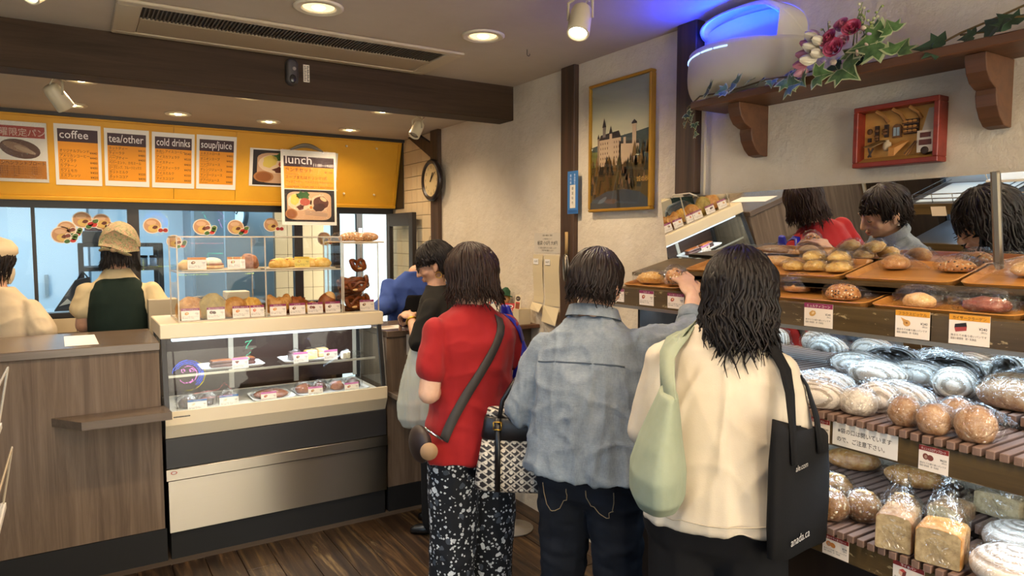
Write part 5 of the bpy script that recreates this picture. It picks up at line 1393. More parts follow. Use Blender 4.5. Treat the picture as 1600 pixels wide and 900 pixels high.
big = [  # name, label, r, mat, x, y, z, rz
 ('rye_loaf', 'long floury ridged rye loaf at the back edge of the middle shelf', (0.053, 0.095, 0.042), band_loaf, 2.095, 1.255, SMR, 0.1),
 ('rye_loaf', 'floury ridged rye loaf behind the heap on the middle shelf', (0.053, 0.085, 0.04), band_loaf, 2.01, 1.15, SMR, 0.15),
 ('rye_loaf', 'floury ridged rye loaf on the raised slats in front of the mirrored denim shirt', (0.053, 0.09, 0.04), band_loaf, 2.1, 1.075, SMR, -0.05),
 ('rye_loaf', 'bulging ridged rye loaf standing at the near end of the raised slats', (0.048, 0.055, 0.048), band_loaf, 2.03, 0.945, SMR - 0.002, 0.3),
 ('rye_loaf', 'long dark-sided ridged rye loaf lying across the middle of the shelf', (0.052, 0.1, 0.044), band_loaf, 1.915, 1.03, SM, -0.15),
 ('rye_loaf', 'floury ridged rye loaf in the heap beside the black tote', (0.053, 0.085, 0.042), band_loaf, 1.9, 1.245, SM, 0.4),
 ('rye_loaf', 'floury ridged rye loaf at the shelf front beside the black tote', (0.052, 0.082, 0.042), band_loaf, 1.755, 1.165, SM, 0.2),
 ('rye_loaf', 'rounded ridged rye loaf just behind the cut loaf', (0.05, 0.056, 0.046), band_loaf, 1.84, 1.055, SM, 0.6),
 ('rye_loaf', 'floury ridged rye loaf far along the middle shelf behind the black tote', (0.053, 0.085, 0.042), band_loaf, 1.8, 1.27, SM, 0.1),
 ('cut_loaf', 'cut rye loaf showing its speckled crumb face on the middle shelf', (0.04, 0.05, 0.04), CR['crust_country'], 1.765, 1.06, SM, 0.15),
 ('brown_loaf', 'smooth brown bagged loaf at the frame edge of the middle shelf', (0.045, 0.085, 0.042), CR['crust_mill'], 2, 0.795, SMR, 0.0),
 ('brown_loaf', 'smooth brown bagged loaf behind at the frame edge of the middle shelf', (0.045, 0.085, 0.042), CR['crust_mill'], 2.115, 0.83, SMR, 0.1),
 ('cumin_loaf', 'tan bagged loaf nearest the black tote in the front row of four', (0.036, 0.04, 0.042), CR['crust_mill'], 1.755, 0.93, SM, 0.3),
 ('cumin_loaf', 'tan bagged loaf in the middle of the front row of four', (0.036, 0.038, 0.042), CR['crust_mill'], 1.738, 0.853, SM, 0.2),
 ('cumin_loaf', 'tan bagged loaf behind in the row of four', (0.038, 0.042, 0.042), CR['crust_mill'], 1.845, 0.85, SM, 0.5),
 ('cumin_loaf', 'tan bagged loaf nearest the frame edge in the row of four', (0.04, 0.044, 0.048), CR['crust_mill'], 1.755, 0.768, SM, 0.2),
]
for k, (nm, lb_, r_, mt, x, y, z, rz) in enumerate(big):
 if nm == 'cumin_loaf':
  fn = lambda u: -0.16 * (abs(u.x + u.y * 0.3) < 0.1) * (u.z > 0.1)
 else:
  fn = None
 rb = tuple(q * 1.05 for q in r_)
 z += 0.001
 loaf(nm, lb_, lambda m: blob(m, r_, 80 + k, 0.07, 28, 16, fn=fn, cut=-0.7), mt, (x, y, z), (0, 0, rz), dict(r=rb, seed=40 + k, puff=1.02, amp=0.16, cut=-0.7, tail=(0.03, -0.03, 0.0) if nm == 'cumin_loaf' else None), 'bread', GM)
# far part of the middle shelf seen between the customers
for k, (x, y) in enumerate(((1.80, 1.50), (1.90, 1.62), (1.79, 1.74), (1.85, 1.90))):
 loaf('rye_loaf', ['floury rye loaf on the middle shelf behind the cream top', 'second floury rye loaf on the middle shelf behind the cream top', 'floury rye loaf on the middle shelf glimpsed beside the denim shirt', 'farthest floury rye loaf on the middle shelf'][k], lambda m: blob(m, (0.055, 0.085, 0.052), 120 + k, 0.07, cut=-0.7), band_loaf, (x, y, SM + 0.001), (0, 0, 0.2 * k), dict(r=(0.058, 0.09, 0.055), seed=70 + k, puff=1.02, amp=0.16, cut=-0.7), 'bread', GM)
# bottom shelf
GBt = 'wrapped loaves on the bottom slatted shelf'
for k, (lb_, x, y, z, mt, r_) in enumerate((
  ('seeded round loaf with a pale split at the tote end of the bottom shelf', 1.735, 1.11, SB, 'crust_seed', (0.042, 0.048, 0.046)),
  ('seeded round loaf with a pale split second along the bottom shelf', 1.80, 1.055, SB, 'crust_seed', (0.042, 0.046, 0.046)),
  ('seeded loaf with stripes of cheese behind on the bottom shelf', 1.84, 1.165, SB, 'crust_seed', (0.045, 0.05, 0.05)),
  ('seeded round loaf partly behind the cut bread blocks', 1.87, 0.985, SB, 'crust_seed', (0.042, 0.045, 0.046)),
  ('long pale loaf in a bag at the back of the bottom shelf', 2.06, 1.25, SBR, 'crust_gold', (0.042, 0.08, 0.034)),
  ('second long loaf in a bag at the back of the bottom shelf', 2.06, 1.06, SBR, 'crust_gold', (0.042, 0.08, 0.034)))):
 loaf('seeded_loaf' if k < 4 else 'bagged_loaf', lb_, lambda m: (blob(m, r_, 140 + k, 0.06, cut=-0.75), m.m(CR['crust_pale']), m.ell((0.0, 0.0, r_[2] * 1.68), (r_[0] * 0.2, r_[1] * 0.55, r_[2] * 0.12), 14, 6)) if k < 4 else blob(m, r_, 140 + k, 0.06, cut=-0.75), CR[mt], (x, y, z + 0.001), (0, 0, 0.4), dict(r=tuple(q * 1.04 for q in r_), seed=90 + k, puff=1.03, amp=0.2, cut=-0.75), 'bread', GBt)
def block_loaf(name, label, x, y, z, w, l, h, rz, mt, topk):
 """tin loaf with a cut face towards -x"""
 m = MB().m(CR[mt])
 prof = [(-0.5, 0.04), (-0.5, 0.9), (-0.42, 1.0), (0.0, 1.05), (0.42, 1.0), (0.5, 0.9), (0.5, 0.04), (0.46, 0.0), (-0.46, 0.0)]
 rings = []
 for xx, k in ((0.0, 0.97), (0.012, 1.0), (l - 0.02, 1.0), (l, 0.93)):
  rings.append([(xx, q[0] * w * k, q[1] * h * (k if xx else 0.98)) for q in prof])
 m.loft(rings)
 m.m(CR['crumb']).add([(-0.0008, q[0] * w * 0.93, q[1] * h * 0.96 + 0.001) for q in prof], [tuple(range(len(prof) - 1, -1, -1))])
 o = m.build(name, None, False, world=False, bevel=0.004)
 tag(o, label, 'bread', GBt)
 put(o, (x, y, z), (0, 0, rz))
 b = MB()
 rr = []
 n = 28
 for i in range(15):
  f = i / 14
  if f < 0.5:
   kx, zz_ = 1.03 + 0.015 * math.sin(f * 30), h * 1.12 * f * 2
  else:
   g = (f - 0.5) * 2
   kx = 1.03 * (1 - g) ** 0.75 * 0.94 + 0.10 + 0.34 * max(0, g - 0.7) * 3.3
   zz_ = h * 1.12 + 0.075 * g ** 0.8
  ring = []
  for j in range(n):
   a = 2 * PI * j / n
   cx, sx_ = math.cos(a), math.sin(a)
   q = 1 / max(abs(cx), abs(sx_)) ** 0.85 if f < 0.55 else 1.0
   wv = 1 + (0.02 + 0.16 * max(f - 0.5, 0)) * noise.noise(Vector((cx * 3 + topk * 5, sx_ * 3, f * 4))) + 0.5 * max(f - 0.6, 0) * math.sin(a * 9 + topk)
   ring.append((l / 2 + cx * q * l * 0.5 * kx * wv, sx_ * q * w * 0.5 * kx * wv, max(0.0, zz_ * 1.0)))
  rr.append(ring)
 b.loft(rr, caps=False)
 bb = b.build('plastic_bag', o, True, world=False, mat=M['film_soft'])
 bb['label'] = 'clear bag gathered into a crinkled topknot'
 return o
block_loaf('tin_loaf', 'tall cut tin loaf in a topknot bag beside the seeded loaves', 1.675, 0.905, SB + 0.001, 0.083, 0.12, 0.088, 0.3, 'crust_mill', 1)
block_loaf('tin_loaf', 'wide cut tin loaf in a topknot bag nearest the round floury loaves', 1.685, 0.806, SB + 0.001, 0.098, 0.105, 0.086, 0.25, 'crust_gold', 1.6)
block_loaf('tin_loaf', 'brown tin loaf in a topknot bag behind the two cut ones', 1.86, 0.88, SB + 0.001, 0.08, 0.11, 0.08, 0.1, 'crust_mill', 2.2)
block_loaf('tin_loaf', 'pale cut tin loaf at the back near the frame edge', 2.0, 0.82, SBR + 0.001, 0.11, 0.12, 0.06, 0.0, 'crumb', 2.8)
loaf('ring_loaf', 'large round floury loaf with ring marks lying nearest the camera', lambda m: blob(m, (0.09, 0.09, 0.048), 160, 0.02, 36, 18, cut=-0.6), ring_loaf, (1.755, 0.672, SB + 0.001), (0, 0, 0.2), dict(r=(0.093, 0.093, 0.05), seed=101, puff=1.02, amp=0.10, cut=-0.6, mat=M['film']), 'bread', GBt)
loaf('ring_loaf', 'large round floury loaf with ring marks behind the nearest one', lambda m: blob(m, (0.08, 0.08, 0.046), 161, 0.02, 36, 18, cut=-0.6), ring_loaf, (1.935, 0.735, SB + 0.001), (0, 0, 0.2), dict(r=(0.083, 0.083, 0.048), seed=102, puff=1.02, amp=0.10, cut=-0.6, mat=M['film']), 'bread', GBt)
# price cards on the rails
GR = 'price cards on the bread rack rails'
ORG, RED = '#dc9a2c', '#8f2f2b'
xr = 1.8435
for yl, w, h, hd_, ti, pc, kd, lb_, ty in (
  (2.152, 0.060, 0.052, PUR, 'ケーゼブロート', '#b5524a', 0, 'purple-headed price card at the post end of the top rail', 1.348),
  (2.003, 0.078, 0.056, PUR, 'ハムチーズ', '#a5403c', 0, 'purple-headed price card under the bagged yellow cheese bread', 1.346),
  (1.852, 0.082, 0.056, PUR, 'ソーセージパン', '#b5524a', 0, 'purple-headed price card under the reaching arm', 1.346),
  (1.285, 0.092, 0.070, PUR, 'ミュルティコーン', '#c99a55', 0, 'purple-headed price card under the seeded roll', 1.340),
  (1.012, 0.088, 0.072, ORG, 'フラクスビッケル', '#dba45c', 4, 'orange-headed price card with a pear-shaped bread picture', 1.340),
  (0.878, 0.092, 0.074, ORG, 'カイザークラーゲン', '#a5403c', 2, 'orange-headed price card with a red and black pastry picture', 1.340)):
 price_card((xr, yl, ty), (0, -1, 0), (-0.02, 0, 1), w, h, hd_, ti, pc, label=lb_, group=GR, kind=kd, titlecol='#f0e6e0' if hd_ == PUR else '#6a3a14')
s = Sheet((1.7135, 1.098, 1.048), (0, -1, 0), (0, 0, 1), 0.175, 0.062, plain('#e6e2dc', 0.5))
s.text('※袋の口は開いています', 0.014, 0.036, 0.0155, '#26211e', 1, 0.004, width=0.145, res=2).text('ので、ご注意下さい。', 0.012, 0.013, 0.0155, '#26211e', 1, 0.004, width=0.13, res=2)
s.build('open_bag_notice', None, 'wide white notice warning of open bags on the middle rail', 'notice')
price_card((1.7135, 1.165, 1.046), (0, -1, 0), (0, 0, 1), 0.058, 0.062, RED, 'ロッゲンブロート', '#7a4a3a', label='red-headed price card beside the black tote on the middle rail', group=GR)
price_card((1.7135, 0.872, 1.044), (0, -1, 0), (0, 0, 1), 0.068, 0.060, RED, 'キュンメルロゲンブロート', '#7a3f36', label='red-headed price card with two loaf pictures on the middle rail', group=GR, kind=1, price='¥620')
price_card((1.6935, 1.104, 0.749), (0, -1, 0), (0, 0, 1), 0.075, 0.055, RED, 'ひまわりライ麦ブロート', '#c9803c', label='red-headed price card with orange loaf picture on the bottom rail', group=GR, kind=1, price='¥748')
price_card((1.6935, 0.912, 0.749), (0, -1, 0), (0, 0, 1), 0.075, 0.058, RED, 'ライ食パン', '#c06048', label='red-headed price card with a block loaf picture on the bottom rail', group=GR, kind=3, price='¥510')
# ================================================================== wall shelf, wall lamp, flowers, carved picture
ws = thing('wall_shelf', 'long brown wooden shelf on shaped brackets high on the right wall', 'shelf', (2.15, 1.3, 2.10))
MB().box((2.05, 0.55, 2.102), (WX - 0.001, 1.955, 2.130), ch=0.003).build('board', ws, mat=M['shelf_wood'])
def bracket(y):
 poly = [(0, 0.0), (0.165, 0.0), (0.165, -0.018), (0.155, -0.05), (0.135, -0.075), (0.105, -0.088), (0.095, -0.09), (0.098, -0.105), (0.09, -0.135), (0.07, -0.165), (0.045, -0.185), (0.02, -0.19), (0, -0.19)]
 T_ = Matrix(((-1, 0, 0, WX - 0.001), (0, 0, 1, y), (0, 1, 0, 2.1015), (0, 0, 0, 1)))
 MB().prism(poly, 0, 0.055, T_).build('bracket', ws, bevel=0.003, mat=M['shelf_wood'])
bracket(1.745)
bracket(0.93)
# white oval uplighter
fl = thing('wall_insect_lamp', 'rounded white wall uplighter glowing blue at the end of the wall shelf', 'lamp', (2.15, 1.85, 2.12))
YC, WD, HZ = 1.835, 0.245, 2.30
def egg(u, z, k=1.0):
 """point on the egg-shaped shell; u runs along the wall 0..pi from the far end, z is the height"""
 e_ = (z - HZ) / (0.18 if z < HZ else 0.185)
 c = max(0.0, 1 - abs(e_) ** (2.6 if e_ > 0 else 3.2)) ** 0.5
 lean = 0.02 * e_
 return (WX - 0.002 - 0.175 * k * max(math.sin(u), 0.0) ** 0.6 * (0.25 + 0.75 * c), YC + WD * k * math.cos(u) * (0.62 + 0.38 * c) - lean, z)
def lip(u):
 f = u / PI
 return 2.312 + 0.028 * math.sin(PI * min(f * 1.25, 1.0)) + 0.02 * max(0, f - 0.6)
def hood(u):
 f = u / PI
 return 2.36 + 0.108 * math.sin(PI * min(1, max(0.0, f * 0.92 + 0.08))) ** 0.55 - 0.05 * max(0, f - 0.72) / 0.28
US = [0.02 + (PI - 0.04) * k / 40 for k in range(41)]
shell = MB()
shell.loft([[egg(u, 2.122 + (lip(u) - 2.122) * f) for u in US] for f in [k / 12 for k in range(13)]] + [[egg(u, lip(u) + 0.004, 0.95) for u in US], [egg(u, lip(u) - 0.004, 0.9) for u in US]], caps=False, close=False)
shell.build('front_shell', fl, True, mat=noisy('lamp_shell', [(0.3, '#cfc6ab'), (0.7, '#d8cfb4')], 3, rough=0.35))
hdm = MB()
hdm.loft([[egg(u, hood(u) - 0.006, 0.90) for u in US], [egg(u, hood(u) - 0.01, 0.96) for u in US], [egg(u, hood(u)) for u in US], [egg(u, min(2.483, hood(u) + 0.012)) for u in US], [(WX - 0.002, egg(u, min(2.483, hood(u) + 0.012))[1], min(2.484, hood(u) + 0.016)) for u in US]], caps=False, close=False)
# the far right flank closes the gap between lip and hood
FL = [u for u in US if u > PI * 0.80]
hdm.loft([[egg(u, lip(u) + (hood(u) - lip(u)) * f) for u in FL] for f in [k / 6 for k in range(7)]], caps=False, close=False)
hdm.build('hood', fl, True, mat=plain('#d3cab0', 0.4))
lin_ = MB()
lin_.loft([[(WX - 0.012 - 0.03 * math.sin(u) * (1 - f), YC + WD * 0.92 * math.cos(u), 2.2 + (hood(u) - 0.004 - 2.2) * f) for u in US] for f in [k / 8 for k in range(9)]], caps=False, close=False)
lin_.build('reflector_back', fl, True, mat=plain('#cdd3e6', 0.5))
tb = MB().tube([(WX - 0.085, YC - 0.17, 2.288), (WX - 0.085, YC + 0.17, 2.275)], 0.012, 10)
tb.build('blue_tube', fl, True, mat=emit((0.004, 0.03, 1.0), 3, 'blue_tube'))
lamp('blue_tube_lamp', 'AREA', (WX - 0.10, YC, 2.375), 6.5, (0.002, 0.022, 1.0), (R(180), R(-14), 0), shape='RECTANGLE', size=0.06, size_y=0.36)
sltm = MB()
for k in range(5):
 a0, a1 = 0.25 + k * 0.30, 0.25 + k * 0.30 + 0.26
 pts = []
 for q in range(5):
  a = a0 + (a1 - a0) * q / 4
  x, y, z = egg(a, lip(a) - 0.022)
  pts.append((x - 0.0015, y, z))
 sltm.tube(pts, 0.003, 6)
sltm.build('light_slot', fl, True, mat=emit((0.25, 0.4, 1.0), 2.0, 'slot_glow'))
# ivy and flowers on the shelf
leaf_g = (lambda n: (n.set(Base_Color=n.ramp(n.noise(n.coord(), 30, 4), [(0.35, '#38592c'), (0.65, '#678a4d')]), Roughness=0.45), n.m)[-1])(NT('ivy_green'))
leaf_d = (lambda n: (n.set(Base_Color=n.ramp(n.noise(n.coord(), 30, 4), [(0.35, '#1c3020'), (0.65, '#35513a')]), Roughness=0.45), n.m)[-1])(NT('ivy_dark'))
leaf_e = plain('#aab383', 0.5, name='leaf_edge')
IVY = [(0, -0.1), (0.2, -0.32), (0.55, -0.3), (0.95, -0.15), (0.62, 0.12), (0.85, 0.5), (0.42, 0.42), (0.2, 0.75), (0, 1.2)]
IVY = IVY + [(-x, y) for x, y in IVY[-2:0:-1]]
def ivy_leaf(p, size, nrm, roll, g=None, edge=True, parent=None, name='leaf'):
 m = MB()
 T_ = Matrix.Translation(p) @ rot_to(nrm).to_4x4() @ Matrix.Rotation(roll, 4, 'Z') @ Matrix.Scale(size, 4)
 def sh(k, lift):
  return [(x * k, 0.3 + (y - 0.3) * k, lift + 0.18 * abs(x * k) - 0.12 * ((y - 0.3) * k) ** 2) for x, y in IVY]
 o_, i_ = sh(1, 0), sh(0.86 if edge else 0.97, 0.012)
 n_ = len(IVY)
 m.m(leaf_e if edge else (g or leaf_d)).add([(x, y, z - 0.02) for x, y, z in o_] + o_ + i_, [(k, (k + 1) % n_, n_ + (k + 1) % n_, n_ + k) for k in range(n_)] + [(n_ + k, n_ + (k + 1) % n_, 2 * n_ + (k + 1) % n_, 2 * n_ + k) for k in range(n_)], T_)
 c0 = (0, 0.3, 0.02)
 m.m(g or leaf_g).add(i_ + [c0], [(k, (k + 1) % n_, n_) for k in range(n_)], T_)
 m.m(leaf_e if edge else (g or leaf_d)).add([(-0.02, -0.1, 0.03), (0.02, -0.1, 0.03), (0.008, 1.0, 0.0), (-0.008, 1.0, 0.0)], [(0, 1, 2, 3)], T_)
 return m.build(name, parent)
g1 = thing('ivy_garland', 'trailing variegated ivy at the lamp end of the wall shelf', 'garland', (2.08, 1.75, 2.13))
r = random.Random(11)
vine = [(2.06, 1.98, 2.11), (2.075, 1.93, 2.15), (2.07, 1.82, 2.145), (2.08, 1.72, 2.15), (2.07, 1.62, 2.155), (2.08, 1.52, 2.15), (2.08, 1.42, 2.15)]
MB().tube(vine, 0.003, 6).tube([(2.06, 1.98, 2.11), (2.045, 1.965, 2.06), (2.05, 1.93, 2.03), (2.045, 1.92, 1.985)], 0.002, 5).tube([(2.05, 1.965, 2.07), (2.05, 1.98, 2.03)], 0.002, 5).build('stem', g1, True, mat=plain('#6b5a35', 0.7))
for (x, y, z, sz, n_, ro, dk) in ((2.045, 1.965, 2.085, 0.026, (-1, -0.3, 0.2), 2.7, 1), (2.045, 1.945, 2.06, 0.024, (-1, 0.4, 0.1), 3.6, 1), (2.045, 1.925, 2.04, 0.02, (-1, -0.4, 0.2), 2.2, 1), (2.042, 1.92, 2.0, 0.018, (-1, 0, 0.2), 3.1, 1), (2.05, 1.985, 2.045, 0.018, (-1, 0.4, 0.2), 3.5, 1),
        (2.05, 1.86, 2.16, 0.042, (-1, 0.5, 0.4), -0.9, 1), (2.06, 1.795, 2.145, 0.04, (-0.8, -0.2, 0.6), 0.5, 0), (2.055, 1.74, 2.16, 0.046, (-0.9, 0.3, 0.5), -0.7, 0), (2.07, 1.68, 2.165, 0.03, (-0.5, 0.2, 0.9), 1.0, 1), (2.06, 1.63, 2.15, 0.034, (-0.6, 0.4, 0.8), 0.3, 1), (2.055, 1.585, 2.14, 0.026, (-0.8, -0.3, 0.5), 2.0, 0)):
 ivy_leaf((x, y, z), sz, n_, ro, leaf_d if dk else leaf_g, True, g1)
g2 = thing('flower_arrangement', 'artificial bouquet of pink roses, white tulips and ivy on the wall shelf', 'flowers', (2.1, 1.4, 2.13))
for (x, y, z, sz, n_, ro, dk) in ((2.045, 1.515, 2.13, 0.050, (-1, -0.2, 0.35), 2.4, 0), (2.035, 1.50, 2.105, 0.052, (-1, 0.2, 0.3), 3.0, 0), (2.035, 1.455, 2.12, 0.04, (-1, 0.4, 0.3), 2.0, 0), (2.035, 1.40, 2.118, 0.052, (-1, -0.1, 0.3), 3.3, 0), (2.045, 1.315, 2.125, 0.068, (-1, 0, 0.35), 2.5, 0), (2.06, 1.215, 2.185, 0.082, (-0.95, -0.2, 0.3), 0.3, 0), (2.065, 1.262, 2.155, 0.062, (-0.9, 0.2, 0.3), -1.0, 1), (2.06, 1.155, 2.145, 0.055, (-0.8, -0.3, 0.6), -1.6, 0),
                                  (2.09, 1.53, 2.165, 0.045, (-0.8, 0.4, 0.5), 1.4, 1), (2.08, 1.545, 2.15, 0.035, (-0.8, 0.5, 0.5), 1.7, 0), (2.10, 1.245, 2.235, 0.045, (-0.9, 0, 0.4), 0.2, 0), (2.1, 1.30, 2.27, 0.035, (-0.9, 0.2, 0.4), 0.5, 0), (2.07, 1.18, 2.215, 0.04, (-0.9, -0.3, 0.3), -0.8, 0), (2.06, 1.29, 2.17, 0.05, (-0.95, 0.1, 0.3), 1.2, 0), (2.07, 1.36, 2.15, 0.04, (-0.95, 0, 0.3), 2.2, 1)):
 ivy_leaf((x, y, z), sz, n_, ro, leaf_d if dk else leaf_g, True, g2)
def tulip(p, d, col, s_=0.03):
 m = MB().m(plain(col, 0.5))
 Q = Matrix.Translation(p) @ rot_to(d).to_4x4()
 for k in range(6):
  a = k * PI / 3
  rr_ = []
  for f in [q / 6 for q in range(7)]:
   wd = s_ * 0.5 * math.sin(PI * (0.12 + 0.86 * f)) + 0.001
   rad_ = s_ * (0.15 + 0.5 * math.sin(PI * min(f * 0.9 + 0.05, 1))) * (1 if k % 2 else 0.86)
   ring = []
   for w in (-1, 0, 1):
    rx = rad_ - 0.25 * wd * w * w
    ring.append((rx * math.cos(a) - w * wd * math.sin(a), rx * math.sin(a) + w * wd * math.cos(a), f * s_ * 2.1))
   rr_.append(ring)
  m.loft(rr_, Q, caps=False, close=False)
 return m.build('tulip', g2, True)
def rose(p, d, col, s_=0.028):
 m = MB()
 Q = Matrix.Translation(p) @ rot_to(d).to_4x4()
 r2 = random.Random(int(p[1] * 1000))
 for lay in range(4):
  n_ = (3, 4, 5, 6)[lay]
  for k in range(n_):
   a = 2 * PI * k / n_ + lay * 0.7
   rad_ = s_ * (0.18 + 0.27 * lay)
   m.m(plain(col if (k + lay) % 3 else '#cf6a86', 0.55))
   rr_ = []
   for f in [q / 4 for q in range(5)]:
    ring = []
    for w in (-1, -0.5, 0, 0.5, 1):
     aa = a + w * 1.1 * (1 if lay else 1.4)
     rad2 = rad_ * (0.6 + 0.5 * f) + s_ * 0.14 * f ** 3 * lay * 0.5
     ring.append((rad2 * math.cos(aa), rad2 * math.sin(aa), s_ * (-0.3 + 1.15 * f * (1 - 0.09 * lay * f)) * (1 - 0.12 * w * w)))
    rr_.append(ring)
   m.loft(rr_, Q, caps=False, close=False)
 return m.build('rose', g2, True)
for p, d, c, k in (((2.055, 1.41, 2.235), (-0.7, 0.6, 0.5), '#e0d6bd', 0.024), ((2.05, 1.405, 2.205), (-0.8, 0.6, 0.3), '#e0d6bd', 0.026), ((2.045, 1.41, 2.175), (-0.85, 0.6, 0.0), '#e0d6bd', 0.026), ((2.05, 1.385, 2.22), (-0.9, 0.3, 0.3), '#e0d6bd', 0.024), ((2.045, 1.385, 2.185), (-0.95, 0.3, 0.1), '#e0d6bd', 0.024), ((2.065, 1.435, 2.225), (-0.5, 0.8, 0.4), '#c97f8b', 0.022), ((2.06, 1.44, 2.20), (-0.5, 0.9, 0.1), '#cc8792', 0.023), ((2.055, 1.445, 2.172), (-0.6, 0.8, -0.1), '#c97f8b', 0.023), ((2.055, 1.445, 2.15), (-0.6, 0.8, -0.3), '#d09aa0', 0.022), ((2.07, 1.42, 2.25), (-0.4, 0.6, 0.7), '#c9a6c4', 0.018)):
 tulip(p, d, c, k)
for p, d, c, k in (((2.03, 1.337, 2.19), (-0.95, -0.1, 0.25), '#c2486a', 0.025), ((2.04, 1.36, 2.225), (-0.9, 0.2, 0.4), '#c2486a', 0.024), ((2.045, 1.29, 2.24), (-0.9, -0.2, 0.4), '#bb3f5c', 0.023), ((2.045, 1.325, 2.262), (-0.8, 0, 0.6), '#cf7d92', 0.018), ((2.045, 1.32, 2.21), (-0.95, -0.2, 0.3), '#d9a9b4', 0.018)):
 rose(p, d, c, k)
pet = MB()
for k in range(16):
 a = r.random() * 2 * PI
 c = Vector((2.045 + 0.03 * r.random(), 1.33 + 0.09 * math.cos(a), 2.205 + 0.05 * math.sin(a)))
 pet.m(plain(r.choice(['#c9a2b8', '#d9c3a8', '#d6b0b6', '#b9a0bf']), 0.6)).ell(c, (0.005, 0.012, 0.010), 8, 5, rot=Euler((r.random() * 3, r.random(), r.random() * 3)).to_matrix())
pet.build('small_blossoms', g2, True)
spr = MB()
for k in range(12):
 b = Vector((2.08, 1.34 + r.uniform(-0.08, 0.07), 2.2))
 t_ = b + Vector((r.uniform(-0.04, 0.0), r.uniform(-0.05, 0.05), r.uniform(0.05, 0.115)))
 spr.m(plain('#7c8a4e', 0.6)).tube([b, (b + t_) / 2 + Vector((0, 0.008, 0)), t_], 0.0014, 5)
 for q in range(4):
  spr.m(plain(r.choice(['#b9bd84', '#8f9c5a', '#cfc9a0']), 0.6)).ell(b.lerp(t_, 0.55 + q * 0.14) + Vector((r.uniform(-.006, .006), r.uniform(-.009, .009), 0)), (0.005, 0.005, 0.004), 7, 5)
spr.build('filler_sprigs', g2, True)
g3 = thing('ivy_garland', 'bare-stemmed dark green ivy at the near end of the wall shelf', 'garland', (2.1, 0.85, 2.13))
MB().tube([(2.08, 1.08, 2.135), (2.09, 1.0, 2.165), (2.10, 0.92, 2.185), (2.09, 0.82, 2.205), (2.08, 0.72, 2.215), (2.08, 0.6, 2.21)], 0.003, 6).tube([(2.09, 1.0, 2.16), (2.08, 0.93, 2.15), (2.08, 0.86, 2.17), (2.08, 0.80, 2.16)], 0.003, 6).build('stem', g3, True, mat=plain('#7a6338', 0.7))
for (x, y, z, sz, n_, ro) in ((2.07, 1.05, 2.135, 0.055, (-0.8, -0.3, 0.5), 0.2), (2.07, 1.075, 2.135, 0.03, (-0.8, 0.4, 0.4), 1.4), (2.075, 0.965, 2.145, 0.032, (-0.8, 0, 0.5), 0.0), (2.07, 0.90, 2.16, 0.055, (-0.8, 0.3, 0.5), 0.9), (2.07, 0.87, 2.155, 0.045, (-0.8, -0.4, 0.5), -0.5), (2.07, 0.80, 2.15, 0.03, (-0.8, 0.2, 0.4), 0.6), (2.07, 0.745, 2.14, 0.042, (-0.8, -0.3, 0.6), -1.3), (2.07, 0.70, 2.18, 0.05, (-0.8, -0.3, 0.6), 0.3)):
 ivy_leaf((x, y, z), sz, n_, ro, leaf_d, False, g3)
# carved bakery picture
pcx = thing('carved_bakery_picture', 'red-framed shadow box with a tiny carved bakery on the right wall', 'picture', (WX - 0.02, 1.235, 1.83))
y0, y1, z0, z1 = 1.10, 1.37, 1.832, 2.028
X = WX
fw = 0.016
fr = MB()
for a, b in (((y0, z0), (y1, z0 + fw)), ((y0, z1 - fw), (y1, z1)), ((y0, z0 + fw), (y0 + fw, z1 - fw)), ((y1 - fw, z0 + fw), (y1, z1 - fw))):
 fr.box((X - 0.055, a[0], a[1]), (X - 0.001, b[0], b[1]), ch=0.002)
fr.build('frame', pcx, mat=wood('red_frame', [(0.3, '#6d2016'), (0.7, '#8e3323')], 1, rough=0.4))
back = MB().box((X - 0.012, y0 + fw, z0 + fw), (X - 0.003, y1 - fw, z1 - fw))
back.build('back_board', pcx, mat=wood('back_wood', [(0.3, '#b5813a'), (0.7, '#cf9c50')], 1, rough=0.6))
def P(u, v, d):
 """u to the viewer's right 0..1, v up 0..1, d depth off the back board"""
 return (X - 0.012 - d, y1 - fw - u * (y1 - y0 - 2 * fw), z0 + fw + v * (z1 - z0 - 2 * fw))
def pbox(name, u0, u1, v0, v1, d0, d1, mat):
 a, b = P(u1, v0, d1), P(u0, v1, d0)
 return MB().box(a, b).build(name, pcx, mat=mat)
bw, dkw, whw = plain('#6a4524', 0.6), plain('#33211a', 0.6), plain('#c9beb0', 0.6)
MB().add([P(0, 0, 0), P(1, 0, 0), P(1, 0, 0.038), P(0, 0, 0.038), P(0, 0.1, 0), P(1, 0.1, 0)], [(3, 2, 1, 0), (3, 2, 5, 4)]).build('floor_board', pcx, mat=plain('#a98244', 0.6))
for k in range(3):
 u = 0.3 + k * 0.22
 MB().tube([P(u - 0.08, 0.98, 0.03), P(u, 0.88, 0.014), P(u + 0.03, 0.76, 0.003)], 0.006, 6).build('roof_beam', pcx, mat=plain('#8a5f2c', 0.6))
pbox('wall_rack', 0.16, 0.21, 0.42, 0.72, 0.0, 0.008, dkw)
for v in (0.45, 0.51, 0.62):
 MB().ell(P(0.19, v, 0.01), (0.004, 0.008, 0.005)).build('small_loaf', pcx, True, mat=bw)
pbox('wall_rack', 0.29, 0.34, 0.48, 0.72, 0.0, 0.008, dkw)
for v in (0.55, 0.61):
 MB().ell(P(0.3, v, 0.01), (0.004, 0.009, 0.005)).build('small_loaf', pcx, True, mat=bw)
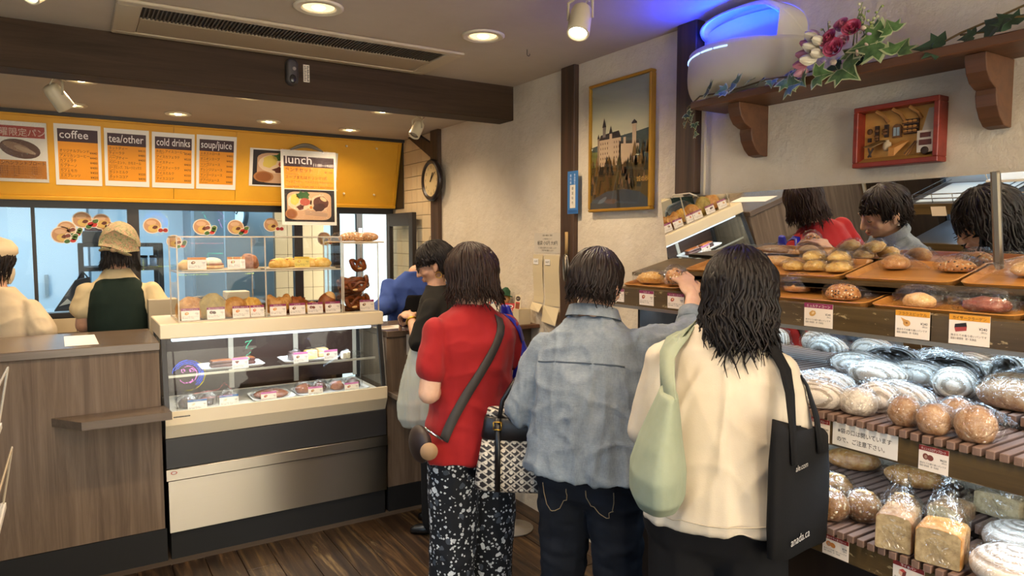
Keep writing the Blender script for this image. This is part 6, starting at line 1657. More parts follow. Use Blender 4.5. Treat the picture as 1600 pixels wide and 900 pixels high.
MB().prism([(0.40 + 0.06 + 0.06 * math.cos(PI * k / 8), 0.62 + 0.09 * math.sin(PI * k / 8)) for k in range(9)] + [(0.40, 0.45), (0.52, 0.45)], 0.0, 0.008, Matrix(((0, 0, -1, X - 0.012), (-(y1 - y0 - 2 * fw), 0, 0, y1 - fw), (0, (z1 - z0 - 2 * fw), 0, z0 + fw), (0, 0, 0, 1)))).build('window_frame', pcx, mat=bw)
pbox('window_pane', 0.42, 0.455, 0.48, 0.64, 0.008, 0.0095, plain('#93a3ad', 0.3))
pbox('window_pane', 0.465, 0.50, 0.48, 0.64, 0.008, 0.0095, plain('#93a3ad', 0.3))
pbox('bread_shelf', 0.55, 0.74, 0.49, 0.77, 0.0, 0.006, dkw)
for v in (0.50, 0.58, 0.68):
 pbox('shelf_strip', 0.54, 0.75, v, v + 0.02, 0.006, 0.014, bw)
 for u in (0.58, 0.64, 0.70):
  MB().ell(P(u, v + 0.045, 0.011), (0.004, 0.007, 0.004)).build('small_loaf', pcx, True, mat=plain('#b98546', 0.6))
MB().add([P(0.84, 0.5, 0.0), P(0.98, 0.5, 0.0), P(0.95, 0.92, 0.0), P(0.88, 0.92, 0.0), P(0.84, 0.5, 0.03), P(0.98, 0.5, 0.03), P(0.95, 0.92, 0.012), P(0.88, 0.92, 0.012)], [(4, 5, 6, 7), (0, 4, 7, 3), (5, 1, 2, 6), (3, 7, 6, 2)]).build('chimney_hood', pcx, mat=plain('#a39a8f', 0.7))
pbox('stove', 0.78, 0.985, 0.1, 0.5, 0.0, 0.03, whw)
pbox('stove_door', 0.82, 0.95, 0.37, 0.46, 0.03, 0.032, plain('#5a2a22', 0.5))
pbox('stove_door', 0.81, 0.96, 0.23, 0.33, 0.03, 0.032, plain('#5a2a22', 0.5))
MB().ell(P(0.88, 0.13, 0.03), (0.004, 0.012, 0.012)).build('fire_mouth', pcx, True, mat=dkw)
MB().add([P(0.06, 0.32, 0.03), P(0.20, 0.30, 0.036), P(0.36, 0.42, 0.012), P(0.22, 0.43, 0.006), P(0.06, 0.30, 0.03), P(0.20, 0.28, 0.036), P(0.36, 0.40, 0.012), P(0.22, 0.41, 0.006)], [(3, 2, 1, 0), (4, 5, 6, 7), (0, 1, 5, 4), (1, 2, 6, 5), (2, 3, 7, 6), (3, 0, 4, 7)]).build('work_table', pcx, mat=plain('#7d6238', 0.6))
MB().tube([P(0.13, 0.28, 0.03), P(0.17, 0.1, 0.03)], 0.003, 6).tube([P(0.2, 0.27, 0.03), P(0.13, 0.1, 0.03)], 0.003, 6).build('table_leg', pcx, mat=dkw)
MB().lathe([(0.010, 0), (0.014, 0.012), (0.011, 0.026), (0.004, 0.03), (0.006, 0.034)], 12, Matrix.Translation(P(0.37, 0.2, 0.02))).build('flour_sack', pcx, True, mat=plain('#bda98a', 0.8))
MB().add([P(0.42, 0.1, 0.035), P(0.5, 0.08, 0.036), P(0.64, 0.36, 0.012), P(0.54, 0.38, 0.01), P(0.42, 0.25, 0.035), P(0.5, 0.23, 0.036)], [(0, 1, 5, 4), (4, 5, 2, 3), (1, 2, 5)]).build('dough_trough', pcx, mat=plain('#b97f3c', 0.6))
MB().tube([P(0.66, 0.06, 0.034), P(0.76, 0.36, 0.014)], 0.0025, 6).tube([P(0.62, 0.1, 0.03), P(0.72, 0.34, 0.012)], 0.0025, 6).build('peel', pcx, mat=bw)
MB().lathe([(0.010, 0), (0.008, 0.003), (0.002, 0.004)], 12, Matrix.Translation(P(0.07, 0.63, 0.0)) @ rot_to((-1, 0, 0)).to_4x4()).build('hanging_pan', pcx, True, mat=bw)
pbox('hanging_board', 0.05, 0.1, 0.42, 0.5, 0.0, 0.004, dkw)
# ================================================================== leaflet stand on the wall at the counter end
sb = thing('wall_ledge', 'small wooden ledge on the plaster wall holding dolls and leaflets', 'shelf', (2.15, 3.55, 1.09))
MB().box((2.08, 3.27, 1.09), (WX - 0.001, 3.80, 1.11), ch=0.002).build('board', sb, mat=M['shelf_wood'])
MB().box((2.10, 3.36, 0.72), (WX - 0.001, 3.80, 1.09)).build('support', sb, mat=plain('#6b5a44', 0.6))
def doll(x, y, label, s_=1.0):
 t_ = thing('doll', label, 'doll', (x, y, 1.111))
 MB().lathe([(0.001, 0), (0.036 * s_, 0.002), (0.034 * s_, 0.03 * s_), (0.024 * s_, 0.07 * s_), (0.012 * s_, 0.085 * s_)], 14).build('coat', t_, True, world=False, mat=plain('#565a5c', 0.8))
 MB().ell((0, 0, 0.108 * s_), (0.027 * s_, 0.027 * s_, 0.03 * s_)).ell((-0.016 * s_, -0.02 * s_, 0.103 * s_), 0.005 * s_).build('head', t_, True, world=False, mat=plain('#d9a878', 0.6))
 MB().ell((0.008, 0.004, 0.115 * s_), (0.028 * s_, 0.028 * s_, 0.027 * s_)).build('hair', t_, True, world=False, mat=plain('#c9a44e', 0.7))
 MB().lathe([(0.043 * s_, 0.0), (0.041 * s_, 0.004), (0.028 * s_, 0.008), (0.024 * s_, 0.03 * s_), (0.008 * s_, 0.045 * s_)], 16, Matrix.Translation((0.006, 0.002, 0.126 * s_)) @ Matrix.Rotation(0.25, 4, 'Y')).build('hat', t_, True, world=False, mat=plain('#1f4a2c', 0.8))
 MB().tube([(0.014 * math.cos(a) * s_ * 1.3, 0.014 * math.sin(a) * s_ * 1.3, 0.082 * s_) for a in [2 * PI * k / 12 for k in range(13)]], 0.006 * s_, 6).build('scarf', t_, True, world=False, mat=plain('#9c2f2a', 0.8))
doll(2.19, 3.565, 'doll with green hat and grey coat on the wall ledge, nearest the leaflets', 1.15)
doll(2.19, 3.665, 'doll with green hat mostly hidden behind the red-shirted customer', 1.1)
def tent(name, label, x, y, w, h, col, paint):
 t_ = thing(name, label, 'sign', (x, y, 1.111))
 s = Sheet((x, y, 1.112), (0.55, -0.83, 0), (0.25, 0.12, 1), w, h, plain(col, 0.5))
 paint(s, w, h)
 s.build('printed_face', t_)
 return t_
def pt1(s, w, h):
 s.ell(w * 0.5, h * 0.83, w * 0.22, h * 0.09, '#e3dbd3', 1).ell(w * 0.5, h * 0.83, w * 0.15, h * 0.05, '#4a4a55', 2).text('無 料', w * 0.5, h * 0.6, h * 0.14, '#efe6e0', 1, 0.02, 'CENTER')
 s.rect(w * 0.3, h * 0.08, w * 0.72, h * 0.45, '#d8cfc8', 1)
tent('red_tent_card', 'red tent card with a white emblem on the wall ledge', 2.10, 3.47, 0.10, 0.115, '#b3282b', pt1)
tent('white_tent_card', 'white card with a row of coloured dots on the wall ledge', 2.10, 3.655, 0.10, 0.12, '#dcd4c4', lambda s, w, h: [s.ell(w * (0.2 + 0.2 * k), h * 0.85, w * 0.06, h * 0.05, c, 1) for k, c in enumerate(('#c0392b', '#3c6ea5', '#c0392b', '#4c8a7a'))])
bxl = thing('leaflet_box', 'upright cardboard box of brown-topped leaflets on the wall ledge', 'box', (2.13, 3.325, 1.111))
MB().box((2.12, 3.295, 1.1115), (2.20, 3.355, 1.20)).build('holder', bxl, mat=plain('#cdbd9a', 0.6))
s = Sheet((2.118, 3.355, 1.112), (0, -1, 0), (0.12, 0, 1), 0.06, 0.17, plain('#dccdaa', 0.5))
s.ell(0.03, 0.148, 0.024, 0.014, '#3a2419', 1).text('BROT', 0.03, 0.144, 0.010, '#d9c9a9', 2, 0, 'CENTER').rect(0.008, 0.085, 0.052, 0.12, '#8a4a2a', 1).rect(0.008, 0.12, 0.052, 0.128, '#c03a2a', 1).rect(0.006, 0.006, 0.054, 0.07, '#d8caa8', 1)
s.build('leaflet', bxl)
tag(MB().box((2.12, 3.362, 1.1115), (2.17, 3.412, 1.18)).build('card_box', None, loc=(2.14, 3.38, 1.111), mat=plain('#a98d68', 0.6)), 'small tan box of cards between the red tent card and the leaflet box', 'box')
hp = thing('pump_bottle', 'white pump bottle of hand gel below the wall ledge', 'bottle', (2.0, 3.16, 0.91))
MB().lathe([(0.001, 0), (0.03, 0.001), (0.032, 0.02), (0.032, 0.085), (0.014, 0.105), (0.012, 0.115)], 18).build('body', hp, True, world=False, mat=plain('#ddd6c8', 0.3))
MB().tube([(0, 0, 0.11), (0, 0, 0.14), (-0.03, 0.0, 0.142), (-0.034, 0, 0.133)], 0.006, 8).lathe([(0.013, 0.11), (0.013, 0.125), (0.006, 0.127)], 14).build('pump', hp, True, world=False, mat=M['white'])
gs = thing('gel_stand', 'narrow stand carrying the pump bottle beside the plaster wall', 'stand', (2.0, 3.16, 0))
MB().lathe([(0.11, 0), (0.11, 0.01), (0.012, 0.02), (0.012, 0.895), (0.06, 0.9), (0.06, 0.909)], 18).build('pedestal', gs, True, world=False, mat=plain('#8a8378', 0.4))
# open glazed door against the tiled wall
gd = thing('glazed_door', 'dark-framed glazed door standing open against the tiled wall', 'door', (2.2, 5.1, 0))
Xd = 2.17
dm = MB()
for y0, y1, z0, z1 in ((4.86, 4.93, 0.02, 1.80), (5.31, 5.38, 0.02, 1.80), (4.93, 5.31, 1.70, 1.80), (4.93, 5.31, 0.02, 0.3)):
 dm.box((Xd, y0, z0), (Xd + 0.035, y1, z1), ch=0.002)
dm.build('frame', gd, mat=M['dark_frame'])
MB().box((Xd + 0.014, 4.93, 0.3), (Xd + 0.02, 5.31, 1.70)).build('glass_panel', gd, mat=M['glass'])
MB().tube([(Xd - 0.02, 4.89, 0.85), (Xd - 0.02, 4.89, 1.05)], 0.008, 8).build('handle', gd, True, mat=M['chrome'])
ky = thing('hanging_keys', 'small tag on a wire hook on the tiled wall', 'key tag', (WX - 0.002, 4.72, 1.55))
MB().ell((WX - 0.006, 4.73, 1.545), (0.003, 0.02, 0.03)).build('tag_disc', ky, True, mat=plain('#c9a85c', 0.4))
MB().tube([(WX - 0.006, 4.73, 1.575), (WX - 0.006, 4.70, 1.62), (WX - 0.006, 4.665, 1.60)], 0.002, 5).build('wire', ky, mat=M['chrome'])
# ================================================================== inside the kitchen, seen through the panes
KZ = 0.0
ks = thing('kitchen_rack', 'black storage rack standing behind the kitchen pane', 'rack', (0.2, 6.6, 0))
blk = plain('#23262b', 0.5)
for x in (0.045, 0.60):
 for y in (6.35, 6.75):
  MB().box((x - 0.018, y - 0.018, 0.0), (x + 0.018, y + 0.018, 1.56)).build('upright', ks, mat=blk)
for z in (0.35, 0.75, 1.10, 1.345, 1.535):
 MB().box((0.03, 6.34, z), (0.615, 6.76, z + 0.03)).build('shelf', ks, mat=blk)
tag(MB().box((0.06, 6.4, 1.566), (0.27, 6.7, 1.66), ch=0.004).box((0.07, 6.395, 1.60), (0.18, 6.4, 1.615)).build('storage_box', None, loc=(0.25, 6.5, 1.566), mat=plain('#2b2f35', 0.4)), 'black box on top of the kitchen rack', 'box')
tag(MB().box((0.08, 6.42, 1.661), (0.25, 6.6, 1.685)).build('red_packet', None, loc=(0.2, 6.5, 1.661), mat=plain('#5a2a2e', 0.5)), 'flat red packet on the black box', 'packet')
for k, (x, c) in enumerate(((0.425, '#c9bda9'), (0.485, '#7ea4cf'), (0.55, '#7ea4cf'))):
 m = MB().m(plain(c, 0.4)).lathe([(0.001, 0), (0.025, 0.0), (0.026, 0.06), (0.022, 0.068)], 14).m(M['black']).lathe([(0.027, 0.069), (0.027, 0.088), (0.001, 0.089)], 14)
 tag(put(m.build('jar', None, True, world=False), (x, 6.42, 1.376)), ['cream jar with dark lid on the kitchen rack', 'blue jar with dark lid in the middle of the three on the kitchen rack', 'blue jar with dark lid at the end of the three on the kitchen rack'][k], 'jar', 'jars on the kitchen rack')
tag(MB().add([(0.22, 6.4, 1.131), (0.36, 6.40, 1.131), (0.36, 6.5, 1.33), (0.25, 6.5, 1.33), (0.22, 6.42, 1.131), (0.36, 6.42, 1.131), (0.36, 6.52, 1.33), (0.25, 6.52, 1.33)], [(0, 1, 2, 3), (5, 4, 7, 6), (0, 3, 7, 4), (1, 5, 6, 2), (3, 2, 6, 7), (0, 4, 5, 1)]).build('chopping_board', None, loc=(0.3, 6.45, 1.131), mat=plain('#a98f70', 0.6)), 'pale board leaning on the kitchen rack shelf', 'board')
# dark bag hung on the pane inside
db = thing('hanging_sack', 'dark blue carrier bag leaning inside the kitchen pane', 'bag', (0.0, 5.75, 0.95))
MB().add([(-0.13, 5.70, 1.10), (0.10, 5.70, 1.10), (0.09, 5.74, 1.33), (0.0, 5.74, 1.31), (-0.13, 5.84, 1.10), (0.10, 5.84, 1.10), (0.09, 5.78, 1.33), (0.0, 5.78, 1.31)], [(0, 1, 2, 3), (5, 4, 7, 6), (0, 3, 7, 4), (1, 5, 6, 2), (3, 2, 6, 7), (0, 4, 5, 1)]).build('sack', db, mat=plain('#222a38', 0.5))
MB().tube([(0.01, 5.76, 1.30), (0.045, 5.76, 1.375), (0.08, 5.76, 1.32)], 0.007, 6).build('handle', db, True, mat=plain('#222a38', 0.5))
s = Sheet((-0.10, 5.698, 1.115), (1, 0, 0), (0, 0, 1), 0, 0, None)
s.poly([(0, 0.02), (0.06, 0.035), (0.13, 0.015), (0.11, 0.055), (0.07, 0.05), (0.05, 0.07)], '#c3ccd2', 1)
s.build('emblem', db)
wbn = thing('work_bench', 'steel kitchen work bench behind the panes', 'bench', (0.2, 6.0, 0))
MB().box((-0.6, 5.66, 1.04), (1.35, 6.2, 1.08), ch=0.004).build('bench_top', wbn, mat=plain('#b9c3c9', 0.3, 0.7))
for x in (-0.55, 1.3):
 for y in (5.70, 6.15):
  MB().box((x - 0.02, y - 0.02, 0), (x + 0.02, y + 0.02, 1.04)).build('leg', wbn, mat=plain('#9aa4aa', 0.3, 0.7))
# wall features
kc = thing('kitchen_clock', 'blue-white round clock on the kitchen side wall', 'clock', (1.36, 6.88, 1.83))
Qk = Matrix.Translation((1.33, 6.9, 1.83)) @ rot_to((-1, -0.35, 0)).to_4x4()
MB().lathe([(0.001, 0), (0.155, 0), (0.155, 0.035), (0.135, 0.04), (0.132, 0.03), (0.001, 0.029)], 32, Qk).build('case', kc, True, mat=plain('#5e7484', 0.3, 0.5))
MB().lathe([(0.001, 0.0295), (0.13, 0.0305), (0.001, 0.031)], 32, Qk).build('dial', kc, mat=plain('#cfe3ee', 0.4))
MB().tube([Qk @ Vector((0, 0, 0.034)), Qk @ Vector((0.02, 0.09, 0.034))], 0.004, 5).tube([Qk @ Vector((0, 0, 0.034)), Qk @ Vector((0.06, -0.02, 0.034))], 0.004, 5).build('clock_hands', kc, mat=M['black'])
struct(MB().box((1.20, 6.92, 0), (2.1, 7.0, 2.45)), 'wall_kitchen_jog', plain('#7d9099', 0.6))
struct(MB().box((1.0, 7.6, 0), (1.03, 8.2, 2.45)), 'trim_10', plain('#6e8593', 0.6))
kp = thing('wall_heater', 'boxy white ventilator unit on the kitchen wall', 'ventilator', (1.8, 6.9, 1.78))
MB().box((1.66, 6.86, 1.70), (1.87, 6.92, 1.92), ch=0.006).build('housing', kp, mat=M['kwhite'])
MB().lathe([(0.001, 0), (0.06, 0.0), (0.062, 0.006), (0.055, 0.008)], 24, Matrix.Translation((1.74, 6.859, 1.84)) @ rot_to((0, -1, 0)).to_4x4()).build('round_grille', kp, True, mat=plain('#8ea2ae', 0.4))
MB().box((1.80, 6.853, 1.78), (1.85, 6.86, 1.86)).build('cover', kp, mat=plain('#b9cad4', 0.4))
tag(MB().box((1.75, 6.86, 1.95), (1.86, 6.868, 2.05)).build('green_sign', None, loc=(1.8, 6.86, 2.0), mat=plain('#4fae5a', 0.5)), 'small green notice above the kitchen ventilator', 'sign')
fzr = thing('kitchen_door', 'white kitchen door with a handle behind the far pane', 'door', (-0.3, 8.15, 0))
MB().box((-1.1, 8.12, 0), (0.12, 8.18, 2.1), ch=0.004).build('leaf', fzr, mat=plain('#bfd3df', 0.4))
MB().box((-0.25, 8.08, 1.05), (-0.22, 8.12, 1.25)).build('handle', fzr, mat=plain('#9fb0ba', 0.3, 0.5))
struct(MB().box((-1.2, 8.14, 0), (-1.12, 8.2, 2.2)).box((0.14, 8.14, 0), (0.22, 8.2, 2.2)).box((-1.2, 8.14, 2.12), (0.22, 8.2, 2.2)), 'trim_11', plain('#9fb4c1', 0.5))
# beige tiled pillar and pale corridor past the doorway
tp = struct(MB().box((1.51, 6.35, 0), (1.95, 6.4, 2.4)), 'wall_pillar', M['grout'])
tm2 = MB().m(M['tile']).box((0, -0.006, 0), (0.107, 0.0, 0.147), ch=0.0018).mesh('tile')
for ix in range(4):
 for iz in range(8):
  o = bpy.data.objects.new('tile', tm2)
  COL.objects.link(o)
  o.parent = tp
  o.location = (1.513 + ix * 0.11, 6.35, 0.86 + iz * 0.15)
pd = thing('pale_panel_door', 'tall pale blue panel door with a dark stile in the corridor', 'door', (2.35, 6.3, 0))
MB().box((1.97, 6.42, 0), (2.28, 6.46, 2.2)).build('leaf', pd, mat=plain('#9dbcd0', 0.4))
MB().box((2.285, 6.40, 0), (2.345, 6.47, 2.2)).build('stile', pd, mat=plain('#22262b', 0.5))
MB().box((2.35, 6.42, 0), (2.72, 6.46, 2.2)).build('leaf', pd, mat=plain('#9dbcd0', 0.4))
MB().box((2.30, 6.39, 1.62), (2.335, 6.40, 1.70)).build('lock_plate', pd, mat=plain('#d5e3ec', 0.3))
# stickers on the panes: stuffed buns with fruit
def bun_sticker(x, z, w, label, kind, y=KY + 0.0345):
 s = Sheet((x, y, z), (1, 0, 0), (0, 0, 1), 0, 0, None)
 s.ell(0, 0, w * 0.56, w * 0.53, '#e9dcc8', 1, 20)
 s.ell(0, 0, w * 0.5, w * 0.47, '#bf9068', 2, 20).ell(-w * 0.05, w * 0.2, w * 0.3, w * 0.16, '#d3ab85', 3, 16).ell(w * 0.1, -w * 0.17, w * 0.36, w * 0.25, '#d2b062', 3, 18).ell(w * 0.16, -w * 0.1, w * 0.17, w * 0.11, '#5e2a16', 4, 14, 0.3, 0.2, 3)
 if kind == 0:
  for dx, dz_ in ((0.48, -0.3), (0.78, -0.3)):
   s.ell(w * dx, w * dz_, w * 0.18, w * 0.17, '#e9dcc8', 4).ell(w * dx, w * dz_, w * 0.14, w * 0.13, '#9c2320', 5)
 elif kind == 1:
  for dx, dz_, c in ((0.45, -0.25, '#b3261f'), (0.65, -0.32, '#c8362a'), (0.72, -0.08, '#4a6b2c'), (0.35, -0.42, '#3f6a2c')):
   s.ell(w * dx, w * dz_, w * 0.2, w * 0.16, '#e9dcc8', 4, 12, 0.4).ell(w * dx, w * dz_, w * 0.17, w * 0.13, c, 5, 12, 0.4, 0.2, 2)
 else:
  for dx, dz_, c in ((0.35, -0.05, '#7a3b2a'), (0.62, -0.35, '#c0352a'), (0.75, -0.05, '#4a6b2c'), (0.7, -0.2, '#56792f'), (0.3, -0.4, '#3f6a2c')):
   s.ell(w * dx, w * dz_, w * 0.19, w * 0.16, '#e9dcc8', 4, 12, 0.2).ell(w * dx, w * dz_, w * 0.16, w * 0.13, c, 5, 12, 0.2, 0.25, 4)
 return s.build('bun_sticker', None, label, 'sticker', 'bun stickers on the kitchen panes')
bun_sticker(-0.065, 1.625, 0.105, 'front one of a pair of bun stickers low on the pane between the clerks', 2)
bun_sticker(-0.035, 1.665, 0.10, 'rear one of a pair of bun stickers low on the pane between the clerks', 3, KY + 0.0352)
bun_sticker(0.055, 1.725, 0.105, 'bun sticker with strawberry high on the pane between the clerks', 1)
bun_sticker(0.165, 1.715, 0.10, 'bun sticker with a green stem beside the strawberry bun sticker', 0)
bun_sticker(0.215, 1.665, 0.09, 'bun sticker peeking above the clerk headscarf', 2)
bun_sticker(0.47, 1.69, 0.105, 'bun sticker with two cherries at the start of the second pane', 0)
bun_sticker(0.605, 1.58, 0.09, 'bun sticker with berries seen through the end of the acrylic box', 2)
bun_sticker(0.79, 1.685, 0.11, 'bun sticker with berries above the acrylic box', 2)
bun_sticker(1.02, 1.685, 0.105, 'bun sticker with strawberry above the acrylic box', 1)
bun_sticker(1.275, 1.705, 0.10, 'bun sticker with two cherries beside the lunch poster', 0)
bun_sticker(1.68, 1.60, 0.10, 'bun sticker on the narrow pane before the tiled pillar', 0)
# low table things on the clerk side
bxp = thing('paper_bag_stack', 'stack of beige paper bags standing behind the counter end', 'paper bag', (0.45, 4.66, 0.98))
MB().box((0.36, 4.60, 0.98), (0.52, 4.72, 1.24), ch=0.003).build('stack', bxp, mat=plain('#b9ab90', 0.7))
MB().add([(0.40, 4.598, 1.05), (0.44, 4.598, 1.1), (0.40, 4.598, 1.14)], [(0, 1, 2)]).build('fold_mark', bxp, mat=plain('#d3c8b0', 0.7))
bkc = thing('back_counter', 'dark low work counter behind the clerks', 'counter', (0.5, 5.1, 0))
MB().box((-1.7, 5.08, 0), (1.6, 5.38, 0.96)).build('body', bkc, mat=plain('#3a2f27', 0.6))
MB().box((-1.7, 5.05, 0.96), (1.6, 5.40, 0.985), ch=0.002).build('worktop', bkc, mat=plain('#2c2520', 0.4))
st_ = thing('till_table', 'low dark table behind the display case carrying paper bags', 'table', (0.8, 4.7, 0))
MB().box((0.34, 4.55, 0.94), (1.4, 4.80, 0.97)).build('tabletop', st_, mat=plain('#2c2520', 0.4))
for x in (0.38, 1.36):
 MB().box((x - 0.02, 4.6, 0), (x + 0.02, 4.75, 0.94)).build('leg', st_, mat=plain('#2c2520', 0.4))
tag(MB().box((0.79, 4.58, 0.971), (0.93, 4.70, 1.27), ch=0.003).build('paper_bag', None, loc=(0.85, 4.65, 0.971), mat=plain('#b9b3a2', 0.7)), 'tall beige paper bag seen through the acrylic box', 'paper bag')
tag(MB().box((0.64, 4.57, 0.971), (0.75, 4.68, 1.22), ch=0.003).build('paper_bag', None, loc=(0.7, 4.65, 0.971), mat=plain('#cfccc0', 0.7)), 'short white paper bag seen through the acrylic box', 'paper bag')
# ================================================================== the other side of the shop, seen in the mirrors
lr = thing('rear_rack', 'dark open rack with cool light along the left wall, seen in the tilted mirror', 'shelf', (-0.55, 1.3, 0))
LX0, LX1, LY0, LY1 = -0.88, -0.32, -0.4, 3.05
MB().box((LX0, LY0, 0), (LX0 + 0.02, LY1, 2.0)).build('back_panel', lr, mat=plain('#a9b9c9', 0.5))
MB().box((LX0 + 0.02, LY0, 0.0), (-0.34, LY1, 0.44)).build('base_cabinet', lr, mat=plain('#3c3733', 0.5))
for z, xf, ye in ((0.62, -0.33, LY1), (0.90, -0.34, LY1), (1.12, -0.50, 2.35), (1.55, -0.45, LY1)):
 MB().box((LX0 + 0.02, LY0, z - 0.02), (xf, ye, z)).build('shelf_board', lr, mat=plain('#4a4a4c', 0.35))
 MB().box((xf, LY0, z - 0.06), (xf + 0.018, ye, z + 0.012)).build('front_rail', lr, mat=M['rail'])
for y in (LY0, 1.0, 2.36, LY1 - 0.02):
 MB().box((LX0 + 0.02, y, 0.44), (LX0 + 0.05, y + 0.02, 2.0)).build('upright', lr, mat=plain('#4b5560', 0.4, 0.5))
for z in (1.51, 0.86, 2.0):
 MB().box((LX0 + 0.1, LY0 + 0.05, z), (LX0 + 0.14, LY1 - 0.05, z + 0.015)).build('light_tube', lr, mat=emit((0.66, 0.83, 1.0), 4, 'rear_tube'))
 lamp('rear_tube_lamp', 'AREA', (LX0 + 0.2, 1.3, z - 0.01), 9, (0.45, 0.72, 1.0), (0, 0, 0), shape='RECTANGLE', size=0.05, size_y=3.2)
wt_ = thing('wire_tray', 'wire-railed tray lined with paper on the rear rack', 'tray', (-0.6, 2.7, 0.9))
MB().box((-0.82, 2.42, 0.902), (-0.40, 2.96, 0.906)).build('liner', wt_, mat=plain('#c9ccc8', 0.6))
wm = MB()
for dz_ in (0.03, 0.06):
 wm.tube([(-0.83, 2.41, 0.9 + dz_), (-0.39, 2.41, 0.9 + dz_), (-0.39, 2.97, 0.9 + dz_), (-0.83, 2.97, 0.9 + dz_)], 0.004, 6)
for k in range(5):
 wm.tube([(-0.39, 2.41 + 0.14 * k, 0.902), (-0.39, 2.41 + 0.14 * k, 0.96)], 0.003, 6)
wm.build('rail', wt_, True, mat=M['chrome'])
tag(MB().box((-0.321, 2.70, 0.83), (-0.318, 2.80, 0.895)).build('blank_card', None, loc=(-0.32, 2.75, 0.83), mat=plain('#d9c9b4', 0.5)), 'blank beige card on the rear rack rail', 'card')
for k, y in enumerate((2.05, 2.25)):
 loaf('rye_loaf', ['second bagged loaf on the rear rack farther from the wire tray', 'bagged loaf on the rear rack beside the wire tray'][k], lambda m: blob(m, (0.055, 0.08, 0.05), 200 + k, 0.07), band_loaf, (-0.65, y, 0.902), (0, 0, 0), dict(r=(0.06, 0.086, 0.055), seed=200 + k), 'bread')
# clear front stops of the rear rack that reach into the frame edge
for k, (z, lab) in enumerate(((1.195, 'clear acrylic stop at the upper shelf end of the rear rack'), (0.97, 'clear acrylic stop at the lower shelf end of the rear rack'))):
 st = thing('acrylic_stop', lab, 'shelf stop', (-0.2, 2.1, z))
 MB().add([(-0.19, 1.55, z - 0.1), (-0.19, 2.33, z - 0.1), (-0.165, 2.35, z + 0.05), (-0.165, 1.55, z + 0.05), (-0.193, 1.55, z - 0.1), (-0.193, 2.33, z - 0.1), (-0.168, 2.35, z + 0.05), (-0.168, 1.55, z + 0.05)], [(0, 1, 2, 3), (7, 6, 5, 4), (0, 4, 5, 1), (1, 5, 6, 2), (2, 6, 7, 3), (3, 7, 4, 0)]).build('sheet', st, mat=M['acrylic'])
 MB().box((-0.325 if k else -0.48, 1.55, z - 0.115), (-0.185, 2.34, z - 0.10)).build('base', st, mat=plain('#d9d4ca', 0.4))
 MB().tube([(-0.166, 2.35, z + 0.05), (-0.191, 2.33, z - 0.1)], 0.003, 6).build('end_edge', st, mat=M['acryl_edge'])
 MB().tube([(-0.166, 1.55, z + 0.05), (-0.166, 2.35, z + 0.05)], 0.003, 6).build('top_edge', st, mat=M['acryl_edge'])
ddr = thing('panelled_door', 'dark panelled wooden door on the left wall, seen in the tilted mirror', 'door', (-0.88, 3.4, 0))
MB().box((-0.899, 3.08, 0), (-0.86, 3.69, 2.05)).build('leaf', ddr, mat=M['cupboard'])
for z0, z1 in ((0.15, 0.95), (1.08, 1.9)):
 for y0 in (3.13, 3.42):
  MB().box((-0.86, y0, z0), (-0.85, y0 + 0.22, z1), ch=0.006).build('raised_panel', ddr, mat=M['cupboard'])
# neon shop sign in the entrance window, seen only as reflections in the panes
ne = thing('neon_sign', 'colourful neon sign of a smiling moon and palms in the entrance, seen as reflections', 'sign', (1.3, -2.0, 1.6))
def neon(name, paths, col, s_=5.0, rad=0.005):
 m = MB()
 for p in paths:
  m.tube([(x, -2.0, z) for x, z in p], rad, 6)
 m.build(name, ne, True, mat=emit(col, s_, name + '_glow'))
def arc(cx, cz, r_, a0, a1, n=14):
 return [(cx + r_ * math.cos(R(a0 + (a1 - a0) * k / n)), cz + r_ * math.sin(R(a0 + (a1 - a0) * k / n))) for k in range(n + 1)]
cx, cz = 1.16, 1.86
neon('moon_tube', [arc(cx, cz, 0.158, -60, 160), arc(cx, cz, 0.137, -50, 150), arc(cx, cz, 0.180, -60, 170)], (0.1, 0.2, 1.0), 40)
neon('face_tube', [arc(cx, cz, 0.108, -110, 110), arc(cx - 0.02, cz - 0.03, 0.08, 200, 340), arc(cx - 0.05, cz + 0.05, 0.022, 0, 360, 10), arc(cx + 0.05, cz + 0.05, 0.022, 0, 360, 10)], (1.0, 0.3, 0.8), 40)
neon('halo_tube', [arc(cx, cz, 0.202, -100, 60)], (1.0, 0.8, 0.1), 24, 0.004)
neon('pink_tube', [[(cx + 0.05, cz - 0.25), (cx + 0.35, cz - 0.23), (cx + 0.42, cz - 0.15), (cx + 0.5, cz - 0.25)], [(cx + 0.1, cz - 0.32), (cx + 0.5, cz - 0.32)]], (1.0, 0.35, 0.3), 20, 0.005)
neon('green_tube', [[(cx + 0.3, cz - 0.62), (cx + 0.3, cz - 0.45), (cx + 0.48, cz - 0.45)], [(cx + 0.6, cz - 0.62), (cx + 0.6, cz - 0.5)], [(cx + 0.7, cz - 0.62), (cx + 0.7, cz - 0.5)]], (0.15, 1.0, 0.5), 24, 0.006)
neon('yellow_tube', [[(cx - 0.2, cz - 0.5), (cx - 0.2, cz - 0.95)], [(cx - 0.1, cz - 0.72), (cx + 0.3, cz - 0.72)], [(cx + 0.75, cz - 0.72), (cx + 1.1, cz - 0.72)]], (0.9, 1.0, 0.1), 24, 0.006)
px_, pz_ = 1.98, 2.02
neon('palm_tube', [[(px_ - 0.1, pz_ + 0.2), (px_ - 0.02, pz_ + 0.22), (px_ - 0.1, pz_ + 0.12), (px_ + 0.02, pz_ + 0.1), (px_ - 0.1, pz_ + 0.02), (px_ + 0.05, pz_ - 0.2)]], (0.1, 1.0, 0.55), 32, 0.007)
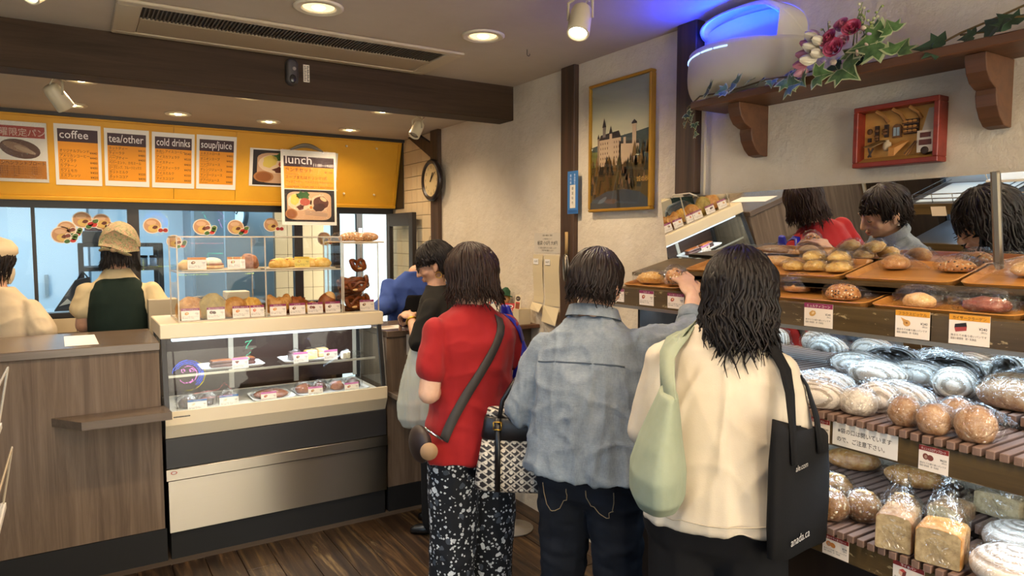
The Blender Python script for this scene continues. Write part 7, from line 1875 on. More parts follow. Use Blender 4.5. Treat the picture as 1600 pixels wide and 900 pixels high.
neon('palm_tube', [[(px_ + 0.2, pz_ + 0.12), (px_ + 0.28, pz_ + 0.06), (px_ + 0.16, pz_ + 0.05), (px_ + 0.26, pz_ - 0.04), (px_ + 0.16, pz_ - 0.1), (px_ + 0.22, pz_ - 0.24)], [(px_ + 0.26, pz_ - 0.1), (px_ + 0.3, pz_ - 0.2)]], (1.0, 0.2, 0.9), 32, 0.007)
MB().box((1.0, -2.03, 0.7), (1.02, -2.015, 2.35)).box((2.33, -2.03, 0.7), (2.35, -2.015, 2.35)).box((1.0, -2.03, 2.33), (2.35, -2.015, 2.35)).box((1.0, -2.03, 0.0), (1.02, -2.015, 0.7)).box((2.33, -2.03, 0.0), (2.35, -2.015, 0.7)).build('frame', ne, mat=M['black'])
# ================================================================== people
from mathutils.bvhtree import BVHTree
def crease(sx, sy, sz, amp, seed=0):
 def f(p):
  a = noise.noise(Vector((p.x * sx + seed, p.y * sy - seed, p.z * sz + 0.5 * seed)))
  return amp * (max(0, 1 - abs(a) * 3.2) ** 1.5 - 0.3)
 return f
def skinmat(name, a, b, c):
 n = NT(name)
 f = n.noise(n.coord(), 14, 5, 0.6)
 n.set(Base_Color=n.ramp(f, [(0.3, a), (0.55, b), (0.75, c)]), Roughness=0.5)
 n.b.inputs['Subsurface Weight'].default_value = 0.08
 n.b.inputs['Subsurface Radius'].default_value = (0.012, 0.005, 0.003)
 return n.m
M['skin'] = skinmat('skin', '#c4977a', '#d3a98d', '#ddb99f')
M['skin_b'] = skinmat('skin_tan', '#bd8f70', '#cfa184', '#d9b095')
def hairmat(name, a, b, rough=0.5):
 n = NT(name)
 f = n.noise(n.coord((60, 60, 5)), 2.0, 4, 0.6)
 n.set(Base_Color=n.ramp(f, [(0.3, a), (0.7, b)]), Roughness=rough)
 n.b.inputs['Specular IOR Level'].default_value = 0.3
 return n.m
M['hair_black'] = hairmat('hair_black', '#0b0808', '#1c1412')
M['hair_dark'] = hairmat('hair_dark_brown', '#110b08', '#261812')
M['hair_brown'] = hairmat('hair_brown', '#190f0a', '#372218')
def cloth(name, stops, scale=5, weave=0, bump=0.15, rough=0.85, sheen=0.0):
 n = NT(name)
 v = n.coord()
 f = n.noise(v, scale, 6, 0.62)
 n.set(Base_Color=n.ramp(f, stops), Roughness=rough)
 n.b.inputs['Specular IOR Level'].default_value = 0.25
 if sheen:
  n.b.inputs['Sheen Weight'].default_value = sheen
 n.bump(n.noise(v, 240 if not weave else weave, 3), bump, 0.002)
 return n.m
def denim_mat():
 n = NT('washed_denim')
 v = n.coord()
 f = n.noise(n.coord((1, 1, 0.55)), 9, 8, 0.68, 0.4)
 c = n.ramp(f, [(0.3, '#55606f'), (0.5, '#76828f'), (0.7, '#9fa8ae')])
 w = n.noise(n.coord((420, 420, 60)), 1.0, 2)
 w2 = n.noise(n.coord((60, 60, 420)), 1.0, 2)
 c = n.mix(n.math('MULTIPLY', w, 0.45), c, '#b4bbbf')
 c = n.mix(n.math('MULTIPLY', w2, 0.35), c, '#47525f')
 n.set(Base_Color=c, Roughness=0.9)
 n.b.inputs['Specular IOR Level'].default_value = 0.2
 n.bump(n.noise(n.coord((1, 1, 2.5)), 26, 6, 0.7), 0.35, 0.01)
 return n.m
def floral_mat():
 n = NT('floral_print')
 v = n.coord()
 base = lin('#14161b')
 col = None
 cur = (base[0], base[1], base[2])
 out = None
 for sc_, thr, colr, rnd in ((19, 0.26, '#c3c7ca', 0.4), (36, 0.27, '#a9adb2', 0.4), (70, 0.3, '#b6babd', 0.35), (24, 0.3, '#3d434c', 0.45)):
  w = n.n('ShaderNodeTexVoronoi')
  w.inputs['Scale'].default_value = sc_
  dv = n.n('ShaderNodeVectorMath', operation='ADD')
  nz = n.n('ShaderNodeTexNoise')
  nz.inputs['Scale'].default_value = sc_ * 2.2
  n.l(v, nz.inputs['Vector'])
  sm = n.n('ShaderNodeVectorMath', operation='SCALE')
  sm.inputs['Scale'].default_value = 0.5 / sc_
  n.l(nz.outputs['Color'], sm.inputs[0])
  n.l(v, dv.inputs[0])
  n.l(sm.outputs[0], dv.inputs[1])
  n.l(dv.outputs[0], w.inputs['Vector'])
  near = n.math('LESS_THAN', w.outputs['Distance'], thr)
  sep = n.n('ShaderNodeSeparateColor')
  n.l(w.outputs['Color'], sep.inputs[0])
  pick = n.math('GREATER_THAN', sep.outputs[0], rnd)
  out = n.mix(n.math('MULTIPLY', near, pick), out if out is not None else cur, colr)
 n.set(Base_Color=out, Roughness=0.8)
 n.b.inputs['Specular IOR Level'].default_value = 0.25
 return n.m
M['red'] = cloth('red_jersey', [(0.3, '#8c191b'), (0.7, '#9e1f21')], 4, sheen=0.1)
M['denim'] = denim_mat()
M['cream_knit'] = cloth('cream_knit', [(0.3, '#b9ae9c'), (0.7, '#c8bdab')], 5, 300, 0.2)
M['jeans'] = cloth('dark_jeans', [(0.3, '#0b0e15'), (0.7, '#151a24')], 6, 300, 0.2)
M['black_cloth'] = cloth('black_cloth', [(0.3, '#08080a'), (0.7, '#0f0e10')], 6)
M['black_shirt'] = cloth('black_shirt', [(0.3, '#1b1a18'), (0.7, '#25231f')], 6)
M['floral'] = floral_mat()
M['vest'] = cloth('green_vest', [(0.3, '#16231d'), (0.7, '#1e2d26')], 6)
M['beige_shirt'] = cloth('beige_shirt', [(0.3, '#cdb88e'), (0.7, '#dac79e')], 5)
M['white_shirt'] = cloth('clerk_shirt', [(0.3, '#c9b494'), (0.7, '#d8c5a6')], 5)
M['blue_knit'] = cloth('blue_knit', [(0.3, '#33498a'), (0.7, '#4059a0')], 6, 200, 0.25)
def camo_mat():
 n = NT('scarf_print')
 v = n.coord()
 c = n.ramp(n.noise(v, 42, 3, 0.5, 0.8), [(0.38, '#6f7450'), (0.45, '#ab9c78'), (0.5, '#5f6a48'), (0.55, '#b98a72'), (0.62, '#8a8762')])
 n.set(Base_Color=c, Roughness=0.85)
 return n.m
M['scarf'] = camo_mat()
def head_frame(c, h, pitch=0, roll=0):
 """matrix: head-local (x right, y forward, z up) to world; h azimuth in degrees clockwise from +Y"""
 return Matrix.Translation(c) @ Matrix.Rotation(R(-h), 4, 'Z') @ Matrix.Rotation(R(pitch), 4, 'X') @ Matrix.Rotation(R(roll), 4, 'Y')
def head_shapes(mb, Hm, s=1.0):
 def e(c, r, rot=None):
  mb.ell(Vector(c) * s, tuple(q * s for q in r), 16, 12, T=Hm, rot=rot)
 e((0, -0.014, 0.018), (0.073, 0.092, 0.090))
 e((0, 0.018, -0.028), (0.060, 0.068, 0.082))
 e((0, 0.034, -0.072), (0.043, 0.042, 0.034))
 e((0, 0.062, -0.093), (0.018, 0.016, 0.014))
 for q in (-1, 1):
  e((q * 0.036, 0.058, -0.026), (0.024, 0.022, 0.022))
  e((q * 0.028, 0.078, 0.026), (0.022, 0.009, 0.007))
  e((q * 0.029, 0.073, 0.006), (0.016, 0.011, 0.009))
  e((q * 0.0095, 0.094, -0.030), (0.0075, 0.010, 0.007))
  e((q * 0.074, -0.006, -0.012), (0.009, 0.017, 0.029), Euler((0.2, 0, q * 0.35)).to_matrix())
  e((q * 0.071, 0.004, -0.036), (0.007, 0.008, 0.010))
 a = [Hm @ (Vector(p) * s) for p in ((0, 0.083, 0.020), (0, 0.104, -0.026))]
 mb.cap(a[0], 0.008 * s, a[1], 0.0115 * s)
 e((0, 0.085, -0.055), (0.022, 0.010, 0.006))
 e((0, 0.083, -0.066), (0.019, 0.010, 0.0065))
def face_parts(root, Hm, s=1.0, hair='hair_dark'):
 for q in (-1, 1):
  pts = [Hm @ (Vector((q * (0.029 + 0.0155 * t), 0.0845 - 0.006 * t * t * (1 if t * 1 > 0 else 0.6), 0.003 - 0.003 * (1 - t * t))) * s) for t in (-1, -0.5, 0, 0.5, 1)]
  MB().tube(pts, [0.0006, 0.0017, 0.0021, 0.0019, 0.0007], 6).build('eyelash', root, True, mat=M['black'])
  pts = [Hm @ (Vector((q * (0.010 + 0.037 * t), 0.0885 - 0.017 * t * t, 0.029 + 0.007 * math.sin(PI * t) - 0.003 * t)) * s) for t in (0, 0.25, 0.5, 0.75, 1)]
  MB().tube(pts, [0.0022, 0.0032, 0.003, 0.0022, 0.0008], 6, flat=0.6).build('eyebrow', root, True, mat=M[hair])
 MB().ell((0, 0.0875 * s, -0.0555 * s), (0.019 * s, 0.0095 * s, 0.0042 * s), 14, 8, T=Hm).ell((0, 0.0855 * s, -0.065 * s), (0.016 * s, 0.0095 * s, 0.005 * s), 14, 8, T=Hm).build('lips', root, True, mat=plain('#a5584e', 0.45))
def hair_locks(root, Hm, n, zend, mat, seed=0, puff=1.08, wave=0.004, width=0.011, part=0.0, flare=0.0, rad=(0.086, 0.101, 0.099), tip=0.35, start=1.25, name='hair', jit=0.02, cap_front=0.9):
 """many tapering locks falling from the crown over the skull; zend(phi) gives the head-local height of the tip, phi=0 in front"""
 r = random.Random(seed)
 mb = MB()
 a, b, c = rad
 ctr = Vector((0, -0.014, 0.016))
 # scalp shell under the locks
 rr = []
 for i in range(13):
  ring = []
  for j in range(32):
   phi = 2 * PI * j / 32
   ze = zend(phi)
   tmax = math.acos(max(-0.95, min(0.95, (max(ze, -0.085) - ctr.z) / (c * 0.99))))
   t = 0.02 + (tmax - 0.02) * i / 12
   k = 0.97
   ring.append(Hm @ (ctr + Vector((a * k * math.sin(t) * math.sin(phi), b * k * math.sin(t) * math.cos(phi), c * k * math.cos(t)))))
  rr.append(ring)
 mb.loft(rr, caps=False)
 for q in range(n):
  phi = 2 * PI * (q + r.random()) / n
  t0 = r.uniform(0.03, start) if r.random() < 0.75 else 0.03
  ze = zend(phi) + r.gauss(0, jit)
  k = puff * r.uniform(0.96, 1.06)
  pts = []
  ph = phi + part
  tmax = math.acos(max(-1, min(1, (ze - ctr.z) / (c * k)))) if ze > ctr.z - c * k * 0.25 else 1.82
  m = 7
  wv, ws = r.uniform(0, 6), r.uniform(-1, 1)
  for i in range(m + 1):
   t = t0 + (tmax - t0) * i / m
   if t < t0:
    t = t0
   pp = phi + 0.10 * ws * math.sin(i * 0.9 + wv)
   kk = k * (1 + wave * 6 * math.sin(i * 1.3 + wv))
   pts.append(ctr + Vector((a * kk * math.sin(t) * math.sin(pp), b * kk * math.sin(t) * math.cos(pp), c * kk * math.cos(t))))
  if ze < ctr.z - c * k * 0.25:
   p = pts[-1]
   out = Vector((p.x, p.y, 0)).normalized()
   L = p.z - ze
   st = max(2, int(L / 0.03))
   for i in range(1, st + 1):
    f = i / st
    side = out.cross(Vector((0, 0, 1)))
    pts.append(Vector((p.x, p.y, p.z - L * f)) + out * (flare * f * f - 0.012 * f * (1 - f)) + side * wave * 3 * math.sin(f * 6 + wv) + out * wave * 2 * math.sin(f * 7 + wv * 2))
  L_ = len(pts)
  w = width * r.uniform(0.7, 1.25)
  rad_ = [w * (0.45 + 0.55 * math.sin(PI * min(1, 0.25 + 0.75 * i / (L_ - 1)))) if i < L_ - 1 else w * 0.12 for i in range(L_)]
  rad_[-2] *= tip + 0.3
  mb.tube([Hm @ p for p in pts], rad_, 5, flat=0.5)
 return mb.build(name, root, True, mat=mat)
def hand_shapes(mb, wrist, d, up, side, curl=(0.5, 0.55, 0.6, 0.7), thumb=0.5, s=1.0, spread=0.05):
 """palm, four jointed fingers and a thumb. d finger direction, up back-of-hand normal, side=+1 thumb towards d x up"""
 d = Vector(d).normalized()
 up = (Vector(up) - d * Vector(up).dot(d)).normalized()
 w = d.cross(up) * side          # towards the thumb
 W = Vector(wrist)
 pc = W + d * 0.045 * s
 mb.ell(pc, (0.013 * s, 0.036 * s, 0.048 * s), 14, 10, rot=Matrix((up, w, d)).transposed())
 mb.cap(W - d * 0.02 * s, 0.024 * s, W + d * 0.03 * s, 0.02 * s)
 for k in range(4):
  lat = (0.030 - 0.0205 * k) * s
  L = (0.043, 0.048, 0.045, 0.035)[k] * s
  p = W + d * (0.082 - 0.006 * abs(k - 1.2)) * s + w * lat
  ang = 0.2
  dirv = (d + w * (spread * (1.3 - k))).normalized()
  for j in range(3):
   ang += curl[k] * (0.9, 1.0, 0.7)[j]
   dd = dirv * math.cos(ang) - up * math.sin(ang)
   q = p + dd * L * (1.0, 0.66, 0.5)[j]
   mb.cap(p, (0.0088, 0.008, 0.0072)[j] * s, q, (0.0082, 0.0073, 0.0062)[j] * s, 10)
   p = q
 p = W + d * 0.022 * s + w * 0.026 * s
 dd = (d * 0.72 + w * 0.62 - up * 0.35).normalized()
 for j in range(2):
  q = p + dd * (0.042, 0.030)[j] * s
  mb.cap(p, (0.0125, 0.0098)[j] * s, q, (0.0105, 0.0078)[j] * s, 10)
  p = q
  dd = (dd * (1 - thumb * 0.4) - up * thumb * 0.6 - w * thumb * 0.3).normalized()
def torso_rings(T, rings, n=28, pw=0.85):
 out = []
 for z, cx, cy, rx, ry in rings:
  out.append([T @ Vector((cx + rx * math.copysign(abs(math.cos(a)) ** pw, math.cos(a)), cy + ry * math.copysign(abs(math.sin(a)) ** pw, math.sin(a)), z)) for a in [2 * PI * k / n for k in range(n)]])
 return out
def person_root(label, x, y, h, name='person', group=None):
 root = thing(name, label, 'person', (x, y, 0))
 T = Matrix.Translation((x, y, 0)) @ Matrix.Rotation(R(-h), 4, 'Z')
 return root, T
def legs(T, hip=0.84, half=0.085, r0=0.088, r1=0.062, r2=0.045, knee=0.46, stance=0.02, fwd=0.0):
 out = []
 for q in (-1, 1):
  out.append((T @ Vector((q * half, 0, hip)), r0, T @ Vector((q * (half + stance * 0.5), 0.012, knee)), r1, T @ Vector((q * (half + stance), fwd, 0.09)), r2))
 return out
def build_legs(mb, L, k=1.0, foot=None):
 for a, ra, b, rb, c, rc in L:
  mb.cap(a, ra * k, b, rb * k)
  mb.cap(b, rb * k, c, rc * k)
def shoes(root, T, L, mat):
 for a, ra, b, rb, c, rc in L:
  f = (T.to_3x3() @ Vector((0, 1, 0))).normalized()
  s_ = (T.to_3x3() @ Vector((1, 0, 0))).normalized()
  g = Vector((c.x, c.y, 0))
  m = MB()
  rings = []
  for t, w, hgt in ((-0.075, 0.02, 0.055), (-0.065, 0.034, 0.075), (0.0, 0.038, 0.085), (0.07, 0.043, 0.055), (0.13, 0.036, 0.042), (0.155, 0.016, 0.03)):
   rings.append([g + f * t + s_ * (w * math.cos(a_)) + Vector((0, 0, max(0.004, hgt * 0.5 + hgt * 0.5 * math.sin(a_)))) for a_ in [2 * PI * k / 14 for k in range(14)]])
  m.loft(rings).build('shoe', root, True, mat=mat)
def on_surface(obj_list, pts, off=0.006, rootloc=None):
 out = []
 trees = []
 for o in obj_list:
  me = o.data
  mw = Matrix.Translation(sum((q.location for q in parents(o)), Vector()))
  trees.append(BVHTree.FromPolygons([mw @ v.co for v in me.vertices], [tuple(p.vertices) for p in me.polygons]))
 for p in pts:
  best = None
  for t in trees:
   co, nn, i, dd = t.find_nearest(Vector(p))
   if co is not None and (best is None or dd < best[2]):
    best = (co, nn, dd)
  out.append((best[0] + best[1] * off, best[1]))
 return out
def parents(o):
 q = o
 while q is not None:
  yield q
  q = q.parent
def ribbon(mb, pn, width, thick=0.003):
 """flat strap along (point, normal) pairs"""
 rings = []
 n = len(pn)
 for i, (p, nn) in enumerate(pn):
  d = (pn[min(i + 1, n - 1)][0] - pn[max(i - 1, 0)][0]).normalized()
  s_ = d.cross(nn).normalized() * width / 2
  u = nn.normalized() * thick / 2
  rings.append([p - s_ - u, p + s_ - u, p + s_ + u, p - s_ + u])
 return mb.loft(rings)
def lerp_pts(a, b, n, mid=None):
 a, b = Vector(a), Vector(b)
 return [a.lerp(b, i / n) for i in range(n + 1)]
def smooth_pn(pn, it=3):
 P_ = [p for p, n in pn]
 N_ = [n for p, n in pn]
 for _ in range(it):
  P_ = [P_[0]] + [(P_[i - 1] + P_[i] * 2 + P_[i + 1]) / 4 for i in range(1, len(P_) - 1)] + [P_[-1]]
  N_ = [N_[0]] + [((N_[i - 1] + N_[i] * 2 + N_[i + 1]) / 4).normalized() for i in range(1, len(N_) - 1)] + [N_[-1]]
 return list(zip(P_, N_))
def arm(mb, S_, E_, r0=0.04, r1=0.038):
 mb.cap(S_ + Vector((0, 0, -0.05)), r0, E_, r1)
def core_body(mb, T, neck, head_c, hipz=0.84, sh=0.155, shz=1.29, lean=0.0, r=0.85):
 """hidden trunk that joins neck, shoulders and pelvis"""
 mb.loft(torso_rings(T, [(hipz - 0.05, 0, 0, 0.10, 0.07), (hipz + 0.05, 0, lean * 0.1, 0.115, 0.075), (1.05, 0, lean * 0.5, 0.10, 0.068), (1.2, 0, lean * 0.85, 0.115, 0.07), (shz - 0.02, 0, lean, 0.12, 0.06), (shz + 0.03, 0, lean, 0.06, 0.045)]))
 mb.cap(T @ Vector((0, lean, shz - 0.02)), 0.062, neck, 0.05)
 mb.cap(neck, 0.05, head_c, 0.048)
# ---------------------------------------------------------------- customer in the red T-shirt
rx_, ry_, rh = 1.275, 2.31, -6
root, T = person_root('woman in red T-shirt and floral trousers with a grey crossbody strap', rx_, ry_, rh)
Hc = Vector((rx_ + 0.005, ry_ + 0.03, 1.462))
Hm = head_frame(Hc, -22, -6)
LS, LE, LW = T @ Vector((-0.165, 0.0, 1.285)), T @ Vector((-0.205, -0.02, 1.04)), T @ Vector((0.0, 0.17, 1.02))
RS, RE, RW = T @ Vector((0.165, 0.0, 1.285)), T @ Vector((0.215, 0.02, 1.04)), T @ Vector((0.11, 0.20, 1.02))
L = legs(T, 0.80, 0.082, 0.09, 0.07, 0.05)
b = MB()
head_shapes(b, Hm)
core_body(b, T, T @ Vector((0, 0.005, 1.37)), Hc + Vector((0, -0.01, -0.04)))
for S_, E_, W_h, sd in ((LS, LE, LW, 1), (RS, RE, RW, -1)):
 arm(b, S_, E_, 0.04, 0.040)
 b.cap(E_, 0.040, W_h, 0.027)
 hand_shapes(b, W_h, (E_ - W_h) * -1 + Vector((0, 0, -0.02)), (0, -0.2, 1), sd, (0.7, 0.7, 0.75, 0.8))
build_legs(b, L, 0.8)
smoothed(b, 'body', 0.0055, 2, None, M['skin'], root)
shoes(root, T, L, M['black'])
g = MB()
g.loft(torso_rings(T, [(0.775, 0.0, 0.0, 0.195, 0.135), (0.80, 0, 0.0, 0.193, 0.135), (0.90, 0, 0.0, 0.178, 0.125), (1.0, 0, 0.005, 0.166, 0.115), (1.12, 0, 0.005, 0.172, 0.118), (1.22, 0, 0.0, 0.18, 0.112), (1.29, 0, -0.005, 0.155, 0.085), (1.335, 0, -0.003, 0.09, 0.06), (1.355, 0, 0.0, 0.066, 0.05)]))
for S_, E_, sg_ in ((LS, LE, -1), (RS, RE, 1)):
 g.cap(S_ + Vector((0, 0, -0.035)), 0.054, S_.lerp(E_, 0.62), 0.062)
red_shirt = smoothed(g, 't_shirt', 0.007, 4, lambda p: fold(9, 9, 4, 0.012, 3)(p) + fold(11, 11, 16, 0.004, 8)(p) + crease(5, 5, 9, 0.007, 2)(p), M['red'], root)
g = MB()
g.cap(T @ Vector((-0.08, 0, 0.78)), 0.115, T @ Vector((0.08, 0, 0.78)), 0.115)
for q, (a, ra, b_, rb, c, rc) in zip((-1, 1), L):
 g.cap(a, 0.108, b_, 0.094)
 g.cap(b_, 0.094, c + Vector((0, 0, 0.0)), 0.082)
smoothed(g, 'trousers', 0.008, 4, lambda p: fold(5, 5, 3, 0.010, 5)(p) + crease(6, 6, 6, 0.007, 4)(p), M['floral'], root)
hair_locks(root, Hm, 640, lambda p: (0.035 if abs(math.atan2(math.sin(p), math.cos(p))) < 0.75 else -0.092 + 0.015 * math.cos(p)), M['hair_brown'], 3, 1.0, 0.003, 0.0085, flare=0.018, jit=0.014)
# crossbody strap and pouch
st = MB()
path = [T @ Vector(p) for p in ((0.075, 0.06, 1.36), (0.085, 0.0, 1.375), (0.09, -0.06, 1.36))] + lerp_pts(T @ Vector((0.09, -0.12, 1.31)), T @ Vector((-0.20, -0.085, 0.875)), 16)
pn = smooth_pn(on_surface([red_shirt], path, 0.007), 3)
hips = T @ Vector((-0.215, 0.02, 0.86))
ribbon(st, pn, 0.036)
st.build('bag_strap', None, True, loc=tuple(rx for rx in (rx_, ry_, 1.1)), mat=plain('#3a3531', 0.7))
pouch_strap = bpy.data.objects['bag_strap']
pouch_strap.name = 'shoulder_pouch'
tag(pouch_strap, 'dark brown pouch on a wide grey crossbody strap worn by the red-shirted woman', 'bag')
pc_ = T @ Vector((-0.245, -0.02, 0.86))
pm = MB()
pm.ell(pc_ - Vector((rx_, ry_, 1.1)), (0.032, 0.075, 0.068), 18, 12)
pm.build('pouch', pouch_strap, True, world=False, mat=plain('#2a1d18', 0.5))
MB().tube([pn[-1][0] - Vector((rx_, ry_, 1.1)), pc_ + Vector((0.01, -0.02, 0.06)) - Vector((rx_, ry_, 1.1))], 0.006, 6).build('clasp', pouch_strap, True, world=False, mat=M['chrome'])
MB().lathe([(0.001, -0.003), (0.031, -0.003), (0.031, 0.003), (0.001, 0.003)], 24, Matrix.Translation(pc_ + Vector((-0.005, -0.085, -0.005)) - Vector((rx_, ry_, 1.1))) @ rot_to((0.45, 0.9, 0)).to_4x4()).build('round_tag', pouch_strap, True, world=False, mat=plain('#9a7a58', 0.6))
# blue eco bag hanging from her far shoulder
bb = thing('blue_bag', 'bright blue nylon bag hanging from the shoulder of the red-shirted woman', 'bag', (rx_ + 0.25, ry_ + 0.02, 0.85))
g = MB()
rings = []
for z, w, d_ in ((0.80, 0.12, 0.045), (0.83, 0.15, 0.06), (0.95, 0.15, 0.06), (1.05, 0.125, 0.05), (1.15, 0.085, 0.035), (1.25, 0.045, 0.02), (1.335, 0.022, 0.012)):
 off = 0.275 - max(0, z - 0.85) * 0.19
 rings.append([T @ Vector((off + d_ * math.cos(a), 0.03 + w * math.sin(a), z)) for a in [2 * PI * k / 20 for k in range(20)]])
g.loft(rings)
smoothed(g, 'pouch_body', 0.007, 2, fold(14, 14, 3, 0.010, 9), plain('#1a1f9a', 0.4), bb)
ribbon(MB(), [(Vector((0, 0, 0)), Vector((0, 0, 1))), (Vector((1, 0, 0)), Vector((0, 0, 1)))], 0.01)
sp_ = MB()
ribbon(sp_, smooth_pn(on_surface([red_shirt], [T @ Vector(p) for p in ((0.185, 0.09, 1.25), (0.17, 0.07, 1.31), (0.15, 0.02, 1.36), (0.15, -0.03, 1.35), (0.17, -0.08, 1.30), (0.20, -0.09, 1.25), (0.22, -0.08, 1.2))], 0.007), 1), 0.028)
sp_.build('strap', bb, True, mat=plain('#1a1f9a', 0.4))
# ---------------------------------------------------------------- customer in the denim shirt
dx_, dy_, dh = 1.415, 1.765, 60
root, T = person_root('short-haired woman in a loose washed denim shirt and dark jeans reaching for a bun', dx_, dy_, dh)
Hc = Vector((1.445, 1.775, 1.452))
Hm = head_frame(Hc, 66, -10, 4)
LS, LE, LW = T @ Vector((-0.165, 0.0, 1.27)), Vector((1.285, 1.965, 1.03)), Vector((1.53, 2.02, 1.06))
RS, RE, RW = T @ Vector((0.165, 0.03, 1.29)), Vector((1.725, 1.63, 1.265)), Vector((1.835, 1.722, 1.395))
L = legs(T, 0.82, 0.082, 0.088, 0.066, 0.048, stance=0.035)
b = MB()
head_shapes(b, Hm)
core_body(b, T, T @ Vector((0, 0.02, 1.355)), Hc + Vector((-0.01, 0, -0.04)), lean=0.02)
arm(b, LS, LE, 0.04, 0.038)
b.cap(LE, 0.038, LW, 0.026)
hand_shapes(b, LW, (0.9, 0.25, 0.1), (0, -0.3, 1), -1, (0.35, 0.4, 0.45, 0.5), 0.3)
arm(b, RS, RE, 0.04, 0.038)
b.cap(RE, 0.036, RW, 0.025)
hand_shapes(b, RW, (0.05, 0.5, 0.75), (-0.25, -0.75, 0.5), 1, (0.5, 0.55, 0.55, 0.6), 0.5)
build_legs(b, L, 0.8)
smoothed(b, 'body', 0.0045, 2, None, M['skin'], root)
face_parts(root, Hm)
shoes(root, T, L, M['black'])
g = MB()
g.loft(torso_rings(T, [(0.845, 0, -0.005, 0.225, 0.165), (0.87, 0, -0.005, 0.223, 0.165), (0.98, 0, -0.005, 0.205, 0.15), (1.1, 0, 0.0, 0.19, 0.138), (1.2, 0, 0.01, 0.185, 0.125), (1.27, 0, 0.012, 0.17, 0.10), (1.32, 0, 0.015, 0.11, 0.075), (1.352, 0, 0.02, 0.078, 0.068)]))
g.cap(LS + Vector((0, 0, -0.04)), 0.058, LE, 0.068)
g.cap(LE, 0.070, LE.lerp(LW, 0.42), 0.055)
g.cap(RS + Vector((0, 0, -0.03)), 0.062, RE, 0.066)
g.cap(T @ Vector((0.13, 0.0, 1.16)), 0.06, RE + Vector((-0.02, -0.01, -0.03)), 0.055)
g.cap(RE, 0.062, RE.lerp(RW, 0.40), 0.046)
den = smoothed(g, 'denim_shirt', 0.007, 3, lambda p: fold(17, 17, 2.2, 0.014, 4)(p) * min(1, max(0.3, (1.3 - p.z) * 4)) + crease(7, 7, 12, 0.007, 5)(p) + crease(16, 16, 2.5, 0.006, 3)(p), M['denim'], root)
cl = MB()
cl.loft([[Hc * 0 + (T @ Vector((rr_ * 0.98 * math.cos(a), 0.02 + rr_ * 0.86 * math.sin(a), z + 0.022 * -math.sin(a)))) for a in [2 * PI * k / 26 for k in range(26)]] for rr_, z in ((0.074, 1.335), (0.078, 1.372), (0.083, 1.374), (0.096, 1.338))], caps=False)
cl.build('collar', root, True, mat=M['denim'])
cu = MB()
dv = (RW - RE).normalized()
cu.lathe([(0.040, 0), (0.047, 0.0), (0.045, 0.045), (0.041, 0.045)], 20, Matrix.Translation(RE.lerp(RW, 0.40)) @ rot_to(dv).to_4x4())
cu.build('cuff', root, True, mat=M['denim'])
ysm = MB()
pn = smooth_pn(on_surface([den], lerp_pts(T @ Vector((-0.17, -0.12, 1.215)), T @ Vector((0.17, -0.11, 1.215)), 16), 0.001), 2)
ysm.tube([p for p, n in pn], 0.0028, 6)
ysm.build('yoke_seam', root, True, mat=plain('#4d5763', 0.9))
g = MB()
g.cap(T @ Vector((-0.075, 0, 0.82)), 0.115, T @ Vector((0.075, 0, 0.82)), 0.115)
for a, ra, b_, rb, c, rc in L:
 g.cap(a, 0.102, b_, 0.078)
 g.cap(b_, 0.078, c + Vector((0, 0, 0.0)), 0.068)
jn = smoothed(g, 'jeans', 0.007, 3, lambda p: fold(10, 10, 22, 0.007, 2)(p), M['jeans'], root)
for q in (-1, 1):
 pk = []
 for (u, v) in ((-0.055, 0.80), (-0.052, 0.735), (0, 0.712), (0.052, 0.735), (0.055, 0.80)):
  pk.append(T @ Vector((q * 0.088 + u, -0.14, v)))
 full = []
 for i in range(4):
  full += lerp_pts(pk[i], pk[i + 1], 4)[:-1]
 full.append(pk[-1])
 MB().tube([p for p, n in on_surface([jn], full, 0.0012)], 0.0013, 5).build('pocket_stitching', root, True, mat=plain('#8d7a5c', 0.8))
hair_locks(root, Hm, 640, lambda p: (0.035 if abs(math.atan2(math.sin(p), math.cos(p))) < 0.95 else (0.0 if abs(math.atan2(math.sin(p), math.cos(p))) < 1.6 else -0.052)), M['hair_dark'], 5, 0.99, 0.004, 0.0085, jit=0.012, rad=(0.078, 0.098, 0.096))
MB().tube([Hm @ Vector((0.078, -0.004, -0.047)), Hm @ Vector((0.080, -0.004, -0.052))], 0.004, 6).build('earring', root, True, mat=M['chrome'])
loaf('sesame_bun', 'bagged seeded bun held up in the denim-shirted customer hand', lambda m: blob(m, (0.034, 0.034, 0.038), 300, 0.08), CR['crust_sesame'], (1.838, 1.812, 1.437), (0, 0, 0), dict(r=(0.038, 0.038, 0.044), seed=301, puff=1.04, amp=0.2), 'bread')
loaf('brown_bun', 'dark bagged bun held low in the denim-shirted customer other hand', lambda m: blob(m, (0.05, 0.045, 0.03), 302, 0.08), CR['crust_mill'], (1.62, 2.045, 1.083), (0, 0, 0.4), dict(r=(0.056, 0.05, 0.036), seed=303, puff=1.04, amp=0.2), 'bread')
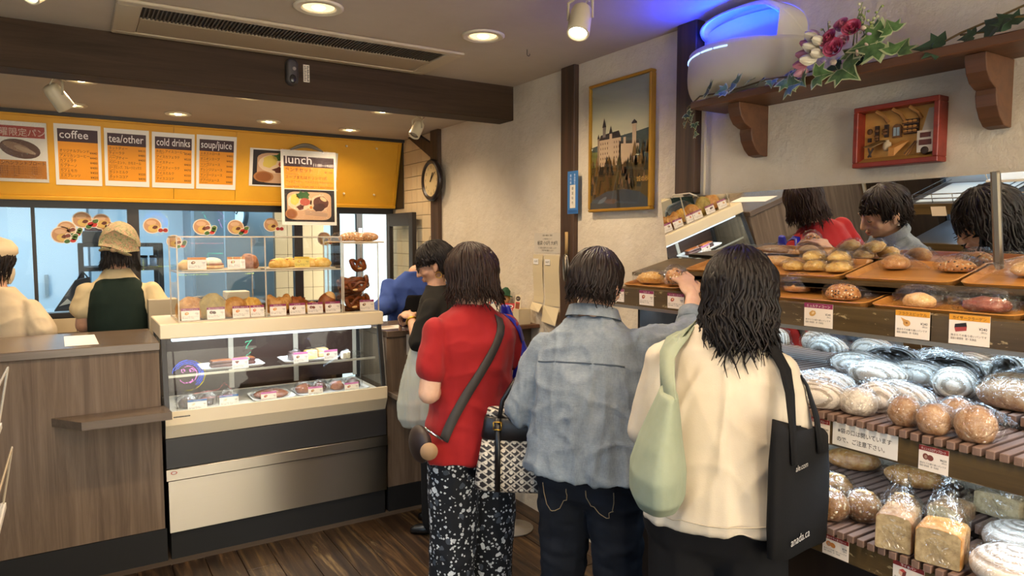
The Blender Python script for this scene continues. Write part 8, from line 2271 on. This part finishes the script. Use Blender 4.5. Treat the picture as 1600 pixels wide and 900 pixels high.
# patterned handbag on her forearm
pat = NT('chain_print')
v = pat.coord((1, 1, 1), 'Object', (0, R(45), 0))
br = pat.n('ShaderNodeTexVoronoi')
br.inputs['Scale'].default_value = 46
br.inputs['Randomness'].default_value = 0.12
pat.l(v, br.inputs['Vector'])
lnz = pat.n('ShaderNodeTexWave', wave_type='BANDS', bands_direction='X')
lnz.inputs['Scale'].default_value = 15
pat.l(v, lnz.inputs['Vector'])
ln2 = pat.n('ShaderNodeTexWave', wave_type='BANDS', bands_direction='Z')
ln2.inputs['Scale'].default_value = 15
pat.l(v, ln2.inputs['Vector'])
c = pat.mix(pat.math('GREATER_THAN', lnz.outputs['Fac'], 0.88), '#241f22', '#b9b0a2')
c = pat.mix(pat.math('GREATER_THAN', ln2.outputs['Fac'], 0.88), c, '#b9b0a2')
c = pat.mix(pat.math('LESS_THAN', br.outputs['Distance'], 0.33), c, '#d0c7b8')
pat.set(Base_Color=c, Roughness=0.6)
hb = thing('patterned_handbag', 'black and cream chain-print handbag with black leather trim hung on the denim sleeve', 'handbag', (1.30, 2.02, 0.74))
Tb = Matrix.Translation((1.315, 2.03, 0)) @ Matrix.Rotation(R(-38), 4, 'Z')
def bagring(z, w, d_, n=30):
 return [Tb @ Vector((w * math.copysign(abs(math.cos(a)) ** 0.5, math.cos(a)), d_ * math.copysign(abs(math.sin(a)) ** 0.5, math.sin(a)), z)) for a in [2 * PI * k / n for k in range(n)]]
MB().loft([bagring(0.715, 0.155, 0.05), bagring(0.725, 0.165, 0.058), bagring(0.80, 0.155, 0.058), bagring(0.905, 0.135, 0.052)]).build('bag_body', hb, True, mat=pat.m)
MB().loft([bagring(0.90, 0.137, 0.054), bagring(0.905, 0.140, 0.056), bagring(0.975, 0.128, 0.050), bagring(0.98, 0.122, 0.044)]).build('leather_trim', hb, True, mat=plain('#141113', 0.35))
MB().loft([bagring(0.978, 0.122, 0.045), bagring(1.0, 0.118, 0.040), bagring(1.002, 0.11, 0.03)], ).build('top_band', hb, True, mat=pat.m)
for sd in (-1, 1):
 P_ = [Tb @ Vector((-0.075, sd * 0.05, 0.95)), Tb @ Vector((-0.06, sd * 0.045, 1.04)), Tb @ Vector((-0.02, sd * 0.03, 1.10)), Tb @ Vector((0.02, sd * 0.03, 1.10)), Tb @ Vector((0.06, sd * 0.045, 1.04)), Tb @ Vector((0.075, sd * 0.05, 0.95))]
 MB().tube(P_, 0.008, 8).build('handle', hb, True, mat=plain('#141113', 0.35))
 for x in (-0.075, 0.075):
  MB().tube([Tb @ Vector((x, sd * 0.060, 0.98)), Tb @ Vector((x, sd * 0.063, 0.85)), Tb @ Vector((x, sd * 0.062, 0.72))], 0.011, 6, flat=0.35).build('strap_tab', hb, True, mat=plain('#141113', 0.35))
  c_ = Tb @ Vector((x, sd * 0.064, 0.955))
  bk = MB()
  for k in range(4):
   a0, a1 = PI / 4 + k * PI / 2, PI / 4 + (k + 1) * PI / 2
   rr_ = 0.019
   bk.tube([Tb @ Vector((x + rr_ * math.cos(a0), sd * 0.068, 0.955 + rr_ * math.sin(a0))), Tb @ Vector((x + rr_ * math.cos(a1), sd * 0.068, 0.955 + rr_ * math.sin(a1)))], 0.0025, 6)
  bk.build('buckle', hb, True, mat=M['gold'])
# ---------------------------------------------------------------- customer in the cream top
wx_, wy_, wh_ = 1.455, 1.265, 55
root, T = person_root('long-haired woman in a loose cream top and black trousers bending over the bread rack', wx_, wy_, wh_)
Hc = Vector((1.557, 1.288, 1.447))
Hm = head_frame(Hc, 54, -16)
LS, LE, LW = T @ Vector((-0.150, 0.01, 1.30)), T @ Vector((-0.195, 0.0, 1.06)), T @ Vector((-0.13, 0.16, 0.97))
RS, RE, RW = T @ Vector((0.150, 0.02, 1.285)), T @ Vector((0.185, 0.04, 1.07)), T @ Vector((0.10, 0.19, 1.13))
L = legs(T, 0.83, 0.08, 0.09, 0.068, 0.05)
b = MB()
head_shapes(b, Hm)
core_body(b, T, T @ Vector((0, 0.05, 1.36)), Hc + Vector((-0.01, -0.01, -0.04)), lean=0.04, shz=1.30)
for S_, E_, W_h, sd in ((LS, LE, LW, 1), (RS, RE, RW, -1)):
 arm(b, S_, E_, 0.04, 0.038)
 b.cap(E_, 0.038, W_h, 0.026)
 hand_shapes(b, W_h, (W_h - E_), (0, 0, 1), sd, (0.5, 0.5, 0.55, 0.6), 0.4)
build_legs(b, L, 0.8)
smoothed(b, 'body', 0.005, 2, None, M['skin'], root)
face_parts(root, Hm)
shoes(root, T, L, M['black'])
g = MB()
g.loft(torso_rings(T, [(0.85, 0, -0.005, 0.205, 0.15), (0.875, 0, -0.005, 0.202, 0.148), (0.96, 0, 0.0, 0.188, 0.14), (1.08, 0, 0.01, 0.172, 0.13), (1.2, 0, 0.03, 0.168, 0.118), (1.29, 0, 0.04, 0.150, 0.09), (1.335, 0, 0.045, 0.105, 0.07), (1.365, 0, 0.05, 0.07, 0.06)]))
for S_, E_, W_h in ((LS, LE, LW), (RS, RE, RW)):
 g.cap(S_ + Vector((0, 0, -0.035)), 0.054, E_, 0.052)
 g.cap(E_, 0.052, E_.lerp(W_h, 0.4), 0.046)
crm = smoothed(g, 'cream_top', 0.007, 4, lambda p: fold(14, 14, 1.4, 0.013, 6)(p) * min(1, max(0.15, (1.18 - p.z) * 4)) + crease(10, 10, 2.2, 0.007, 9)(p) + crease(5, 5, 7, 0.004, 4)(p), M['cream_knit'], root)
pn = on_surface([crm], [T @ Vector((0.30 * math.cos(a), 0.24 * math.sin(a), 0.893)) for a in [2 * PI * k / 60 for k in range(61)]], 0.0006)
MB().tube([p for p, n in pn], 0.0018, 5).build('hem_seam', root, True, mat=plain('#b5a994', 0.9))
g = MB()
g.cap(T @ Vector((-0.08, 0, 0.83)), 0.12, T @ Vector((0.08, 0, 0.83)), 0.12)
for a, ra, b_, rb, c, rc in L:
 g.cap(a, 0.11, b_, 0.095)
 g.cap(b_, 0.095, c, 0.085)
smoothed(g, 'trousers', 0.009, 3, fold(7, 7, 5, 0.006, 5), M['black_cloth'], root)
def wz(p):
 q = abs(math.atan2(math.sin(p), math.cos(p)))
 return 0.03 if q < 0.8 else (-0.10 - 0.05 * (q - 0.5) if q < 1.5 else -0.15 - 0.012 * math.sin(q * 5))
hair_locks(root, head_frame(Hc, 54, -12), 800, wz, M['hair_black'], 8, 1.05, 0.006, 0.0095, flare=0.012, jit=0.028, rad=(0.085, 0.102, 0.100))
loaf('brown_bun', 'dark brown bagged bun held by the woman in the cream top', lambda m: blob(m, (0.05, 0.045, 0.036), 312, 0.08), CR['crust_dark'], tuple(T @ Vector((0.035, 0.275, 1.105))), (0, 0, 0.4), dict(r=(0.056, 0.05, 0.042), seed=313, puff=1.04, amp=0.2), 'bread')
# pale green tote on her shoulder
gt = thing('green_tote', 'pale sage green soft tote hanging at the side of the woman in the cream top', 'bag', tuple(T @ Vector((-0.22, -0.16, 0.9))))
Tg = Matrix.Translation((wx_ + 0.045, wy_ - 0.03, 0)) @ Matrix.Rotation(R(-40), 4, 'Z')
g = MB()
rings = []
for z, y0, y1, xo, d_ in ((0.925, -0.06, 0.07, -0.225, 0.03), (0.935, -0.11, 0.12, -0.225, 0.055), (0.97, -0.15, 0.16, -0.225, 0.07), (1.03, -0.155, 0.165, -0.225, 0.07), (1.10, -0.135, 0.145, -0.22, 0.055), (1.16, -0.11, 0.12, -0.21, 0.04), (1.22, -0.09, 0.10, -0.2, 0.022)):
 rings.append([Tg @ Vector((xo + d_ * math.cos(a), (y0 + y1) / 2 - 0.16 + (y1 - y0) / 2 * math.sin(a), z)) for a in [2 * PI * k / 24 for k in range(24)]])
g.loft(rings)
M['sage'] = cloth('sage_twill', [(0.3, '#848d78'), (0.7, '#959d88')], 5, 300, 0.15, 0.75)
smoothed(g, 'bag_body', 0.006, 3, fold(9, 9, 4, 0.006, 2), M['sage'], gt)
for y_, ysh in ((-0.235, -0.10), (-0.10, 0.03)):
 pts = [Tg @ Vector((-0.20, y_, 1.20)), Tg @ Vector((-0.19, y_ * 0.8, 1.26))]
 pn = [(p, (T.to_3x3() @ Vector((-0.7, -0.7, 0.2))).normalized()) for p in pts]
 top = on_surface([crm], [T @ Vector(p) for p in ((-0.15, ysh - 0.05, 1.30), (-0.13, ysh * 0.7 - 0.02, 1.345), (-0.11, ysh * 0.45 - 0.01, 1.375), (-0.10, 0.02, 1.39), (-0.10, 0.07, 1.37))], 0.008)
 s_ = MB()
 ribbon(s_, smooth_pn(pn + top, 2), 0.044, 0.004)
 s_.build('strap', gt, True, mat=M['sage'])
# black tote on her other shoulder
bc_ = Vector((1.545, 1.075, 0))
bt = thing('black_tote', 'flat black cotton tote with small white web addresses beside the cream top', 'bag', tuple(bc_ + Vector((0, 0, 0.8))))
Tk = Matrix.Translation(bc_) @ Matrix.Rotation(R(10), 4, 'Z')
g = MB()
rings = []
for z, y0, y1, d_ in ((0.80, -0.14, 0.14, 0.008), (0.805, -0.148, 0.148, 0.016), (0.90, -0.15, 0.15, 0.022), (1.02, -0.15, 0.15, 0.02), (1.08, -0.148, 0.148, 0.015), (1.12, -0.147, 0.147, 0.012)):
 rings.append([Tk @ Vector(((y0 + y1) / 2 + (y1 - y0) / 2 * math.copysign(abs(math.sin(a)) ** 0.35, math.sin(a)), d_ * math.copysign(abs(math.cos(a)) ** 0.6, math.cos(a)) * -1, z - 0.05 * math.sin(a) * (z > 1.0) - 0.02 * math.sin(a) * (z < 0.81))) for a in [2 * PI * k / 40 for k in range(40)]])
g.loft(rings)
g.build('bag_body', bt, True, mat=M['black_cloth'])
for x_, ysh in ((-0.085, -0.06), (0.06, 0.06)):
 nn = (Tk.to_3x3() @ Vector((0, -1, 0))).normalized()
 pn = [(Tk @ Vector((x_, -0.024, 1.05)), nn), (Tk @ Vector((x_, -0.02, 1.14)), nn), (Tk @ Vector((x_ * 0.85, 0.0, 1.24)), nn)]
 top = on_surface([crm], [T @ Vector(p) for p in ((0.185, ysh, 1.30), (0.155, ysh * 0.7, 1.345), (0.125, ysh * 0.4, 1.375), (0.115, 0.02, 1.39))], 0.006)
 s_ = MB()
 ribbon(s_, smooth_pn(pn + top, 2), 0.03, 0.003)
 s_.build('strap', bt, True, mat=M['black_cloth'])
for body_, z, sz, xx_ in (('ale.com', 1.03, 0.021, -0.075), ('anada.ca', 0.845, 0.030, -0.09)):
 s = Sheet(Tk @ Vector((xx_, -0.0235, z)), Tk.to_3x3() @ Vector((1, 0, 0)), (0, 0, 1), 0, 0, None)
 s.text(body_, 0, 0, sz, '#b9b5b0', 1, 0.0, res=3)
 s.build('printed_address', bt)
# ---------------------------------------------------------------- customer in black at the till
kx, ky_, kh = 1.68, 3.40, -52
root, T = person_root('short-haired woman in black with glasses and hoop earring paying at the till counter', kx, ky_, kh)
Hc = Vector((1.655, 3.42, 1.462))
Hm = head_frame(Hc, -60, -22)
LS, LE, LW = T @ Vector((-0.16, 0.02, 1.27)), Vector((1.50, 3.30, 1.05)), Vector((1.545, 3.485, 1.17))
RS, RE, RW = T @ Vector((0.16, 0.02, 1.27)), T @ Vector((0.2, 0.10, 1.04)), Vector((1.635, 3.565, 1.14))
L = legs(T, 0.80, 0.075, 0.088, 0.066, 0.05, fwd=0.0)
b = MB()
head_shapes(b, Hm)
core_body(b, T, T @ Vector((0, 0.02, 1.36)), Hc + Vector((0.01, -0.01, -0.04)), lean=0.02)
arm(b, LS, LE, 0.04, 0.038)
b.cap(LE, 0.036, LW, 0.025)
hand_shapes(b, LW, (-0.05, 0.75, 0.2), (-0.3, -0.2, 1), 1, (0.55, 0.6, 0.65, 0.7), 0.5)
arm(b, RS, RE, 0.04, 0.038)
b.cap(RE, 0.036, RW, 0.025)
hand_shapes(b, RW, (-0.35, 0.8, 0.1), (0, 0, 1), -1, (0.5, 0.5, 0.6, 0.7), 0.5)
build_legs(b, L, 0.8)
smoothed(b, 'body', 0.0055, 2, None, M['skin_b'], root)
face_parts(root, Hm)
shoes(root, T, L, plain('#100f10', 0.35))
g = MB()
g.loft(torso_rings(T, [(0.80, 0, 0, 0.19, 0.135), (0.95, 0, 0.0, 0.18, 0.13), (1.1, 0, 0.005, 0.175, 0.12), (1.2, 0, 0.01, 0.178, 0.112), (1.28, 0, 0.015, 0.155, 0.085), (1.325, 0, 0.015, 0.1, 0.065), (1.35, 0, 0.02, 0.066, 0.055)]))
g.cap(LS + Vector((0, 0, -0.035)), 0.054, LS.lerp(LE, 0.92), 0.058)
g.cap(RS + Vector((0, 0, -0.035)), 0.054, RS.lerp(RE, 0.92), 0.058)
smoothed(g, 'black_shirt', 0.008, 4, lambda p: fold(7, 7, 4, 0.009, 13)(p) + crease(6, 6, 7, 0.007, 4)(p), M['black_shirt'], root)
g = MB()
g.cap(T @ Vector((-0.07, 0, 0.80)), 0.115, T @ Vector((0.07, 0, 0.80)), 0.115)
for a, ra, b_, rb, c, rc in L:
 g.cap(a, 0.105, b_, 0.09)
 g.cap(b_, 0.09, c, 0.095)
smoothed(g, 'trousers', 0.009, 3, fold(7, 7, 3, 0.006, 5), M['black_cloth'], root)
hair_locks(root, Hm, 560, lambda p: (0.03 if abs(math.atan2(math.sin(p), math.cos(p))) < 0.85 else (0.012 if abs(math.atan2(math.sin(p), math.cos(p))) < 1.75 else -0.085)), M['hair_black'], 15, 1.03, 0.004, 0.009, jit=0.012)
MB().tube([Hm @ Vector((-0.080 - 0.004, -0.006 + 0.016 * math.cos(a), -0.062 + 0.016 * math.sin(a))) for a in [2 * PI * k / 16 for k in range(17)]], 0.0022, 6).build('hoop_earring', root, True, mat=M['gold'])
gl = MB()
for q in (-1, 1):
 gl.tube([Hm @ Vector((q * 0.031 + 0.023 * math.cos(a), 0.098 - 0.006 * abs(math.cos(a)), 0.004 + 0.017 * math.sin(a))) for a in [2 * PI * k / 18 for k in range(19)]], 0.0022, 6)
 gl.tube([Hm @ Vector((q * 0.054, 0.092, 0.01)), Hm @ Vector((q * 0.074, 0.06, 0.012)), Hm @ Vector((q * 0.08, 0.0, 0.008))], 0.0025, 6)
gl.tube([Hm @ Vector((-0.009, 0.1, 0.008)), Hm @ Vector((0, 0.105, 0.01)), Hm @ Vector((0.009, 0.1, 0.008))], 0.002, 6)
gl.build('glasses', root, True, mat=plain('#1c1715', 0.3))
wd_ = (LW - LE).normalized()
MB().lathe([(0.029, -0.007), (0.033, -0.006), (0.034, 0.0), (0.033, 0.006), (0.029, 0.007)], 24, Matrix.Translation(LE.lerp(LW, 0.86)) @ rot_to(wd_).to_4x4()).build('bracelet', root, True, mat=M['gold'])
tag(MB().box((1.545, 3.60, 1.10), (1.66, 3.68, 1.17), ch=0.012).box((1.55, 3.598, 1.135), (1.655, 3.60, 1.139)).build('purse', None, loc=(1.6, 3.62, 1.07), mat=plain('#43223a', 0.4)), 'dark plum purse held over the till counter by the woman in black', 'purse')
# plastic carrier bag hanging on her forearm
pbg = thing('carrier_bag', 'milky plastic carrier bag hanging from the forearm of the woman in black', 'bag', (1.5, 3.30, 0.62))
g = MB()
rings = []
cxy = Vector((1.495, 3.315, 0))
for z, w, d_ in ((0.60, 0.03, 0.02), (0.615, 0.075, 0.05), (0.66, 0.10, 0.062), (0.74, 0.102, 0.062), (0.84, 0.085, 0.05), (0.94, 0.06, 0.032), (1.02, 0.035, 0.02), (1.055, 0.02, 0.014)):
 rings.append([cxy + Vector((0.846 * w * math.cos(a) * (1 + 0.08 * math.sin(a * 7)) + 0.533 * d_ * math.sin(a), -0.533 * w * math.cos(a) * (1 + 0.08 * math.sin(a * 7)) + 0.846 * d_ * math.sin(a), z)) for a in [2 * PI * k / 36 for k in range(36)]])
g.loft(rings)
mlk = NT('milky_film')
mlk.set(Base_Color=lin('#cbd2c6'), Roughness=0.22, Alpha=0.7)
mlk.bump(mlk.noise(mlk.coord((30, 30, 5)), 1.3, 4), 0.6, 0.01)
smoothed(g, 'bag_film', 0.006, 1, fold(34, 34, 3, 0.006, 3), mlk.m, pbg)
MB().tube([cxy + Vector((0.0, 0.0, 1.04)), Vector((1.515, 3.37, 1.118)), Vector((1.54, 3.40, 1.125)), cxy + Vector((0.03, 0.02, 1.04))], 0.012, 8).build('handle', pbg, True, mat=mlk.m)
MB().box((1.45, 3.28, 0.63), (1.53, 3.35, 0.75), ch=0.01).build('packed_box', pbg, mat=plain('#c98a72', 0.6))
# ---------------------------------------------------------------- blue-sweatered clerk leaning over the till counter
ux, uy, uh = 2.02, 4.50, 200
root, T = person_root('clerk in a blue knitted sweater and black apron bending over the till counter', ux, uy, uh)
Hc = Vector((2.06, 4.28, 1.44))
Hm = head_frame(Hc, 195, -45)
LS, LE, LW = T @ Vector((-0.17, 0.11, 1.30)), T @ Vector((-0.22, 0.2, 1.12)), T @ Vector((-0.16, 0.36, 1.12))
RS, RE, RW = T @ Vector((0.17, 0.10, 1.30)), Vector((1.78, 4.40, 1.16)), Vector((1.64, 4.36, 1.10))
L = legs(T, 0.82)
b = MB()
head_shapes(b, Hm)
core_body(b, T, T @ Vector((0, 0.14, 1.37)), Hc + Vector((0, 0.02, -0.03)), lean=0.10)
for S_, E_, W_h, sd in ((LS, LE, LW, 1), (RS, RE, RW, -1)):
 arm(b, S_, E_, 0.04, 0.04)
 b.cap(E_, 0.04, W_h, 0.026)
 hand_shapes(b, W_h, (W_h - E_) + Vector((0, 0, -0.02)), (0, 0, 1), sd)
build_legs(b, L, 0.8)
smoothed(b, 'body', 0.007, 2, None, M['skin'], root)
face_parts(root, Hm)
g = MB()
g.loft(torso_rings(T, [(0.82, 0, 0, 0.19, 0.135), (1.0, 0, 0.03, 0.18, 0.13), (1.15, 0, 0.07, 0.185, 0.13), (1.27, 0, 0.10, 0.175, 0.11), (1.34, 0, 0.12, 0.12, 0.08), (1.38, 0, 0.14, 0.07, 0.06)]))
for S_, E_, W_h in ((LS, LE, LW), (RS, RE, RW)):
 g.cap(S_ + Vector((0, 0, -0.03)), 0.06, E_, 0.062)
 g.cap(E_, 0.068, E_.lerp(W_h, 0.85), 0.045)
blu = smoothed(g, 'blue_sweater', 0.009, 4, lambda p: fold(8, 8, 6, 0.008, 2)(p) + crease(9, 9, 9, 0.009, 4)(p), M['blue_knit'], root)
g = MB()
g.loft(torso_rings(T, [(0.60, 0, 0.03, 0.18, 0.14), (0.9, 0, 0.03, 0.17, 0.145), (1.1, 0, 0.08, 0.13, 0.135), (1.22, 0, 0.12, 0.10, 0.105)]))
smoothed(g, 'apron', 0.01, 3, None, M['black_cloth'], root)
g = MB()
build_legs(g, L, 1.15)
smoothed(g, 'trousers', 0.012, 2, None, M['black_cloth'], root)
shoes(root, T, L, M['black'])
hair_locks(root, Hm, 200, lambda p: 0.04 if abs(math.atan2(math.sin(p), math.cos(p))) < 0.9 else -0.07, M['hair_black'], 25)
# ---------------------------------------------------------------- clerk in the green vest
vx, vy, vh = 0.215, 4.74, 8
root, T = person_root('clerk in a dark green vest, beige blouse and patterned headscarf, back to the camera', vx, vy, vh)
Hc = Vector((0.235, 4.76, 1.545))
Hm = head_frame(Hc, 14, -8)
LS, LE, LW = T @ Vector((-0.165, 0.0, 1.325)), T @ Vector((-0.19, 0.03, 1.09)), T @ Vector((-0.10, 0.2, 1.05))
RS, RE, RW = T @ Vector((0.175, 0.0, 1.325)), T @ Vector((0.225, -0.02, 1.085)), T @ Vector((0.16, 0.16, 1.16))
L = legs(T, 0.86)
b = MB()
head_shapes(b, Hm)
core_body(b, T, T @ Vector((0, 0.0, 1.41)), Hc + Vector((0, -0.01, -0.04)), shz=1.33)
for S_, E_, W_h, sd in ((LS, LE, LW, 1), (RS, RE, RW, -1)):
 arm(b, S_, E_, 0.04, 0.043)
 b.cap(E_, 0.042, W_h, 0.027)
 hand_shapes(b, W_h, (W_h - E_), (0, 0, 1), sd)
build_legs(b, L, 0.8)
smoothed(b, 'body', 0.0065, 2, None, M['skin_b'], root)
g = MB()
g.loft(torso_rings(T, [(1.0, 0, 0.0, 0.152, 0.115), (1.2, 0, 0.0, 0.160, 0.108), (1.31, 0, 0.0, 0.16, 0.085), (1.365, 0, 0.0, 0.10, 0.064), (1.405, 0, 0.0, 0.074, 0.062), (1.425, 0, 0, 0.062, 0.055)]))
for S_, E_ in ((LS, LE), (RS, RE)):
 g.cap(S_ + Vector((0, 0, -0.035)), 0.055, S_.lerp(E_, 0.55), 0.074)
smoothed(g, 'blouse', 0.008, 4, lambda p: fold(8, 8, 5, 0.007, 2)(p) + crease(8, 8, 9, 0.006, 4)(p), M['beige_shirt'], root)
g = MB()
g.loft(torso_rings(T, [(0.84, 0, 0.0, 0.175, 0.135), (1.0, 0, 0.0, 0.162, 0.128), (1.12, 0, 0.0, 0.164, 0.128), (1.22, 0, 0.0, 0.160, 0.119), (1.30, 0, -0.002, 0.150, 0.099), (1.345, 0, -0.002, 0.122, 0.082), (1.375, 0, -0.002, 0.09, 0.06)]))
smoothed(g, 'vest', 0.008, 3, fold(6, 6, 4, 0.006, 7), M['vest'], root)
g = MB()
build_legs(g, L, 1.2)
smoothed(g, 'trousers', 0.012, 2, None, M['black_cloth'], root)
shoes(root, T, L, M['black'])
ap = MB()
ribbon(ap, [(T @ Vector((0.19 * math.cos(a), 0.142 * math.sin(a), 1.005)), (T.to_3x3() @ Vector((math.cos(a), math.sin(a), 0)))) for a in [2 * PI * k / 32 for k in range(33)]], 0.03, 0.004)
ap.build('apron_tie', root, True, mat=plain('#5d4c38', 0.8))
hair_locks(root, Hm, 300, lambda p: 0.02 if abs(math.atan2(math.sin(p), math.cos(p))) < 0.8 else -0.125, M['hair_black'], 35, 1.0, 0.002, 0.013, flare=0.022, jit=0.008)
# headscarf: dome, folded band, loose tail and knot
sc_ = MB()
rr = []
for i in range(10):
 t = 0.03 + 1.62 * i / 9
 rr.append([Hm @ (Vector((0, -0.012, 0.018)) + Vector((0.108 * math.sin(t) * math.cos(a), 0.130 * math.sin(t) * math.sin(a), 0.138 * math.cos(t) * (1 + 0.03 * math.sin(a * 3)) - 0.045 * max(0, math.sin(t)) * max(0, -math.sin(a)) * 0.5)) * (1 + 0.025 * noise.noise(Vector((math.cos(a) * 3, math.sin(a) * 3, t * 3))))) for a in [2 * PI * k / 36 for k in range(36)]])
sc_.loft(rr, caps=False)
sc_.build('headscarf', root, True, mat=M['scarf'])
tl_ = MB()
P0 = [Vector(p) + Vector((0, -0.026, 0)) for p in ((-0.085, -0.075, 0.055), (0.0, -0.125, 0.085), (0.105, -0.085, 0.03), (0.12, -0.06, -0.03), (0.06, -0.12, -0.045), (-0.02, -0.135, -0.015), (-0.09, -0.09, 0.0))]
cen = sum(P0, Vector()) / len(P0) + Vector((0, -0.022, 0.0))
tl_.add([Hm @ p for p in P0] + [Hm @ cen] + [Hm @ (p * 0.97) for p in P0], [(k, (k + 1) % 7, 7) for k in range(7)] + [(8 + k, k, (k + 1) % 7, 8 + (k + 1) % 7) for k in range(7)])
tl_.build('scarf_tail', root, True, mat=M['scarf'])
kn = MB()
kn.ell(Hm @ Vector((-0.005, -0.142, -0.03)), (0.022, 0.016, 0.014)).tube([Hm @ Vector((-0.01, -0.14, -0.03)), Hm @ Vector((-0.06, -0.14, -0.022)), Hm @ Vector((-0.08, -0.13, -0.034))], [0.008, 0.014, 0.008], 8, flat=0.5).tube([Hm @ Vector((0.0, -0.14, -0.032)), Hm @ Vector((0.05, -0.14, -0.05)), Hm @ Vector((0.085, -0.13, -0.062))], [0.008, 0.015, 0.008], 8, flat=0.5)
kn.build('scarf_knot', root, True, mat=M['scarf'])
# ---------------------------------------------------------------- clerk in the pale shirt at the frame edge
qx, qy, qh = -0.365, 4.72, 28
root, T = person_root('clerk in pale shirt, flat cap and face mask at the frame edge', qx, qy, qh)
Hc = Vector((-0.375, 4.755, 1.465))
Hm = head_frame(Hc, 55, -14)
LS, LE, LW = T @ Vector((-0.175, 0.0, 1.26)), T @ Vector((-0.225, 0.03, 1.02)), T @ Vector((-0.10, 0.2, 1.0))
RS, RE, RW = T @ Vector((0.175, 0.0, 1.25)), T @ Vector((0.24, -0.01, 1.03)), T @ Vector((0.12, 0.17, 1.02))
L = legs(T, 0.82)
b = MB()
head_shapes(b, Hm)
core_body(b, T, T @ Vector((0, 0.0, 1.33)), Hc + Vector((0, -0.01, -0.04)), shz=1.26)
for S_, E_, W_h, sd in ((LS, LE, LW, 1), (RS, RE, RW, -1)):
 arm(b, S_, E_, 0.04, 0.043)
 b.cap(E_, 0.042, W_h, 0.027)
 hand_shapes(b, W_h, (W_h - E_), (0, 0, 1), sd)
build_legs(b, L, 0.8)
smoothed(b, 'body', 0.0065, 2, None, M['skin_b'], root)
g = MB()
g.loft(torso_rings(T, [(0.84, 0, 0.0, 0.2, 0.15), (1.0, 0, 0.0, 0.198, 0.142), (1.15, 0, 0.0, 0.195, 0.132), (1.24, 0, 0.0, 0.172, 0.105), (1.30, 0, 0.0, 0.115, 0.075), (1.335, 0, 0.0, 0.072, 0.06)]))
for S_, E_ in ((LS, LE), (RS, RE)):
 g.cap(S_ + Vector((0, 0, -0.035)), 0.058, S_.lerp(E_, 0.75), 0.08)
smoothed(g, 'shirt', 0.008, 4, lambda p: fold(8, 8, 4, 0.010, 12)(p) + crease(7, 7, 6, 0.008, 4)(p), M['white_shirt'], root)
g = MB()
build_legs(g, L, 1.2)
smoothed(g, 'trousers', 0.012, 2, None, M['black_cloth'], root)
shoes(root, T, L, M['black'])
hair_locks(root, Hm, 240, lambda p: 0.03 if abs(math.atan2(math.sin(p), math.cos(p))) < 0.8 else -0.085, M['hair_dark'], 45, 1.04)
cp_ = MB()
cp_.loft([[Hm @ Vector((k * 0.094 * math.cos(a), -0.02 + k * 0.114 * math.sin(a), z + 0.03 * math.sin(a) - 0.008)) for a in [2 * PI * q / 30 for q in range(30)]] for k, z in ((0.93, 0.02), (0.96, 0.035), (1.08, 0.06), (1.0, 0.092), (0.7, 0.122), (0.2, 0.128), (0.01, 0.129))], caps=False)
cp_.build('flat_cap', root, True, mat=M['white_shirt'])
mk_ = MB()
mk_.loft([[Hm @ Vector((0.066 * k * math.sin(a), 0.018 + 0.075 * k * math.cos(a) + (0.012 if abs(a) < 0.5 else 0), z)) for a in [-1.45 + 2.9 * q / 14 for q in range(15)]] for k, z in ((0.95, -0.098), (1.08, -0.07), (1.1, -0.035), (1.0, -0.008))], caps=False, close=False)
mk_.tube([Hm @ Vector((0.068, 0.028, -0.03)), Hm @ Vector((0.08, -0.005, -0.012)), Hm @ Vector((0.082, -0.022, -0.02))], 0.003, 6).tube([Hm @ Vector((0.07, 0.028, -0.07)), Hm @ Vector((0.082, -0.01, -0.04))], 0.003, 6)
mk_.build('face_mask', root, True, mat=plain('#d2c3a8', 0.8))
